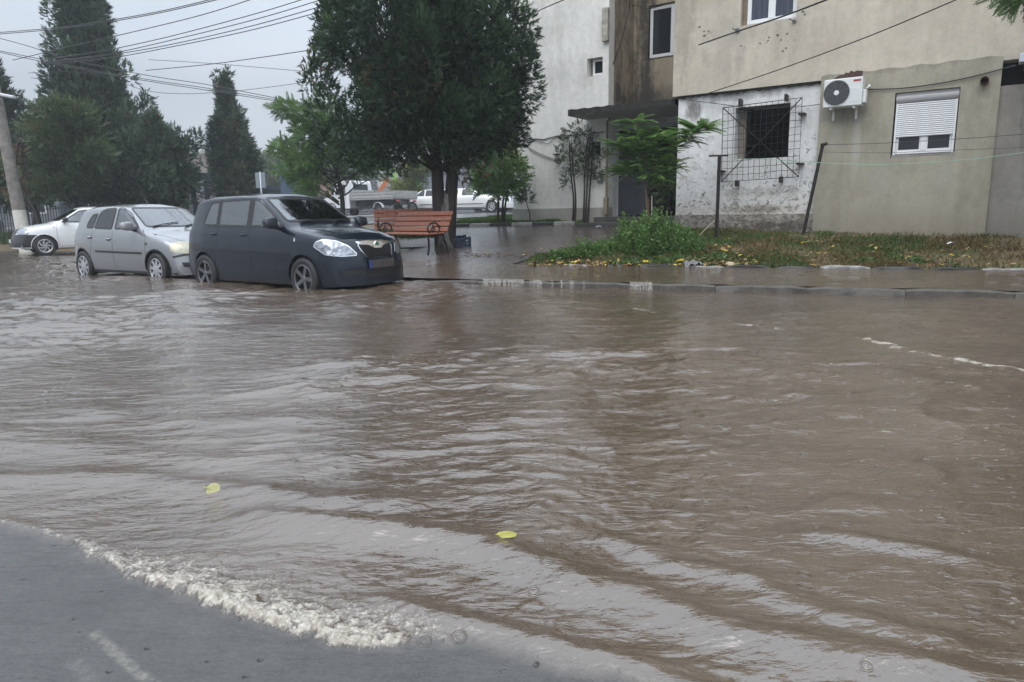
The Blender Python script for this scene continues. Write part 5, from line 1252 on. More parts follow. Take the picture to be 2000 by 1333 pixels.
# ---- white saloon with grey bumper
def white_car():
    sp = dict(L=4.25, W=1.74, bodylab='white bodywork',
        top=[(-2.12, .60), (-2.10, .85), (-2.0, 1.0), (-1.55, 1.06), (-1.35, 1.10), (-.85, 1.43), (-.7, 1.49), (-.3, 1.525), (.1, 1.51), (.28, 1.47), (1.0, 1.045), (1.1, 1.01), (1.4, .965), (1.72, .90), (1.90, .82), (1.98, .74), (2.05, .60), (2.12, .42)],
        belt=[(-2.12, .93), (-1.2, .98), (0, .95), (1, .92), (1.6, .84), (2.12, .72)], sill=[(-2.12, .28), (-1.5, .23), (1, .23), (1.7, .22), (2.12, .24)],
        plan=[(-2.12, .88), (-1.9, .94), (-1.35, .985), (-.6, 1.0), (.6, 1.0), (1.3, .985), (1.75, .95), (2.0, .90), (2.12, .87)], drop=[(-2.2, .04), (-1.4, .05), (-.8, .06), (.3, .06), (.9, .05), (1.2, .06), (1.7, .08), (2.2, .06)],
        tumble=.26, sweep=(.15, .12), nose=.18, wsmin=.2, rwmax=-.7, round=.03)
    c = Car('white_saloon', sp); P = paint('white_paint', (.72, .73, .74), 0, .35); s_ = c.root
    fd = roundpoly([(.80, 1.03, .02), (.74, 1.07), (.25, 1.385), (.0, 1.42), (-.02, 1.01)], .05); rd = roundpoly([(-.12, 1.01), (-.10, 1.425), (-.55, 1.40), (-.80, 1.22), (-.93, 1.03)], .05)
    for sg in (-1, 1):
        for p in (fd, rd): c.glass('window', p, 'side', sg)
    c.glass('windscreen', roundpoly([(-.68, 1.07), (.68, 1.07), (.57, 1.43), (-.57, 1.43)], .06), 'front', seal=.02)
    c.glass('rear_window', roundpoly([(-.60, 1.13), (.60, 1.13), (.52, 1.38), (-.52, 1.38)], .05), 'rear')
    c.finish(P, (1.30, -1.33), zc=.31, Ra=.35)
    c.cabin(xs=(0, -.75), dash=.78)
    for sg in (-1, 1):
        for x in (1.30, -1.33): make_wheel(c, x, sg*.76, .305, .305, .18, .205, 'swirl', silver_cap, spin=.2)
        for pts in ([(-.06, .99), (-.06, .30)], [(.82, 1.02), (.95, .92), (.95, .60), (.90, .28)], [(-.95, 1.0), (-.98, .7), (-1.0, .62)], [(-.95, .275), (.90, .275)]): c.ribbon('panel_gap', pts, .008, 'side', seal_m, sg, .0012)
        handle(c, -.20, .88, sg, P, .15, .03); handle(c, -.98, .89, sg, P, .15, .03); mirror(c, .70, sg*.97, 1.10, black_pl, (1, .95, .95))
        c.decal('bumper', roundpoly([(.42, .27), (.40, .50), (.44, .645), (.70, .66), (1.488, .66), (1.488, .27)], .03), 'fcorner', black_pl, sg, .008, .02, .05)
        c.decal('headlight', roundpoly([(.66, .665), (.63, .76), (.74, .83), (.98, .84), (1.12, .80), (1.10, .69), (.98, .665)], .04), 'fcorner', lamp_m, sg, .012, .02, .04)
        c.decal('indicator', roundpoly([(.99, .86), (1.03, .86), (1.03, .89), (.99, .89)], .01), 'side', amber_m, sg, .006, .006)
        c.decal('tail_light', roundpoly([(-1.42, .70), (-1.42, 1.0), (-1.30, 1.0), (-1.26, .72)], .04), 'rcorner', red_m, sg, .012, .02, .05)
        c.ribbon('bonnet_gap', [(1.02, sg*.70), (1.4, sg*.66), (1.70, sg*.56), (1.85, sg*.42)], .008, 'top', seal_m, off=.0012)
    c.decal('grille', roundpoly([(-.33, .67), (.33, .67), (.36, .82), (-.36, .82)], .03), 'front', black_pl, 1, .012, .02)
    p, n = c.proj(c.frame('front'), 0, .745); bd = MB().prism([(-.045, -.02), (-.03, -.038), (.03, -.038), (.045, -.02), (.045, .03), (.03, .03), (.03, -.012), (-.03, -.012), (-.03, .03), (-.045, .03)], (p.x+.012, 0, .75), (0, 1, 0), (0, 0, 1), (.012, 0, 0)).build('badge', chrome, s_)
    p, n = c.proj(c.frame('front'), 0, .46); pl_ = MB().box((p.x+.02, 0, .46), (.014, .52, .11)).build('number_plate', plate_m, s_, bev=.004); MB().box((p.x+.0285, -.237, .46), (.003, .044, .104)).build('country_strip', blue_m, pl_)
    wiper(c, [(-.60, 1.05), (-.35, 1.075), (.05, 1.12)]); wiper(c, [(.0, 1.045), (.30, 1.075), (.60, 1.09)])
    MB().tube([(.05, 0, 1.51), (-.02, 0, 1.58)], [.01, .004], 6).build('aerial', black_pl, s_)
    return c
white = white_car()
def place(c, x, y, ang, label, cat, z=-.10, group=None, sz=1):
    c.root.location = (x, y, z); c.root.scale = (1, 1, sz); c.root.rotation_euler = (0, 0, ang); tag(c.root, label, cat, group)
def from_front_wheel(c, wx, wy, xa, ang, hw):
    """car origin so that its near-side (right) front wheel stands at (wx, wy)"""
    return wx-(xa*math.cos(ang)+hw*math.sin(ang)), wy-(xa*math.sin(ang)-hw*math.cos(ang))
a = R(-33.5); x, y = from_front_wheel(hatch, -3.09, 10.30, 1.17, a, .80)
place(hatch, x, y, a, 'dark slate grey hatchback standing in flood water beside the bench', 'car', -.10, None, 1.065)
a = R(-31.5); x, y = from_front_wheel(silver, -6.52, 12.75, 1.15, a, .80)
place(silver, x, y, a, 'small silver hatchback with black side mouldings, parked behind the dark grey one', 'car', -.10, None, 1.06)
a = R(180+40); place(white, -14.15, 23.4, a, 'white saloon with black front bumper facing left beside the concrete pole', 'car', .04)

# ---- long white limousine, grey saloon and a dark estate beyond the fence
def simple_car(name, sp, P, wheels, wins, ws, rwn, r=.31, Ra=.35, style='cap', rimm=None, hl=None, hlm=None, extra=None, bumper=None):
    sp = dict(sp); sp.setdefault('ds', .05); sp.setdefault('nl', 14); sp.setdefault('nu', 22)
    c = Car(name, sp)
    for w_ in wins:
        for sg in (-1, 1): c.glass('window', w_, 'side', sg, m=darkglass, see=False, seal=.03)
    c.glass('windscreen', ws, 'front', m=darkglass, see=False); c.glass('rear_window', rwn, 'rear', m=darkglass, see=False)
    c.finish(P, wheels, zc=r+.005, Ra=Ra, shell=False)
    for sg in (-1, 1):
        for x in wheels: make_wheel(c, x, sg*(c.Wh-.11), r, r, .2, r*.68, style, rimm or silver_cap)
        if hl: c.decal('headlight', hl, 'fcorner', hlm or lamp_m, sg, .012, .02, .06)
        c.ribbon('sill_trim', [(wheels[0]-.4, sp['sill'][0][1]+.05), (wheels[1]+.4, sp['sill'][0][1]+.05)], .06, 'side', bumper or black_pl, sg, .012)
        mirror(c, sp['mir'][0], sg*(c.Wh+.10), sp['mir'][1], P)
    return c
wp_ = paint('limo_paint', (.74, .74, .73), 0, .3)
L_ = 7.5; h_ = L_/2
sp = dict(L=L_, W=1.95, bodylab='white stretched bodywork', mir=(h_-2.0, 1.08),
    top=[(-h_, .62), (-h_+.05, .85), (-h_+.25, .99), (-h_+1.05, 1.04), (-h_+1.2, 1.08), (-h_+1.75, 1.40), (-h_+2.1, 1.45), (0, 1.47), (h_-2.6, 1.46), (h_-2.35, 1.42), (h_-1.55, 1.05), (h_-1.45, 1.02), (h_-.6, .95), (h_-.2, .86), (h_-.06, .75), (h_, .50)],
    belt=[(-h_, .95), (0, .98), (h_-1.5, .96), (h_, .80)], sill=[(-h_, .26), (h_, .26)], plan=[(-h_, .88), (-h_+.6, .97), (-h_+1.5, 1), (h_-1.5, 1), (h_-.6, .97), (h_, .88)],
    drop=[(-h_, .06), (h_, .06)], tumble=.32, wsmin=h_-3, rwmax=-h_+3, sweepx=(h_-2.6, h_-1.2), nose=.2)
wins = [roundpoly([(a, 1.03), (b, 1.03), (b2, 1.37), (a2, 1.37)], .05) for a, b, a2, b2 in ((-h_+1.45, -h_+2.05, -h_+1.9, -h_+2.05), (-h_+2.15, -h_+3.0, -h_+2.15, -h_+3.0), (-h_+3.3, -h_+4.3, -h_+3.3, -h_+4.3), (-h_+4.6, -h_+5.45, -h_+4.6, -h_+5.45), (-h_+5.65, h_-1.95, -h_+5.65, h_-2.45))]
limo = simple_car('stretch_limousine', sp, wp_, (h_-.98, -h_+1.25), wins, roundpoly([(-.72, 1.08), (.72, 1.08), (.58, 1.38), (-.58, 1.38)], .05), roundpoly([(-.66, 1.12), (.66, 1.12), (.56, 1.36), (-.56, 1.36)], .05),
    r=.34, Ra=.38, hl=roundpoly([(h_*.7071-.80, .66), (h_*.7071-.82, .80), (h_*.7071-.45, .80), (h_*.7071-.42, .68)], .03), bumper=chrome)
for sg in (-1, 1): limo.ribbon('side_moulding', [(-h_+1.8, .52), (h_-1.5, .52)], .05, 'side', chrome, sg, .014)
limo.decal('grille', roundpoly([(-.28, .60), (.28, .60), (.26, .82), (-.26, .82)], .03), 'front', chrome, 1, .02, .03)
g_ = GT(825, 408); p = PY(902, 405, g_.y-1.0); limo_y = 43.0; zz = gz(-3, limo_y)+.02
place(limo, -3.3, limo_y, R(-22), 'long white stretch limousine parked behind the cypress trunks', 'car', zz)
sp = dict(L=4.5, W=1.8, bodylab='silver grey bodywork', mir=(.7, 1.05),
    top=[(-2.25, .62), (-2.2, .9), (-2.1, 1.0), (-1.5, 1.05), (-.8, 1.40), (-.3, 1.45), (.2, 1.42), (1.05, 1.02), (1.15, .98), (1.9, .86), (2.15, .74), (2.25, .5)], belt=[(-2.25, .95), (1, .93), (2.25, .74)], sill=[(-2.25, .25), (2.25, .25)],
    plan=[(-2.25, .88), (-1.7, .97), (-1, 1), (1, 1), (1.8, .96), (2.25, .86)], drop=[(-2, .06), (2, .06)], tumble=.3, wsmin=.2, rwmax=-.6)
wins = [roundpoly([(-.95, .99), (-.08, .99), (-.08, 1.36), (-.6, 1.34)], .05), roundpoly([(.02, .99), (.85, .99), (.25, 1.34), (.02, 1.36)], .05)]
def saloon(name, P): return simple_car(name, sp, P, (1.35, -1.35), wins, roundpoly([(-.66, 1.05), (.66, 1.05), (.54, 1.37), (-.54, 1.37)], .05), roundpoly([(-.6, 1.1), (.6, 1.1), (.5, 1.34), (-.5, 1.34)], .05), hl=roundpoly([(.72, .62), (.70, .74), (1.05, .76), (1.1, .66)], .03))
grey = saloon('grey_saloon', paint('grey_paint', (.22, .24, .28), .4, .3))
for sg in (-1, 1): grey.decal('tail_light', roundpoly([(-1.50, .70), (-1.52, .92), (-1.22, .92), (-1.20, .72)], .04), 'rcorner', red_m, sg, .012, .02, .06)
place(grey, -.25, 47.5, R(168), 'silver grey saloon half hidden between the limousine and the white end block', 'car', gz(-.2, 47.5)+.02)
dark = saloon('dark_saloon', paint('black_blue_paint', (.02, .025, .035), .3, .3)); place(dark, -26.2, 32.5, R(205), 'dark saloon behind the iron fence left of the concrete pole', 'car', gz(-26.2, 32.5)-.02)

# ---- white dropside truck
def truck():
    s_ = empty('flatbed_truck'); P = paint('truck_white', (.66, .67, .68), 0, .4); gm_ = mat('dropside_grey', (.42, .42, .40), .5, .2, (6, .35)); fr = mat('chassis_grey', (.10, .095, .09), .6, 0, (6, .4))
    # cab: side outline extruded, bonnet nose short and sloping (x forward)
    out = [(1.05, .45), (1.05, 1.2), (1.10, 2.02), (1.22, 2.12), (1.95, 2.10), (2.10, 2.02), (2.48, 1.35), (2.62, 1.28), (3.15, 1.12), (3.30, .92), (3.34, .45), (3.02, .38), (2.28, .38), (2.2, .45)]
    out = roundpoly(out, .08, 3); b = bmesh.new(); k = []
    for y, f in ((-.98, .0), (-.93, 1.0), (.93, 1.0), (.98, 0)):
        k.append([b.verts.new((x if f else x, y*(1-.10*max(0, (z-1.2))/.9), z)) for x, z in out])
    n = len(out)
    for r in (0, 1, 2):
        for i in range(n): b.faces.new((k[r][i], k[r][(i+1) % n], k[r+1][(i+1) % n], k[r+1][i]))
    b.faces.new(k[0]); b.faces.new(k[3][::-1]); bmesh.ops.recalc_face_normals(b, faces=b.faces[:]); me = bpy.data.meshes.new('cab'); b.to_mesh(me); b.free()
    cab = add('cab', me, P, s_, smooth='ang', ang=30); cab['label'] = 'white cab with short sloping bonnet'
    for sg in (-1, 1):
        wn = roundpoly([(1.45, 1.27), (1.45, 1.88), (1.98, 1.88), (2.30, 1.30)], .05)
        tilt = .10/.9*.95
        V = [(x, sg*((.98)*(1-.10*max(0, z-1.2)/.9)+.006), z) for x, z in wn]; q = MB().raw(V, [tuple(range(len(V)))]); q.build('window', darkglass, cab)
        for pts in ([(1.36, .5), (1.36, 1.95)], [(2.36, .5), (2.36, 1.2)]):
            MB().bb((pts[0][0], sg*.980, pts[0][1]), (pts[0][0]+.012, sg*.984, pts[1][1])).build('door_gap', seal_m, cab)
        MB().bb((1.45, sg*.98, 1.05), (1.60, sg*1.0, 1.09)).build('door_handle', black_pl, cab)
        MB().box((2.30, sg*1.15, 1.42), (.08, .16, .30)).build('mirror', black_pl, cab, bev=.02)
        MB().box((3.26, sg*.72, .82), (.12, .30, .20)).build('headlight', lamp_m, cab, bev=.03)
        MB().bb((1.9, sg*.96, .40), (2.26, sg*1.0, .5)).build('step', black_pl, cab)
    q = MB().raw([(2.14, -.78, 1.97), (2.14, .78, 1.97), (2.475, .84, 1.375), (2.475, -.84, 1.375)], [(0, 1, 2, 3)]); o = q.build('windscreen', darkglass, cab, fix=False); o.location = (.02, 0, .012)
    MB().raw([(1.045, -.6, 1.45), (1.045, .6, 1.45), (1.09, .6, 1.9), (1.09, -.6, 1.9)], [(0, 1, 2, 3)]).build('rear_window', darkglass, cab, fix=False)
    MB().box((3.30, 0, .52), (.16, 1.85, .22)).build('bumper', black_pl, cab, bev=.04)
    fl = MB().bb((-2.55, -1.02, .92), (.98, 1.02, 1.0)); bed = fl.build('load_bed', gm_, s_, bev=.01)
    for sg in (-1, 1):
        q = MB()
        for (a, b_) in ((-2.55, -.80), (-.76, .98)):
            pr = [(0, 0), (.03, .02), (.03, .10), (.012, .12), (.012, .18), (.03, .20), (.03, .28), (.012, .30), (.012, .34), (.03, .36), (.03, .40), (0, .40)]
            q.prism([(sg*(1.0+y), 1.0+z) for y, z in pr], (a, 0, 0), (0, 1, 0), (0, 0, 1), (b_-a, 0, 0))
        o = q.build('side_board', gm_, bed)
    MB().bb((-2.60, -1.02, 1.0), (-2.56, 1.02, 1.40)).build('tail_board', gm_, bed, bev=.01); MB().bb((.98, -1.02, 1.0), (1.02, 1.02, 1.55)).build('head_board', gm_, bed, bev=.01)
    MB().bb((-2.5, -.45, .62), (2.4, -.33, .90)).bb((-2.5, .33, .62), (2.4, .45, .90)).bb((-2.4, -.45, .66), (-2.3, .45, .86)).bb((0, -.45, .66), (.1, .45, .86)).build('chassis', fr, s_)
    class D: pass
    d = D(); d.root = s_
    for x in (2.62, -1.25):
        for sg in (-1, 1): make_wheel(d, x, sg*.85, .34, .34, .22, .21, 'plain', mat('steel_rim', (.10, .10, .10), .5, .3) if 'steel_rim' not in bpy.data.materials else bpy.data.materials['steel_rim'])
    for sg in (-1, 1):
        P_ = [(-1.25+.42*math.cos(t), sg*.86, .36+.42*math.sin(t)) for t in [R(10+160*i/14) for i in range(15)]]
        V = []; 
        for p in P_: V += [(p[0], sg*.72, p[2]), (p[0], sg*.99, p[2])]
        F = [(2*i, 2*i+1, 2*i+3, 2*i+2) for i in range(14)]; o = MB().raw(V, F).build('mudguard', P, s_, smooth=True); sm = o.modifiers.new('s', 'SOLIDIFY'); sm.thickness = .02
        MB().tube([(2.62+.42*math.cos(R(180*i/12)), sg*.985, .36+.42*math.sin(R(180*i/12))) for i in range(13)], .03, 6).build('arch_lip', black_pl, cab)
    for y in (-.7, .7): MB().box((-2.62, y, .82), (.04, .32, .12)).build('tail_light', red_m, s_, bev=.01)
    MB().bb((.15, -.85, .45), (.85, -.5, .85)).build('tank', fr, s_, bev=.03)
    return s_
tk = truck(); tk.location = (-8.2, 42.5, gz(-8.2, 42.5)-.02); tk.rotation_euler = (0, 0, R(146)); tag(tk, 'white dropside truck with grey corrugated load bed parked across the street', 'truck')
# ============================================================ trees and plants
def ptmpl(kind):
    """small foliage template: list of triangles in a local frame, growing along +z"""
    T = []
    g = random.Random(3)
    if kind == 'thuja':
        for k in range(11):
            a = R(g.uniform(-42, 42)); l = g.uniform(.45, .8); w = .055; y = g.uniform(-.25, .25); z = .62*g.random()
            b = Vector((g.uniform(-.08, .08), y*.35, z*.8)); t = b+Vector((math.sin(a)*l*.7, y*.6, math.cos(a)*l*.75))
            n = Vector((math.cos(a), g.uniform(-.5, .5), -math.sin(a)))*w
            T.append((b-n, b+n, t))
    elif kind == 'leaf':      # one pointed leaf, two triangles
        T = [((0, 0, 0), (-.28, .06, .5), (0, 0, 1)), ((0, 0, 0), (0, 0, 1), (.28, .06, .5))]
    elif kind == 'twig':      # short twig with seven leaves
        for k in range(7):
            z = .1+.12*k; s_ = 1 if k % 2 else -1; a = R(55)*s_*(1-.1*k); l = .34*(1-.05*k); y = g.uniform(-.12, .12)
            b = Vector((0, 0, z)); t = b+Vector((math.sin(a)*l, y, math.cos(a)*l)); q = Vector((math.cos(a)*.10, 0, -math.sin(a)*.10)); m_ = b.lerp(t, .5)
            T += [(b, m_-q, t), (b, t, m_+q)]
        T += [((0, 0, .85), (-.08, .03, 1.02), (0, 0, 1.22)), ((0, 0, .85), (0, 0, 1.22), (.08, .03, 1.02))]
    elif kind == 'pinnate':   # compound leaf, drooping
        for k in range(9):
            z = .16+.095*k; dy = -.22*z*z
            for s_ in (-1, 1):
                a = R(68-3*k)*s_; l = .27*(1-abs(k-3.5)*.07); b = Vector((0, dy, z)); t = b+Vector((math.sin(a)*l, -.07, math.cos(a)*l)); q = Vector((math.cos(a)*.046, .01, -math.sin(a)*.046)); m_ = b.lerp(t, .42)
                T += [(b, m_-q, t), (b, t, m_+q)]
        T += [((-.008, 0, 0), (.008, 0, 0), (0, -.22, 1.0)), ((0, -.2, .94), (-.03, -.24, 1.06), (0, -.30, 1.2)), ((0, -.2, .94), (0, -.30, 1.2), (.03, -.24, 1.06))]
    return np.array([[tuple(p) for p in t] for t in T], dtype=np.float32)
TM = {k: ptmpl(k) for k in ('thuja', 'leaf', 'twig', 'pinnate')}
def scatter(kind, P, D, S_, tint, seed=0, roll=None):
    """copy a template to points P with growth directions D and sizes S_ -> V, F, tint"""
    g = np.random.default_rng(seed); T = TM[kind]; n = len(P); D = D/np.linalg.norm(D, axis=1, keepdims=True)
    r = g.normal(size=(n, 3)) if roll is None else roll
    X = np.cross(r, D); X /= np.linalg.norm(X, axis=1, keepdims=True)+1e-9; Y = np.cross(D, X)
    M_ = np.stack([X, Y, D], 1)*S_[:, None, None]
    V = np.einsum('tkc,nci->ntki', T, M_)+P[:, None, None, :]
    k = len(T); tt = np.repeat(tint, k*3)+np.repeat(g.normal(0, .05, n*k), 3)
    return V.reshape(-1, 3), np.arange(n*k*3).reshape(-1, 3), np.clip(tt, 0, 1)
def clump_pts(g, c, r, n, up=1.6, shell=.45, lean=(0, 0)):
    v = g.normal(size=(n, 3)); v /= np.linalg.norm(v, axis=1, keepdims=True); q = (shell+(1-shell)*g.random(n))**.6
    p = v*q[:, None]*np.array([r, r, r*up]); tp = np.clip(1-.45*(p[:, 2]/(r*up)), .45, 1.3); p[:, 0] *= tp; p[:, 1] *= tp
    p[:, 0] += lean[0]*p[:, 2]; p[:, 1] += lean[1]*p[:, 2]
    return p+np.array(c), v
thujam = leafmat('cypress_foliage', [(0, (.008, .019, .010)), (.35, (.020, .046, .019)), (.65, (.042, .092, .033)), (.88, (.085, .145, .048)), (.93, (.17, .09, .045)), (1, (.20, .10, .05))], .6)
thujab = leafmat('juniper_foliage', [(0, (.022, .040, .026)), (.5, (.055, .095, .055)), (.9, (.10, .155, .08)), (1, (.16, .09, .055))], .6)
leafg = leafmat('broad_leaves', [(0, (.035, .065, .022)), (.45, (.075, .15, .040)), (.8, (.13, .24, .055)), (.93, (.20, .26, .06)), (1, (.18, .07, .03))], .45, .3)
leafd = leafmat('dull_leaves', [(0, (.028, .046, .020)), (.5, (.060, .098, .034)), (.85, (.10, .135, .045)), (.95, (.13, .055, .03)), (1, (.15, .06, .03))], .5, .2)
leafy = leafmat('yellowing_leaves', [(0, (.05, .07, .015)), (.5, (.12, .15, .03)), (1, (.30, .27, .05))], .5, .3)
bark = mat('dark_wet_bark', (.035, .027, .022), .75, 0, (14, .5), (26, 1.0), stretch=(1, 1, .25)); barkg = mat('grey_brown_bark', (.11, .085, .065), .8, 0, (14, .4), (26, .8), stretch=(1, 1, .25))
def wig(p, q, r, n=6, a=.06):
    p, q = Vector(p), Vector(q); L = (q-p).length; g = rnd
    return [p]+[p.lerp(q, i/n)+Vector((g.uniform(-a, a), g.uniform(-a, a), 0))*L*math.sin(math.pi*i/n) for i in range(1, n)]+[q]
def limb(mb, p, q, r0, r1, n=6, a=.06, sides=7):
    P = wig(p, q, 0, n, a); mb.tube(P, [r0+(r1-r0)*i/n for i in range(n+1)], sides, m=0)
def conifer(base, top_z, prof, seed, label, nclump, nspr, size, crad, m=thujam, trunks=((0, 0),), tr=.14, name='conifer', low=None, brown=.03, up=1.7, group=None, lean=(0, 0), limbs=26, tb=.4, extra=(), wb_=.22, zmin=.3):
    """prof: (z, radius) crown outline; clumps fill the crown, sprays cover each clump"""
    g = np.random.default_rng(seed); x0, y0, z0 = base
    zz = [p[0] for p in prof]; rr = [p[1] for p in prof]
    Vs, Fs, As, nn = [], [], [], 0; cl = []
    for i in range(nclump):
        z = zz[0]+(zz[-1]-zz[0])*(1-(1-g.random())**.85 if False else g.random()**1.15); R_ = np.interp(z, zz, rr)
        q = math.sqrt(g.random()*.85+.15) if g.random() < .8 else g.random()*.6; th = g.uniform(0, 6.283)
        wob = 1+wb_*(math.sin(3*th+seed+z*.8)+.8*math.sin(5*th+z*2.3)+g.uniform(-.5, .9))
        rad = max(0, R_*wob-crad*.85)*q; cr_ = crad*g.uniform(.65, 1.25)*(.55+.45*min(1, R_/max(rr)))
        c = (x0+rad*math.cos(th)+lean[0]*(z-z0), y0+rad*math.sin(th)+lean[1]*(z-z0), z); cl.append((c, cr_, th, rad))
    for e in extra: cl.append((e[0], e[1], 0, 1))
    for (c, cr_, th, rad) in cl:
        n = int(nspr*(cr_/crad)**2)+6
        P, v = clump_pts(g, c, cr_, n, up, .4, (.15*math.cos(th), .15*math.sin(th)))
        D = v*.75+np.array([.35*math.cos(th), .35*math.sin(th), .62])+g.normal(0, .28, (n, 3))
        hang = g.random(n) < .22; D[hang, 2] -= 1.0
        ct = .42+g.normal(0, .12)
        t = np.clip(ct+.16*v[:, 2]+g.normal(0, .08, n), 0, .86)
        if g.random() < brown*3: t = np.where(g.random(n) < .35, .96, t)
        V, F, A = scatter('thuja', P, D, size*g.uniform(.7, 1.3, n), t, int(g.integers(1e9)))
        Vs.append(V); Fs.append(F+nn); As.append(A); nn += len(V)
    root = empty(name, (0, 0, 0), 0, label, 'tree', group); root.location = base
    V = np.concatenate(Vs)-np.array(base)
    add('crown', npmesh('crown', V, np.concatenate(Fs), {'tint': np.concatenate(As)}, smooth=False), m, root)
    q = MB(); H_ = zz[-1]-z0
    for (dx, dy) in trunks:
        P = [(dx*.4, dy*.4, -.15), (dx, dy, H_*.10), (dx*(1.6 if abs(dx) < .5 else .8), dy*1.4, H_*.3), (dx*(1.1 if abs(dx) < .5 else .35)+lean[0]*H_*.6, dy, H_*.6), (lean[0]*H_*.9, 0, H_*.92)]
        P = spline(P, 4); n = len(P); q.tube(P, [tr*(1.15-.95*i/n)+.006 for i in range(n)], 9)
    for k in range(min(limbs, len(cl))):
        c, cr_, th, rad = cl[k]; zb = max(zmin, (c[2]-z0)-rad*.75-.3); zb = min(zb, H_*.85)
        limb(q, (trunks[k % len(trunks)][0]*(1.2 if abs(trunks[0][0]) < .5 else .55), trunks[k % len(trunks)][1], zb), (c[0]-x0, c[1]-y0, c[2]-z0), tr*.30, tr*.06, 5, .08, 5)
    q.build('trunk', bark, root, smooth=True); return root
def px_z(y, x, Y): return PY(x, y, Y).z
# big cypress behind the bench, forked trunk whitewashed at the foot
tb_ = GT(868, 486); Yt = tb_.y
prof = [(2.6, 1.1), (2.85, 1.75), (3.2, 2.0), (3.6, 2.15), (4.3, 2.1), (5.2, 1.95), (6.4, 1.7), (7.6, 1.1), (8.6, .3)]
cx = (PY(822, 300, Yt).x); base = (tb_.x, tb_.y, tb_.z)
ex = [(tuple(PY(x, y, Yt+dy)), r) for x, y, dy, r in [(622, 128, .3, .34), (618, 160, .2, .30), (640, 205, 0, .35), (1018, 100, -.2, .26), (1030, 130, -.3, .22), (1010, 165, -.2, .22), (1022, 60, 0, .3), (1000, 40, 0, .35), (650, 60, 0, .4), (660, 20, 0, .4), (660, 270, -.4, .38), (700, 278, -.5, .36), (920, 300, -.3, .36), (900, 275, -.6, .38), (960, 250, 0, .34), (735, 290, -.3, .3), (780, 292, -.5, .35), (690, 230, -.8, .4), (960, 200, -.6, .42), (985, 60, -.1, .36), (1000, 118, 0, .34), (968, 18, 0, .4), (985, 165, -.2, .36), (975, 105, -.5, .4), (990, 215, 0, .3), (950, 60, -.5, .42), (975, 245, -.3, .32), (960, -20, 0, .4)]]
big = conifer(base, 8.6, prof, 11, 'huge dark cypress with a forked trunk rising behind the bench', 215, 320, .15, .40, trunks=((-.09, 0), (.14, .03)), tr=.145, name='cypress_tree', limbs=60, lean=((cx-tb_.x)/3.2*.55, 0), extra=ex, wb_=.07, zmin=1.55)
q = MB(); q.tube([(0.01, 0, -.1), (0, 0, .35), (.0, 0, .62)], [.22, .165, .15], 12); q.tube([(-.02, -.0, .55), (-.06, 0, .95), (-.085, 0, 1.12)], [.13, .115, .108], 10); q.tube([(.04, 0, .55), (.10, .02, .95), (.13, .025, 1.12)], [.135, .12, .115], 10)
q.build('whitewashed_foot', mat('worn_whitewash', (.26, .245, .23), .85, 0, (7, .75), (24, .9), col2=(.05, .04, .035), stretch=(1, 1, .4)), big, smooth=True)
# conifers along the fence
def cf(px, Y, top, outline, seed, label, nc, ns, size, cr_, m=thujab, **k):
    p = PY(px, 420, Y); z0 = gz(p.x, Y)
    pr = [(PY(px, y, Y).z, w/FPX*Y) for y, w in outline]; pr.sort()
    return conifer((p.x, Y, z0), pr[-1][0], pr, seed, label, nc, ns, size, cr_, m, **k)
G_ = 'conifers along the iron fence'
cf(208, 30, -90, [(-95, 8), (-40, 36), (20, 54), (100, 66), (170, 76), (240, 90), (300, 118), (345, 114), (372, 70)], 21, 'tallest conifer on the left, its top out of the picture, twin trunks at the fence', 230, 150, .30, .58, trunks=((1.0, 0), (1.28, .1)), tr=.16, name='conifer_tree', group=G_, limbs=40)
cf(12, 31, 85, [(110, 6), (150, 35), (200, 62), (250, 84), (310, 96), (360, 90), (385, 40)], 22, 'conifer at the far left edge behind the concrete pole', 140, 140, .30, .56, trunks=((1.3, 0),), tr=.14, name='conifer_tree', group=G_)
cf(318, 29, 240, [(238, 10), (265, 36), (300, 62), (340, 72), (372, 60), (392, 25)], 23, 'low spreading conifer right of the tallest one', 100, 120, .28, .46, trunks=((-.4, 0), (.1, 0)), tr=.10, name='conifer_tree', group=G_, extra=[(tuple(PY(x, y, 29)), r) for x, y, r in [(378, 275, .26), (385, 268, .18), (365, 283, .26), (350, 300, .4), (360, 345, .3)]])
cf(461, 34, 132, [(160, 4), (180, 12), (215, 26), (250, 36), (290, 50), (340, 56), (375, 54), (396, 40)], 24, 'slim grey-green conifer standing alone above the dark hatchback', 130, 130, .28, .44, trunks=((.0, 0),), tr=.11, name='conifer_tree', group=G_, extra=[(tuple(PY(x, y, 34)), r) for x, y, r in [(424, 150, .20), (430, 165, .24), (444, 148, .2)]])
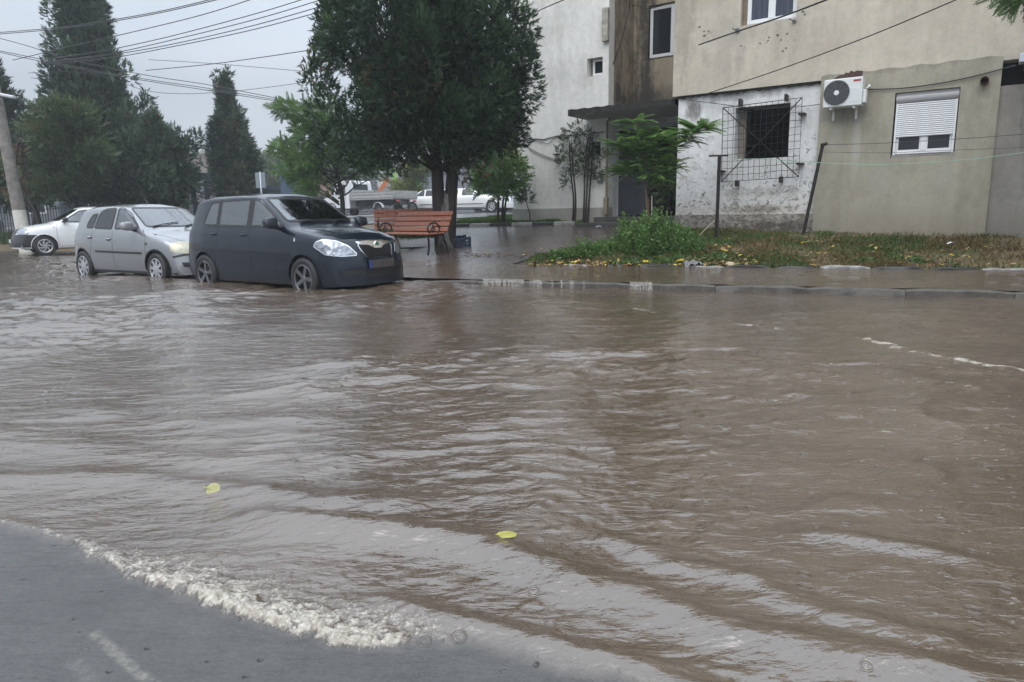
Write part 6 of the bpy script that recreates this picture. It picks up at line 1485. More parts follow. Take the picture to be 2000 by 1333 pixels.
def broad(base, clumps, m, size, dens, seed, label, kind='twig', stems=((0, 0),), tr=.06, name='broadleaf_tree', cat='tree', group=None, bk=bark, flat=.65, droop=0, tint=.5):
    """clumps: (x, y, z, radius) world positions; limbs run to each clump"""
    g = np.random.default_rng(seed); Vs, Fs, As, nn = [], [], [], 0; x0, y0, z0 = base
    for (cx_, cy_, cz_, r) in clumps:
        n = int(dens*r*r*4)+8; v = g.normal(size=(n, 3)); v /= np.linalg.norm(v, axis=1, keepdims=True); P = v*(g.random(n)**.45)[:, None]*np.array([r, r, r*flat])*(1+.3*g.normal(size=(n, 1))*.5)+np.array([cx_, cy_, cz_])
        o_ = np.array([cx_-x0, cy_-y0, 0.]); o_ = o_/(np.linalg.norm(o_)+1e-6)
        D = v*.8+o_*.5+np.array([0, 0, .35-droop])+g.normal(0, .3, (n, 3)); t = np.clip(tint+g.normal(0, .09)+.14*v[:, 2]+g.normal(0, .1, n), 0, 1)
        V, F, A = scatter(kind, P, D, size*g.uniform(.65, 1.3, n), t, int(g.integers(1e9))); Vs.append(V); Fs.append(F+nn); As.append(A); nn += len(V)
    root = empty(name, base, 0, label, cat, group)
    add('crown', npmesh('crown', np.concatenate(Vs)-np.array(base), np.concatenate(Fs), {'tint': np.concatenate(As)}, smooth=False), m, root)
    q = MB(); H_ = max(c[2] for c in clumps)-z0; cm = np.mean([[c[0]-x0, c[1]-y0] for c in clumps], 0)
    for (dx, dy) in stems:
        P = spline([(dx, dy, -.1), (dx*1.1+.03, dy, H_*.25), (dx*1.4+cm[0]*.4, dy+cm[1]*.3, H_*.55), (dx+cm[0]*.8, cm[1]*.8, H_*.9)], 4); n = len(P); q.tube(P, [tr*(1.1-.9*i/n)+.004 for i in range(n)], 8)
    for k, (cx_, cy_, cz_, r) in enumerate(clumps):
        dx, dy = stems[k % len(stems)]; zb = max(.2, min((cz_-z0)-.45*math.hypot(cx_-x0, cy_-y0)-r*.6, H_*.8)); f_ = zb/H_
        limb(q, (dx*1.2+cm[0]*f_*.8, dy+cm[1]*f_*.8, zb), (cx_-x0, cy_-y0, cz_-z0), tr*.38, tr*.09, 5, .08, 5)
    q.build('trunk', bk, root, smooth=True); return root
def clx(pts, Y, jit, seed, rz=1):
    g = random.Random(seed); out = []
    for x, y, r in pts:
        p = PY(x, y, Y+g.uniform(-jit, jit)); out.append((p.x, p.y, p.z, r))
    return out
# mid-green broadleaf between the left conifers, rusty in places
g = random.Random(4); pts = [(g.gauss(128, 30), g.uniform(225, 370), .55) for _ in range(34)]+[(g.gauss(110, 12), 215+g.uniform(0, 20), .4) for _ in range(4)]
p = PY(150, 420, 27.5); broad((p.x, 27.5, gz(p.x, 27.5)), clx(pts, 27.5, 1.0, 5), leafd, .42, 115, 31, 'rusty green broadleaf tree between the two left conifers', stems=((0, 0), (-1.6, .2)), tr=.09, tint=.52)
pts = [(g.uniform(20, 70), g.uniform(300, 385), .4) for _ in range(8)]
p = PY(75, 420, 28.5); broad((p.x, 28.5, gz(p.x, 28.5)), clx(pts, 28.5, .6, 6), leafd, .36, 90, 32, 'reddish-brown shrub tree just right of the concrete pole', tr=.08, tint=.80)
# feathery tree in front of the truck
g = random.Random(9)
pts = [(548, 215, .30), (565, 212, .26), (583, 222, .32), (600, 230, .34), (612, 215, .3), (560, 285, .28), (545, 292, .2), (588, 250, .3), (600, 268, .34), (575, 300, .32), (596, 310, .4), (625, 245, .45), (640, 200, .3), (650, 225, .4), (655, 260, .5), (640, 290, .5), (615, 300, .4), (560, 335, .32), (585, 345, .4), (610, 340, .45), (640, 330, .5), (670, 300, .5), (690, 330, .5), (620, 365, .4), (600, 372, .3), (720, 320, .4), (740, 335, .35), (700, 290, .45), (680, 260, .45), (585, 318, .3), (745, 310, .3), (725, 300, .35)]
p = PY(668, 420, 23.5); broad((p.x, 23.5, gz(p.x, 23.5)), clx(pts, 23.5, .9, 7), leafg, .27, 170, 33, 'feathery light green tree leaning left in front of the truck', kind='pinnate', tr=.085, tint=.52, droop=.2)
# slim tree with three stems by the painted kerb
p0 = GT(972, 440); pts = [(968, 300, .22), (990, 292, .18), (1004, 310, .2), (985, 318, .28), (960, 325, .28), (945, 345, .26), (972, 345, .3), (1000, 338, .22), (1018, 345, .14), (1008, 360, .14), (985, 362, .25), (955, 365, .22), (938, 362, .16), (1012, 325, .16), (972, 372, .2)]
broad(tuple(p0), clx(pts, p0.y, .35, 8), leafg, .22, 230, 34, 'slim light green tree with three thin stems beside the white end block', kind='twig', stems=((0, 0), (.10, .02), (.16, -.02)), tr=.028, tint=.62, flat=.9, droop=.3)
p0 = GT(1033, 437); pts = [(1012, 368, .07), (1022, 378, .10), (1030, 372, .08), (1018, 385, .07), (1034, 392, .05)]
broad(tuple(p0), clx(pts, p0.y, .1, 9), leafd, .17, 500, 35, 'thin waist-high sapling against the foot of the end block', kind='twig', tr=.012, tint=.35, droop=.4, name='sapling')
for (bx_, pts, sd_, lab) in [(1118, [(1108, 262, .08), (1100, 275, .10), (1092, 300, .09), (1098, 320, .10), (1112, 300, .12), (1118, 330, .10), (1108, 345, .11), (1122, 285, .10), (1130, 310, .12), (1116, 255, .06), (1104, 358, .08)], 36, 'sparse small-leaved shrub, the left one of the pair on the end block'),
                             (1143, [(1130, 245, .06), (1134, 268, .10), (1150, 262, .10), (1160, 285, .12), (1172, 270, .10), (1178, 300, .14), (1158, 310, .15), (1142, 300, .14), (1148, 335, .14), (1168, 335, .13), (1180, 322, .10), (1165, 352, .08), (1135, 330, .10)], 37, 'denser small-leaved shrub beside the ochre downpipe')]:
    p0 = GT(bx_, 437); broad(tuple(p0), clx(pts, p0.y, .15, sd_), leafd, .13, 520, sd_, lab, kind='twig', stems=((0, 0), (.05, .02)) if bx_ == 1118 else ((0, 0), (.06, 0), (-.05, .03)), tr=.022, tint=.30, name='shrub', cat='shrub', group='shrubs on the end block', flat=1.3)
freshm = leafmat('fresh_leaves', [(0, (.05, .10, .03)), (.5, (.095, .185, .045)), (.9, (.15, .275, .07)), (1, (.2, .34, .08))], .4, .35)
# tree of heaven in front of the entrance: stems with long pinnate leaves
def heaven():
    p0 = Vector((PY(1268, 440, 13.9).x, 13.9, 0)); p0.z = gz(p0.x, p0.y); x0, y0, z0 = p0; Y = y0; g = np.random.default_rng(5)
    def wpt(x, y, dy=0): q = PY(x, y, Y+dy); return np.array([q.x, q.y, q.z])
    axes = [[(1266, 446), (1262, 380), (1256, 320), (1248, 280), (1245, 235)], [(1262, 380), (1275, 330), (1282, 290), (1284, 262)], [(1256, 320), (1230, 300), (1212, 282)], [(1275, 330), (1300, 300), (1330, 272), (1355, 258), (1375, 250)], [(1262, 380), (1290, 350), (1306, 325)], [(1256, 330), (1235, 335), (1215, 338)]]
    root = empty('tree_of_heaven', p0, 0, 'bright green young tree with long feathery leaves in front of the entrance', 'tree')
    q = MB(); Ps, Ds, Ss = [], [], []
    for i, ax in enumerate(axes):
        pts = spline([Vector(wpt(x, y, (i-2)*.06))-p0 for x, y in ax], 5); n = len(pts); r0 = .030 if i == 0 else .014; q.tube(pts, [r0*(1-.75*k/n) for k in range(n)], 7)
        for k in range(n//3 if i == 0 else 3, n):
            for _ in range(6 if k < n-2 else 9):
                a = g.uniform(0, 6.283); d = np.array([math.cos(a), math.sin(a), g.uniform(.0, .75)]); Ps.append(np.array(pts[k])+np.array(p0)); Ds.append(d); Ss.append(g.uniform(.26, .50))
    for (x, y, dx, dz, s_) in [(1330, 268, 1, .15, .5), (1350, 255, 1, .1, .62), (1372, 250, 1, .05, .5), (1375, 250, 1, -.2, .42), (1372, 250, .9, .3, .45), (1215, 300, -1, .1, .45), (1212, 282, -1, .05, .42), (1212, 285, -1, -.35, .45), (1215, 338, -1, -.1, .45), (1220, 345, -.9, -.4, .42), (1305, 300, 1, -.4, .5), (1310, 310, .9, -.5, .5), (1300, 325, .8, -.3, .5), (1345, 262, .8, -.5, .4)]:
        Ps.append(wpt(x, y)); Ds.append(np.array([dx, g.uniform(-.4, .2), dz])); Ss.append(s_*.85)
    Ps, Ds, Ss = np.array(Ps), np.array(Ds), np.array(Ss); roll = np.cross(np.cross(Ds, np.array([0, 0, 1.])), Ds)+1e-3   # blades face the sky
    side_ = np.cross(Ds, np.array([0, 0, 1.])); roll = np.cross(Ds, side_)*-1
    V, F, A = scatter('pinnate', Ps, Ds, Ss, np.clip(g.normal(.80, .10, len(Ps)), 0, .9), 3, roll=roll)
    add('crown', npmesh('crown', V-np.array(p0), F, {'tint': A}, smooth=False), freshm, root); q.build('trunk', barkg, root, smooth=True)
    st = MB().tube([(-.02, -.03, -.1), (-.05, -.03, .86)], .03, 8); o = st.build('stake', mat('orange_brown_stake', (.30, .13, .05), .6, 0, (9, .4)), root, smooth='ang')
    MB().tube([(.05, 0, -.1), (.04, 0, .9)], .011, 6).build('stake', mat('white_stake', (.55, .54, .50), .6), root)
    return root
heaven()
pts = [(1290, 345, .14), (1300, 362, .18), (1312, 350, .16), (1318, 372, .16), (1300, 385, .16), (1288, 372, .12), (1310, 395, .10)]
p0 = GT(1306, 443); broad(tuple(p0), clx(pts, p0.y, .15, 38), leafd, .15, 420, 38, 'dark small-leaved bush in the shadow of the doorway', tr=.012, tint=.42, name='shrub', cat='shrub')
# yellowing climber behind the truck, tree behind the end block, tree leaning in at the top right
g = random.Random(12); pts = [(g.gauss(800, 11), g.uniform(325, 398), .5) for _ in range(12)]
p = PY(800, 420, 46); broad((p.x, 46, gz(p.x, 46)), clx(pts, 46, .5, 39), leafy, .5, 60, 39, 'yellowing bush behind the tail of the truck', tr=.07, tint=.45, name='shrub', cat='shrub')
pts = [(g.gauss(1003, 9), g.uniform(205, 290), .8) for _ in range(10)]+[(g.gauss(990, 10), g.uniform(255, 300), .6) for _ in range(5)]
p = PY(1012, 420, 52); broad((p.x, 52, gz(p.x, 52)), clx(pts, 52, 1, 40), leafy, .6, 40, 40, 'thin yellowish tree peeping out behind the white end block', tr=.12, tint=.25)
pts = [(1980, -12, .10), (1992, -6, .12), (2015, -22, .22), (1968, -22, .12)]
cl = clx(pts, 9.2, .2, 41)+[(9.0+g.gauss(0, .8), 9.3+g.gauss(0, .7), 5.2+g.gauss(0, .7), .55) for _ in range(22)]
broad((9.6, 9.4, gz(9.6, 9.4)), cl, leafg, .20, 260, 41, 'tree outside the right edge with one leafy twig hanging into the top right corner', kind='pinnate', tr=.11, tint=.35, droop=.4)
# weeds on the bank
def weed(px, py, w, h, n, seed, label, tint=.5, name='weed_clump', m=None, wide=None):
    g = np.random.default_rng(seed); p0 = GT(px, py); Ps, Ds, Ss = [], [], []; q = MB()
    for i in range(n):
        a = g.uniform(0, 6.283); r = w*g.random()**.6; bx_, by_ = r*math.cos(a), r*math.sin(a)*.6; hh = h*g.uniform(.45, 1.1)*(1-.45*(r/w)**2); tx, ty = bx_*1.25+g.normal(0, .05), by_*1.25+g.normal(0, .05)
        zb = gz(p0.x+bx_, p0.y+by_)-p0.z; A_ = Vector((bx_, by_, zb-.02)); B_ = Vector((tx, ty, zb+hh)); q.tube([A_, A_.lerp(B_, .5)+Vector((g.normal(0, .015), g.normal(0, .015), 0)), B_], [.005, .004, .002], 4)
        k = int(hh/.022)
        for j in range(k):
            t = .12+.88*j/k; p = A_.lerp(B_, t); aa = g.uniform(0, 6.283); Ps.append(np.array(p)+np.array(p0)); Ds.append([math.cos(aa), math.sin(aa), g.uniform(.2, 1.0)]); Ss.append(g.uniform(.045, .095)*(1.25-.6*t))
    Ps, Ds, Ss = np.array(Ps), np.array(Ds), np.array(Ss)
    V, F, A = scatter('leaf', Ps, Ds, Ss, np.clip(g.normal(tint, .15, len(Ps)), 0, .92), seed)
    root = empty(name, p0, 0, label, 'weeds', 'weeds on the grass bank')
    add('leaves', npmesh('leaves', V-np.array(p0), F, {'tint': A}, smooth=False), m or freshm, root); q.build('stems', mat('weed_stem', (.06, .10, .03), .6) if 'weed_stem' not in bpy.data.materials else bpy.data.materials['weed_stem'], root)
    return root
weed(1275, 498, .50, .80, 300, 51, 'tall lush weed clump round the foot of the feathery young tree', .60)
weed(1338, 498, .30, .50, 130, 52, 'bushy weed clump at the right flank of the tallest weeds', .58)
weed(1222, 490, .20, .72, 70, 53, 'tall weeds at the left flank of the tallest weeds', .62)
weed(1140, 505, .24, .38, 80, 54, 'knee-high weeds in the left part of the bank', .60)
weed(1095, 508, .18, .26, 60, 55, 'low weeds at the left tip of the bank', .55)
weed(1180, 498, .22, .34, 60, 56, 'reddish low weeds in the middle of the left bank', .72)
weed(1400, 505, .22, .10, 40, 57, 'low leafy weeds left of centre on the open bank', .5)
weed(1540, 508, .25, .09, 50, 58, 'low leafy weeds under the leaning clothes pole', .42)
weed(1745, 508, .16, .10, 30, 59, 'dark rosette of weeds below the shutter window, the left one', .28)
weed(1790, 512, .16, .09, 30, 60, 'dark rosette of weeds below the shutter window, the right one', .24)
weed(1615, 459, .16, .09, 26, 61, 'small weeds at the wall foot right of the leaning pole', .4)
weed(1690, 512, .14, .07, 30, 62, 'small flat weeds at the kerb under the air conditioner', .5)
weed(1135, 435, .20, .16, 30, 63, 'weeds round the foot of the two shrubs', .6)
weed(855, 421, .6, .35, 30, 64, 'weeds beside the road left of the limousine', .5)
# ============================================================ bench, crates, posts, air conditioner, wires
wood = mat('red_brown_slats', (.33, .105, .05), .4, 0, (3, .35), (30, .25), stretch=(14, 14, 1.2)); iron = mat('black_cast_iron', (.012, .013, .014), .35, .3)
def bench(name='park_bench', L=1.72):
    r = empty(name)
    bk = [(.02, .42), (.02+.03, .50), (.055, .60), (.085, .70), (.115, .80), (.14, .87)]   # leaning back
    def slat(a, z, w, t, tilt, nm):
        return MB().box((0, 0, 0), (L, t, w)).build(nm, wood, r, bev=.008)
    for k in range(4):     # backrest: four boards
        z = .50+.105*k; y = .20+.045*k
        o = slat(0, z, .092, .025, 0, 'back_slat'); o.location = (0, y, z); o.rotation_euler = (R(-22), 0, 0)
    for k in range(4):
        o = MB().box((0, 0, 0), (L, .095, .028)).build('seat_slat', wood, r, bev=.008); o.location = (0, -.24+.105*k, .415+.004*k)
    for s_ in (-1, 1):
        x = s_*(L/2-.10); q = MB(); q.tube(spline([(x, -.27, 0), (x, -.235, .20), (x, -.25, .38), (x, -.20, .395), (x, .12, .40), (x, .19, .44), (x, .28, .66), (x, .36, .86)], 5), .021, 8)
        q.tube(spline([(x, .30, 0), (x, .24, .15), (x, .17, .30), (x, .15, .40)], 5), .021, 8)
        f = q.build('iron_frame', iron, r, smooth=True)
        c = MB(); P = [(x, -.10+.135*math.cos(t)*1.15, .52+.115*math.sin(t)) for t in [2*math.pi*i/22 for i in range(23)]]; c.tube(P, .017, 7); c.build('arm_ring', iron, f, smooth=True)
        c = MB(); P = [(x, -.12+.05*math.cos(t), .50+.045*math.sin(t)) for t in [2*math.pi*i/14 for i in range(15)]]; c.tube(P, .011, 6); c.tube([(x, -.12, .405), (x, -.12, .63)], .010, 6); c.build('arm_scroll', iron, f, smooth=True)
    return r
b1 = bench(); pR, pL = GT(866, 497), GT(760, 468)
mid = PY(811, 440, 14.2); b1.location = (-2.02, 14.45, .335); b1.rotation_euler = (0, 0, R(-42)); tag(b1, 'red-brown slatted park bench with black ring armrests in front of the cypress trunk', 'bench', 'park benches')
b2 = copy_tree(b1); b2.location = (-2.30, 16.3, .41); b2.rotation_euler = (0, 0, R(8)); tag(b2, 'second park bench mostly hidden behind the front one, its left end showing', 'bench', 'park benches')
cm_ = mat('dark_blue_crate', (.010, .022, .055), .4, 0, (9, .3))
def crate():
    q = MB(); w, d, h = .36, .27, .20; q.bb((-w/2, -d/2, 0), (w/2, d/2, .015)); r = q.build('crate', cm_)
    for nm, (x0, y0, x1, y1) in (('crate_side', (-w/2, -d/2, w/2, -d/2+.012)), ('crate_side', (-w/2, d/2-.012, w/2, d/2)), ('crate_end', (-w/2, -d/2+.013, -w/2+.012, d/2-.013)), ('crate_end', (w/2-.012, -d/2+.013, w/2, d/2-.013))):
        s_ = MB()
        for z in (.018, .075, .135): s_.bb((x0, y0, z), (x1, y1, z+(.045 if z > .1 else .028)))
        n = 7 if x1-x0 > .1 else 5
        for k in range(n):
            t = k/(n-1)
            if x1-x0 > .1: cx_ = x0+.008+t*(x1-x0-.016); s_.bb((cx_-.007, y0+.001, .018), (cx_+.007, y1-.001, h))
            else: cy_ = y0+.008+t*(y1-y0-.016); s_.bb((x0+.001, cy_-.007, .018), (x1-.001, cy_+.007, h))
        s_.build(nm, cm_, r)
    return r
p = GT(902, 482); c1 = crate(); c1.location = (p.x, p.y, p.z); c1.rotation_euler = (0, 0, R(14)); tag(c1, 'dark blue plastic crate, the nearer one beside the cypress trunk', 'crate', 'plastic crates by the tree')
p = GT(893, 478); c2 = copy_tree(c1); c2.location = (p.x-.02, p.y+.28, p.z+.0); c2.rotation_euler = (0, 0, R(-8)); tag(c2, 'dark blue plastic crate, the farther one half behind the other', 'crate', 'plastic crates by the tree')
p = GT(815, 487); o = MB().tube([(p.x-.55, p.y-.1, p.z+.02), (p.x+.5, p.y+.25, p.z+.03)], .018, 6).build('fallen_branch', bark, smooth=True); tag(o, 'thin dark stick lying on the wet path under the bench', 'branch')
# clothes posts
p = GT(1399, 467); zt = PY(1398, 303, p.y).z-p.z; t = empty('clothes_post', p, 0, 'upright black clothes post with a short crossbar in front of the whitewashed wall', 'post', 'clothes posts')
rm_ = mat('rusty_black_steel', (.022, .018, .017), .5, .4, (18, .5), (40, .4)); MB().bb((-.028, -.028, -.1), (.028, .028, zt-.03)).build('post', rm_, t, bev=.004); MB().box((-.02, 0, zt-.015), (.36, .04, .032), rotz(R(-10))).build('crossbar', rm_, t, bev=.004)
p = GT(1568, 459); q_ = PY(1607, 283, p.y-.05); t2 = empty('clothes_post', p, 0, 'black clothes post leaning to the right between the white and grey walls', 'post', 'clothes posts'); d = q_-p
MB().tube([(-d.x*.04, 0, -.1), tuple(d)], .034, 8).build('post', rm_, t2, smooth='ang'); MB().tube([tuple(d+Vector((-.04, -.03, -.01))), tuple(d+Vector((.07, -.02, .015)))], .03, 8).build('hook', rm_, t2)
p = GT(1367, 466); o = MB().tube([tuple(GT(1362, 466)+Vector((0, 0, .02))), tuple(PY(1396, 431, p.y+.1))], .012, 6).build('leaning_stick', mat('pale_stick', (.35, .30, .22), .7), smooth=True); tag(o, 'thin pale stick leaning against the upright clothes post', 'stick')
p = GT(1304, 450); o = MB().tube([tuple(p), tuple(PY(1304, 405, p.y))], .012, 6).build('iron_rod', rm_, smooth=True); tag(o, 'thin dark iron rod stuck in the soil by the whitewashed corner', 'rod')
# barred grille in front of the opening (part of the building)
VGR = -.16; c4 = [WL(x, y, VGR) for x, y in ((1412, 211), (1567, 191), (1560, 346), (1409, 356))]
def gp(a, b): 
    (x0, z0), (x1, z1_), (x2, z2), (x3, z3) = c4
    return ((x0*(1-a)+x1*a)*(1-b)+(x3*(1-a)+x2*a)*b, (z0*(1-a)+z1_*a)*(1-b)+(z3*(1-a)+z2*a)*b)
gr = MB().tube([(gp(a, b)[0], VGR, gp(a, b)[1]) for a, b in ((0, 0), (1, 0), (1, 1), (0, 1), (0, 0))], .009, 5).build('window_grille', rm_, bld)
q = MB(); rj = random.Random(5)
for i in range(1, 14): a = i/14; q.tube([(gp(a, t)[0]+rj.uniform(-.006, .006), VGR, gp(a, t)[1]) for t in (0, .33, .66, 1)], .0045, 4)
for i in range(1, 11): b_ = i/11; q.tube([(gp(t, b_)[0], VGR+.006, gp(t, b_)[1]+rj.uniform(-.012, .012)) for t in (0, .25, .5, .75, 1)], .0045, 4)
q.build('bars', rm_, gr)
for k_, (A_, B_) in enumerate((((0, 0), (1, 1)), ((1, 0), (0, 1)))):
    a, b_ = gp(*A_), gp(*B_); MB().tube([(a[0], VGR-.012, a[1]), (b_[0], VGR-.012-.006*k_, b_[1])], .011, 5).build('brace', rm_, gr)
for (a, b_, vert) in ((.22, -.05, 1), (.80, -.03, 1), (.20, 1.03, 1), (.77, 1.02, 1), (1.0, .20, 0), (1.0, .83, 0), (-.02, .85, 0)):
    u, z = gp(a, b_); MB().bb((u-(.02 if vert else .06), VGR-.03, z-(.06 if vert else .018)), (u+(.02 if vert else .06), .02, z+(.06 if vert else .018))).build('bracket', rm_, gr)
# air conditioner
va = VG-.40; u0, zt0 = WL(1610, 157, va); u1 = UU(1684, 180, va); z0_ = ZZ(1648, 208, va); z1_ = ZZ(1648, 153, va)
ac = empty('air_conditioner', O_A, -TA, 'white air conditioner unit with a round dark fan grille on the grey wall', 'air conditioner'); acm = mat('ac_white', (.66, .68, .67), .4, 0, (3, .12)); 
cs = MB().bb((u0, va, z0_), (u1, va+.30, z1_)).build('casing', acm, ac, bev=.018); hh = z1_-z0_; ww_ = u1-u0
fcx, fcz, fr_ = u0+ww_*.345, (z0_+z1_)/2-.0, hh*.435
MB().lathe([(0, va-.004), (fr_, va-.004), (fr_, va-.001), (0, va-.001)], 40, 'y', (fcx, 0, fcz)).build('fan_opening', mat('fan_black', (.03, .03, .035), .6), ac)
q = MB()
for k in range(9): rr_ = fr_*(.22+.78*k/8); q.lathe([(rr_-.004, va-.012), (rr_+.004, va-.012), (rr_+.004, va-.018), (rr_-.004, va-.018)], 40, 'y', (fcx, 0, fcz), close=True)
for k in range(8): a = math.pi*2*k/8; q.tube([(fcx+fr_*.15*math.cos(a), va-.014, fcz+fr_*.15*math.sin(a)), (fcx+fr_*math.cos(a+.3), va-.014, fcz+fr_*math.sin(a+.3))], .004, 4)
q.build('fan_grille', mat('fan_wire', (.11, .115, .125), .45), ac, smooth='ang'); MB().lathe([(0, va-.024), (fr_*.2, va-.022), (fr_*.2, va-.006)], 24, 'y', (fcx, 0, fcz)).build('fan_hub', acm, ac, smooth='ang')
lb = MB().bb((u0+ww_*.76, va-.004, z1_-hh*.155), (u0+ww_*.95, va-.001, z1_-hh*.09)).build('red_label', mat('red_label', (.35, .03, .04), .4), ac)
q = MB().bb((u0+ww_*.69, va-.004, z0_+hh*.12), (u0+ww_*.95, va-.001, z0_+hh*.62)); q.build('service_panel', mat('ac_panel', (.60, .62, .62), .4), ac, bev=.002)
MB().bb((u1+.001, va+.05, z0_+hh*.08), (u1+.06, va+.26, z0_+hh*.55)).build('valve_cover', acm, ac, bev=.015); MB().tube([(u1+.04, va+.16, z0_+hh*.6), (u1+.09, va+.18, z0_+hh*.68), (u1+.07, va+.3, z0_+hh*.75), (u1+.05, VG, z0_+hh*.75)], .018, 7).build('pipe', acm, ac, smooth=True)
for u in (u0+ww_*.2, u0+ww_*.8): MB().bb((u-.02, va+.03, z0_-.035), (u+.02, VG+.0, z0_-.002)).bb((u-.02, VG-.02, z0_-.2), (u+.02, VG+.0, z0_-.036)).build('bracket', acm, ac)
# rusty flue, junction box, tile lights
u, z = WL(1923, 160, VG); f_ = MB().lathe([(.055, VG-.16), (.065, VG-.16), (.065, VG+.02), (.055, VG+.02)], 20, 'y', (u, 0, z), close=True).build('flue_pipe', mat('rust', (.13, .05, .025), .8, 0, (18, .6), (30, .6)), bld, smooth='ang'); MB().lathe([(0, VG-.03), (.056, VG-.03)], 20, 'y', (u, 0, z)).build('flue_mouth', black, f_, fix=False)
u, z = WL(1990, 120, -.3); MB().bb((u, -.46, z-.04), (u+.45, -.2, z+.10)).build('eaves_trim', mat('pale_blue_sheet', (.55, .60, .66), .4), bld, bev=.01)
# clothes lines and service wires
line_m = mat('thin_wire', (.05, .05, .055), .5, .3); line_g = mat('green_clothes_line', (.25, .40, .32), .5)
def wire(pts, r, m, label, name='wire', cat='wire', group=None, sag=None):
    P = spline(pts, 8) if sag is None else sagline(pts[0], pts[1], sag, 24)
    o = MB().tube(P, r, 5).build(name, m, smooth=True); return tag(o, label, cat, group)
py_ = (t2.location+d).y
def lp(L, Y0, Y1): return [PY(x, y, Y0+(Y1-Y0)*i/(len(L)-1)) for i, (x, y) in enumerate(L)]
GL = 'clothes lines by the wall'
wire(lp([(1607, 283), (1700, 281), (1800, 276), (1900, 270), (2020, 261)], py_, py_-2.6), .005, line_m, 'dark clothes line running right from the top of the leaning post', 'clothes_line', 'clothes line', GL)
wire(lp([(1600, 297), (1720, 299), (1850, 294), (2020, 288)], py_, py_-2.6), .004, line_m, 'second dark clothes line just under the first', 'clothes_line', 'clothes line', GL)
wire(lp([(1430, 311), (1500, 312), (1597, 318), (1700, 322), (1800, 319), (1900, 311), (2020, 296)], py_+.6, py_-2.6), .006, line_g, 'pale green clothes line, the lowest one', 'clothes_line', 'clothes line', GL)
wire([toW(*[WL(x, y, -.04)[0]], -.04, WL(x, y, -.04)[1]) for x, y in ((1330, 194), (1400, 203), (1480, 212), (1560, 209), (1608, 203))], .007, rubber_blk, 'black cable crossing the whitewashed wall above the grille', 'wall_wire', 'wire')
wire([toW(WL(x, y, VG-.03)[0], VG-.03, WL(x, y, VG-.03)[1]) for x, y in ((1697, 175), (1760, 173), (1830, 164), (1900, 150), (1985, 128))], .011, rubber_blk, 'black cable from the air conditioner up to the right', 'wall_wire', 'wire')
wire(lp([(1365, 88), (1440, 62), (1530, 32), (1640, -10)], 15.2, 10.5), .014, rubber_blk, 'thick black service cable fixed to the upper wall, the upper one', 'service_cable', 'cable', 'cables above the flats')
wire(lp([(1385, 182), (1520, 137), (1700, 70), (1900, -14)], 15.2, 9.5), .009, rubber_blk, 'black service cable rising to the right over the air conditioner', 'service_cable', 'cable', 'cables above the flats')
wire(lp([(1030, 32), (1064, 16), (1120, -8)], 18.2, 15), .012, rubber_blk, 'short black cable crossing the corner of the white end block', 'service_cable', 'cable', 'cables above the flats')
GW = 'overhead wires at the left'
WR = [([(-30, 69), (60, 62), (150, 53), (300, 28), (440, -4)], 'topmost overhead wire from the left edge'), ([(-30, 66), (60, 59), (150, 50), (300, 25), (430, -5)], 'overhead wire running tight beside the topmost one'),
      ([(25, 118), (130, 93), (280, 58), (400, 28), (500, -4)], 'overhead wire crossing the middle of the tallest conifer'),
      ([(80, 118), (200, 100), (330, 72), (500, 27), (620, -10)], 'upper wire of the fan of four going right'), ([(80, 122), (200, 108), (330, 80), (500, 38), (640, -4)], 'second wire of the fan of four'),
      ([(80, 124), (200, 110), (330, 88), (500, 49), (660, 3)], 'third wire of the fan of four'), ([(80, 126), (200, 116), (330, 93), (500, 57), (680, 8)], 'lowest wire of the fan of four'),
      ([(285, 138), (400, 127), (500, 114), (660, 90)], 'wire passing above the slim lone conifer'), ([(290, 117), (420, 125), (620, 142)], 'thin wire dipping to the right behind the others'),
      ([(-20, 70), (60, 92), (140, 118), (290, 148), (400, 165), (520, 188), (620, 206), (720, 222)], 'upper wire of the bundle sloping down to the right'), ([(-20, 96), (60, 112), (150, 132), (290, 156), (400, 172), (520, 192), (640, 210), (720, 224)], 'middle wire of the bundle sloping down to the right'), ([(-20, 98), (60, 116), (150, 135), (290, 159), (400, 176), (520, 195), (640, 212), (720, 226)], 'lower wire of the bundle sloping down to the right'),
      ([(55, 143), (180, 144), (300, 180), (440, 180), (620, 158)], 'slack wire below the sloping bundle'), ([(60, 152), (110, 162), (180, 175)], 'short wire below the others at the left')]
for k, (L_, lab) in enumerate(WR): wire(lp(L_, 25, 20 if k < 8 else 26), .009 if k in (8, 12, 13) else .0125, line_m, lab, 'overhead_wire', 'wire', GW)
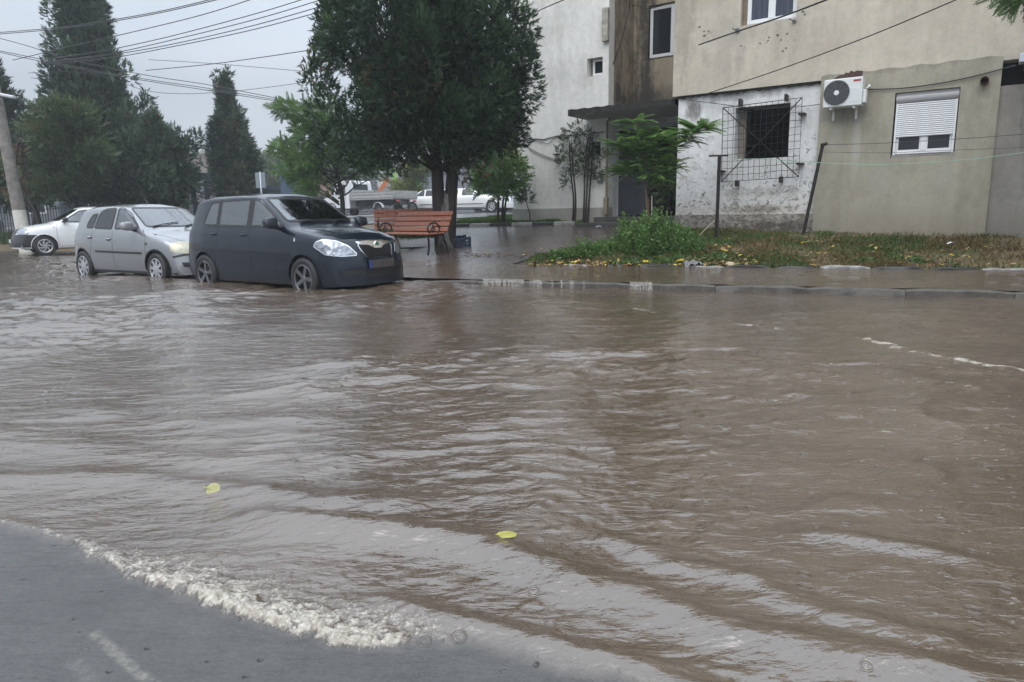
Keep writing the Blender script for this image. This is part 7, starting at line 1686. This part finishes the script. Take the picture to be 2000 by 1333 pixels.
# leaning concrete pole with white foot
p = PY(46, 440, 25.5); z0 = gz(p.x, 25.5)-.1; pt = empty('utility_pole', (p.x, 25.5, z0), 0, 'leaning concrete utility pole with a whitewashed foot at the left edge', 'utility pole')
top = PY(-32, 60, 25.5)-Vector((p.x, 25.5, z0)); f_ = 1.55/top.z; 
MB().tube([(0, 0, -.3), (top.x*f_, 0, 1.55)], [.235, .22], 16).build('whitewashed_foot', mat('pole_white', (.60, .58, .53), .8, 0, (5, .25), (20, .4)), pt, smooth='ang')
MB().tube([(top.x*f_, 0, 1.551), (top.x, 0, top.z)], [.216, .15], 16).build('shaft', mat('pole_concrete', (.23, .21, .19), .85, 0, (5, .5), (16, .6)), pt, smooth='ang')
lz = PY(8, 188, 25.3)-Vector((p.x, 25.5, z0)); MB().tube([(top.x*(lz.z-.25)/top.z, 0, lz.z-.25), (lz.x-.25, -.15, lz.z-.02), tuple(lz)], .03, 7).build('lamp_arm', metal_dk, pt, smooth=True); MB().box(tuple(lz+Vector((.12, 0, 0))), (.5, .2, .11), Matrix.Rotation(R(12), 3, 'Y')).build('lamp_head', mat('lamp_grey', (.5, .52, .54), .4), pt, bev=.04)
# iron fence
def fence(A_, B_, h, n, label):
    A_, B_ = Vector(A_), Vector(B_); d_ = (B_-A_); L = d_.length; a = math.atan2(d_.y, d_.x); r = empty('iron_fence', A_, a, label, 'fence'); zs = [gz(*(A_+d_*i/20).xy)-A_.z for i in range(21)]
    zf = lambda x: float(np.interp(x/L, np.linspace(0, 1, 21), zs)); b_ = MB(); m_ = int(L/.14)
    for k in range(m_): x = k*.14; b_.bb((x-.011, -.011, zf(x)+.06), (x+.011, .011, zf(x)+h))
    b_.build('bars', iron, r)
    for dz in (.14, h-.16): MB().tube([(x, 0, zf(x)+dz) for x in np.linspace(0, L, 21)], .018, 4).build('rail', iron, r)
    for k in range(int(L/2.6)+1): x = min(L, k*2.6); MB().bb((x-.04, -.04, zf(x)-.2), (x+.04, .04, zf(x)+h+.06)).build('post', iron, r)
    return r
def gp3(px, Y): x = PY(px, 420, Y).x; return (x, Y, gz(x, Y))
fence(gp3(-330, 33.5), gp3(345, 31.0), 1.25, 0, 'long black iron fence behind the parked cars')
# patterned gate with navy pillars
navy = mat('navy_paint', (.018, .026, .045), .5, 0, (4, .3)); brickm, nt, b = newmat('black_white_blocks'); tt = N(nt, 'ShaderNodeTexCoord').outputs['Object']; mp_ = N(nt, 'ShaderNodeMapping'); mp_.inputs['Rotation'].default_value = (R(90), 0, 0); nt.links.new(tt, mp_.inputs[0])
bt = N(nt, 'ShaderNodeTexBrick', Scale=1.0); bt.inputs['Brick Width'].default_value = .21; bt.inputs['Row Height'].default_value = .085; bt.inputs['Mortar Size'].default_value = .012; bt.inputs['Color1'].default_value = (.50, .51, .53, 1); bt.inputs['Color2'].default_value = (.018, .022, .032, 1); bt.inputs['Mortar'].default_value = (.018, .02, .03, 1); bt.inputs['Bias'].default_value = .0
nt.links.new(mp_.outputs[0], bt.inputs['Vector']); nt.links.new(bt.outputs[0], b.inputs['Base Color'])
x, Y, z = gp3(388, 36); gt = empty('patterned_gate', (x, Y, z), R(-6), 'tall gate of black and white blocks between navy pillars behind the silver car', 'gate')
for xx in (-.9, -.12, .58): MB().bb((xx-.10, -.12, 0), (xx+.10, .12, 2.05)).build('pillar', navy, gt, bev=.01)
for a, b_ in ((-1.55, -1.01), (-.79, -.23), (-.01, .47), (.69, 1.35)): MB().bb((a, -.03, .1), (b_, .03, 1.80 if a < .6 else 2.2)).build('block_panel', brickm, gt)
MB().bb((-1.6, -.2, 2.1), (.75, .2, 2.45)).build('lintel', navy, gt, bev=.02)
# sign seen from behind
x, Y, z = gp3(514, 26); sp_ = empty('street_sign', (x, Y, z), 0, 'two small grey signs seen from behind on a thin post above the dark hatchback roof', 'sign'); zt = PY(514, 336, Y).z-z; MB().tube([(0, 0, 0), (0, 0, zt)], .03, 8).build('post', mat('galvanised', (.45, .47, .5), .4, .5), sp_, smooth=True)
for a, b_ in ((-.18, -.035), (.035, .18)): MB().bb((a, -.015, zt-.58), (b_, .01, zt-.03)).build('sign_panel', mat('sign_back', (.22, .25, .29), .5), sp_, bev=.01)
# ---- buildings behind
def facade_block(name, px0, px1, Y, ztop, m, label, depth=10, rows=(), ang=0, zb=None, roof=None, wm=None):
    x0, x1 = PY(px0, 420, Y).x, PY(px1, 420, Y).x; z0 = gz(x0, Y)-.3 if zb is None else zb; r = empty(name, (x0, Y, z0), ang, label, 'building'); w = x1-x0; h = ztop-z0
    MB().bb((0, 0, 0), (w, depth, h)).build('wall', m, r)
    MB().bb((-.15, -.2, h), (w+.15, depth+.1, h+.22)).build('roof', roof or m, r)
    for (za, hh, ww, gap, x_off) in rows:
        x = x_off
        while x+ww < w:
            f = MB().bb((x, -.05, za), (x+ww, .03, za+hh)).build('window', upvc, r); n = max(1, round(ww/.7))
            for k in range(n): MB().bb((x+.06+k*(ww-.06)/n, -.056, za+.07), (x+(k+1)*(ww-.06)/n, -.051, za+hh-.07)).build('pane', wm or pane_dk, f)
            x += ww+gap
    return r
far_b = mat('far_brown_wall', (.20, .165, .15), .85, 0, (.5, .3)); far_c = mat('far_cream_wall', (.42, .40, .36), .85, 0, (.5, .25))
r = facade_block('apartment_building', 335, 640, 95, px_z(303, 380, 95), far_b, 'distant brown block of flats with a row of white windows', rows=((5.3, 1.3, 3.0, 2.6, .9),), roof=far_b)
for k in range(3): MB().bb((0, -1.2, 1.4+1.55*k), (21, -.01, 2.3+1.55*k)).build('balcony', far_c, r)
for k in range(7): MB().bb((3.0*k, -1.22, .5), (3.0*k+.15, -1.19, 5.6)).build('balcony_post', far_b, r)
facade_block('low_building', 352, 470, 62, px_z(352, 400, 62), far_c, 'low cream building in front of the distant flats', rows=((1.3, 1.0, 1.2, 1.0, .6),), depth=8)
facade_block('dark_shop', 120, 470, 44, px_z(366, 300, 44), mat('dark_blue_wall', (.045, .058, .085), .7, 0, (.8, .4)), 'long low dark blue building behind the iron fence', rows=((.9, 1.1, 1.6, 1.3, 1.0),), depth=8)
facade_block('grey_house', -260, 118, 47, px_z(362, 60, 47), mat('grey_house_wall', (.16, .17, .19), .8, 0, (.8, .4)), 'low grey house behind the fence at the far left', rows=((1.0, 1.1, 1.2, 2.0, 1.2),), depth=8)
facade_block('navy_hall', 885, 1130, 58, px_z(262, 950, 58), mat('navy_wall', (.035, .04, .052), .7, 0, (.5, .3)), 'tall navy hall behind the limousine', depth=12)
facade_block('grey_garage', 795, 925, 54, px_z(338, 880, 54), mat('pale_grey_door', (.22, .24, .27), .6, 0, (.8, .15)), 'pale grey garage front behind the limousine', depth=3)
facade_block('blue_container', 552, 590, 47, px_z(333, 570, 47), mat('container_blue', (.045, .08, .16), .5, 0, (1.5, .3)), 'blue steel container beside the mural wall', depth=3)
# mural wall: brick pattern with painted figures
x0, x1, Y = PY(583, 420, 50).x, PY(838, 420, 50).x, 50; zt = px_z(318, 700, 50); z0 = gz(x0, Y)-.2; mw = empty('mural_wall', (x0, Y, z0), 0, 'dark block wall painted with a red and white shield and graffiti shapes', 'wall'); w = x1-x0; h = zt-z0
mm_, nt, b = newmat('mural_blocks'); tt = N(nt, 'ShaderNodeTexCoord').outputs['Object']; mp_ = N(nt, 'ShaderNodeMapping'); mp_.inputs['Rotation'].default_value = (R(90), 0, 0); nt.links.new(tt, mp_.inputs[0]); bt = N(nt, 'ShaderNodeTexBrick', Scale=1.0)
bt.inputs['Brick Width'].default_value = .42; bt.inputs['Row Height'].default_value = .2; bt.inputs['Mortar Size'].default_value = .03; bt.inputs['Color1'].default_value = (.07, .075, .085, 1); bt.inputs['Color2'].default_value = (.045, .05, .06, 1); bt.inputs['Mortar'].default_value = (.22, .22, .23, 1); nt.links.new(mp_.outputs[0], bt.inputs['Vector']); nt.links.new(bt.outputs[0], b.inputs['Base Color'])
MB().bb((0, 0, 0), (w, .3, h)).build('wall', mm_, mw)
def mu(poly, col, k):
    pp = [(PY(x, y, 50).x-x0, PY(x, y, 50).z-z0) for x, y in poly]; nm_ = 'mural_%s' % '_'.join('%02d' % int(c*99) for c in col)
    MB().prism(pp, (0, -.012-.006*k, 0), (1, 0, 0), (0, 0, 1), (0, .010, 0)).build('painted_shape', bpy.data.materials.get(nm_) or mat(nm_, col, .7, 0, (2, .25)), mw)
mu([(565+18, 350), (606, 338), (640, 345), (650, 384), (584, 384)], (.42, .30, .25), 0); mu([(733, 322), (778, 318), (782, 384), (740, 384)], (.30, .30, .34), 0)
mu([(738, 372), (745, 376), (762, 352), (756, 344)], (.52, .16, .05), 2); mu([(735, 336), (745, 325), (752, 345), (742, 372), (737, 360)], (.5, .5, .5), 1); mu([(764, 330), (774, 326), (779, 372), (768, 372)], (.30, .50, .16), 1); mu([(756, 322), (766, 320), (764, 346), (757, 344)], (.55, .55, .58), 1)
mu([(800, 384), (803, 362), (812, 352), (822, 360), (824, 384)], (.14, .36, .10), 1); mu([(655, 384), (660, 356), (672, 352), (684, 384)], (.40, .28, .08), 1)
sx_, sz_ = PY(580, 340, 49.6).x, PY(580, 340, 49.6).z
q = MB(); sh = [(-.30, .52), (.30, .52), (.31, 0), (.22, -.28), (0, -.50), (-.22, -.28), (-.31, 0)]; shd = MB().prism([(a*1.15, b_*1.15) for a, b_ in sh], (sx_, 49.62, sz_), (1, 0, 0), (0, 0, 1), (0, .05, 0)).build('shield_sign', mat('shield_red', (.45, .02, .03), .5)); tag(shd, 'red and white shield-shaped sign left of the mural', 'sign')
MB().prism([(-.27, .50), (.27, .50), (.28, .10), (-.28, .02)], (sx_, 49.60, sz_), (1, 0, 0), (0, 0, 1), (0, .015, 0)).build('white_field', mat('shield_white', (.62, .62, .62), .5), shd)
MB().tube([(sx_, 49.70, gz(sx_, 49.7)), (sx_, 49.70, sz_+.4)], .05, 8).build('post', metal_dk, shd)
for (px, y0, y1, Y, lab) in ((547, 255, 420, 52, 'thin dark mast above the low roofs, the left one'), (594, 262, 420, 50, 'thin dark mast above the low roofs, the right one')):
    p = PY(px, y0, Y); o = MB().tube([(p.x, Y, gz(p.x, Y)), tuple(p)], .06, 6).build('mast', metal_dk, smooth=True); tag(o, lab, 'mast', 'masts above the roofs')
# far trees closing the skyline
def wood_(pxs, Y, yt, seed, label, m, sz=1.5):
    g = np.random.default_rng(seed); P = []
    for px in pxs:
        for _ in range(26):
            x = px+g.normal(0, 14); top = yt+g.normal(0, 8); y = g.uniform(top, 400); p = PY(x, y, Y+g.uniform(-3, 3)); P.append((p.x, p.y, p.z))
    P = np.array(P); D = g.normal(0, .6, P.shape)+np.array([0, 0, .6]); V, F, A = scatter('twig', np.repeat(P, 7, 0)+g.normal(0, .7, (len(P)*7, 3)), np.repeat(D, 7, 0)+g.normal(0, .5, (len(P)*7, 3)), g.uniform(.6, 1.2, len(P)*7)*sz, g.normal(.4, .15, len(P)*7), seed)
    tag(add('far_wood', npmesh('far_wood', V, F, {'tint': A}, smooth=False), m), label, 'trees', kind='stuff')
wood_(range(-220, 320, 22), 56, 345, 71, 'far belt of trees behind the low houses on the left', leafd)
wood_([535, 555, 610, 632, 655, 690, 715, 745], 66, 338, 72, 'far trees above the mural wall', leafd)
wood_([380, 392, 404], 120, 296, 73, 'bare grey treetops over the distant flats', leafd, .8)
# rainy air between the camera and the far trees
m = bpy.data.materials.new('rain_haze'); m.use_nodes = True; nt = m.node_tree; nt.nodes.clear(); o_ = nt.nodes.new('ShaderNodeOutputMaterial'); v_ = nt.nodes.new('ShaderNodeVolumePrincipled')
v_.inputs['Color'].default_value = (.94, .97, 1.0, 1); v_.inputs['Density'].default_value = .0017; v_.inputs['Anisotropy'].default_value = .2
nt.links.new(v_.outputs[0], o_.inputs['Volume'])
tag(MB().bb((-265, -12, -1.3), (265, 305, 17.0)).build('haze', m), kind='stuff')
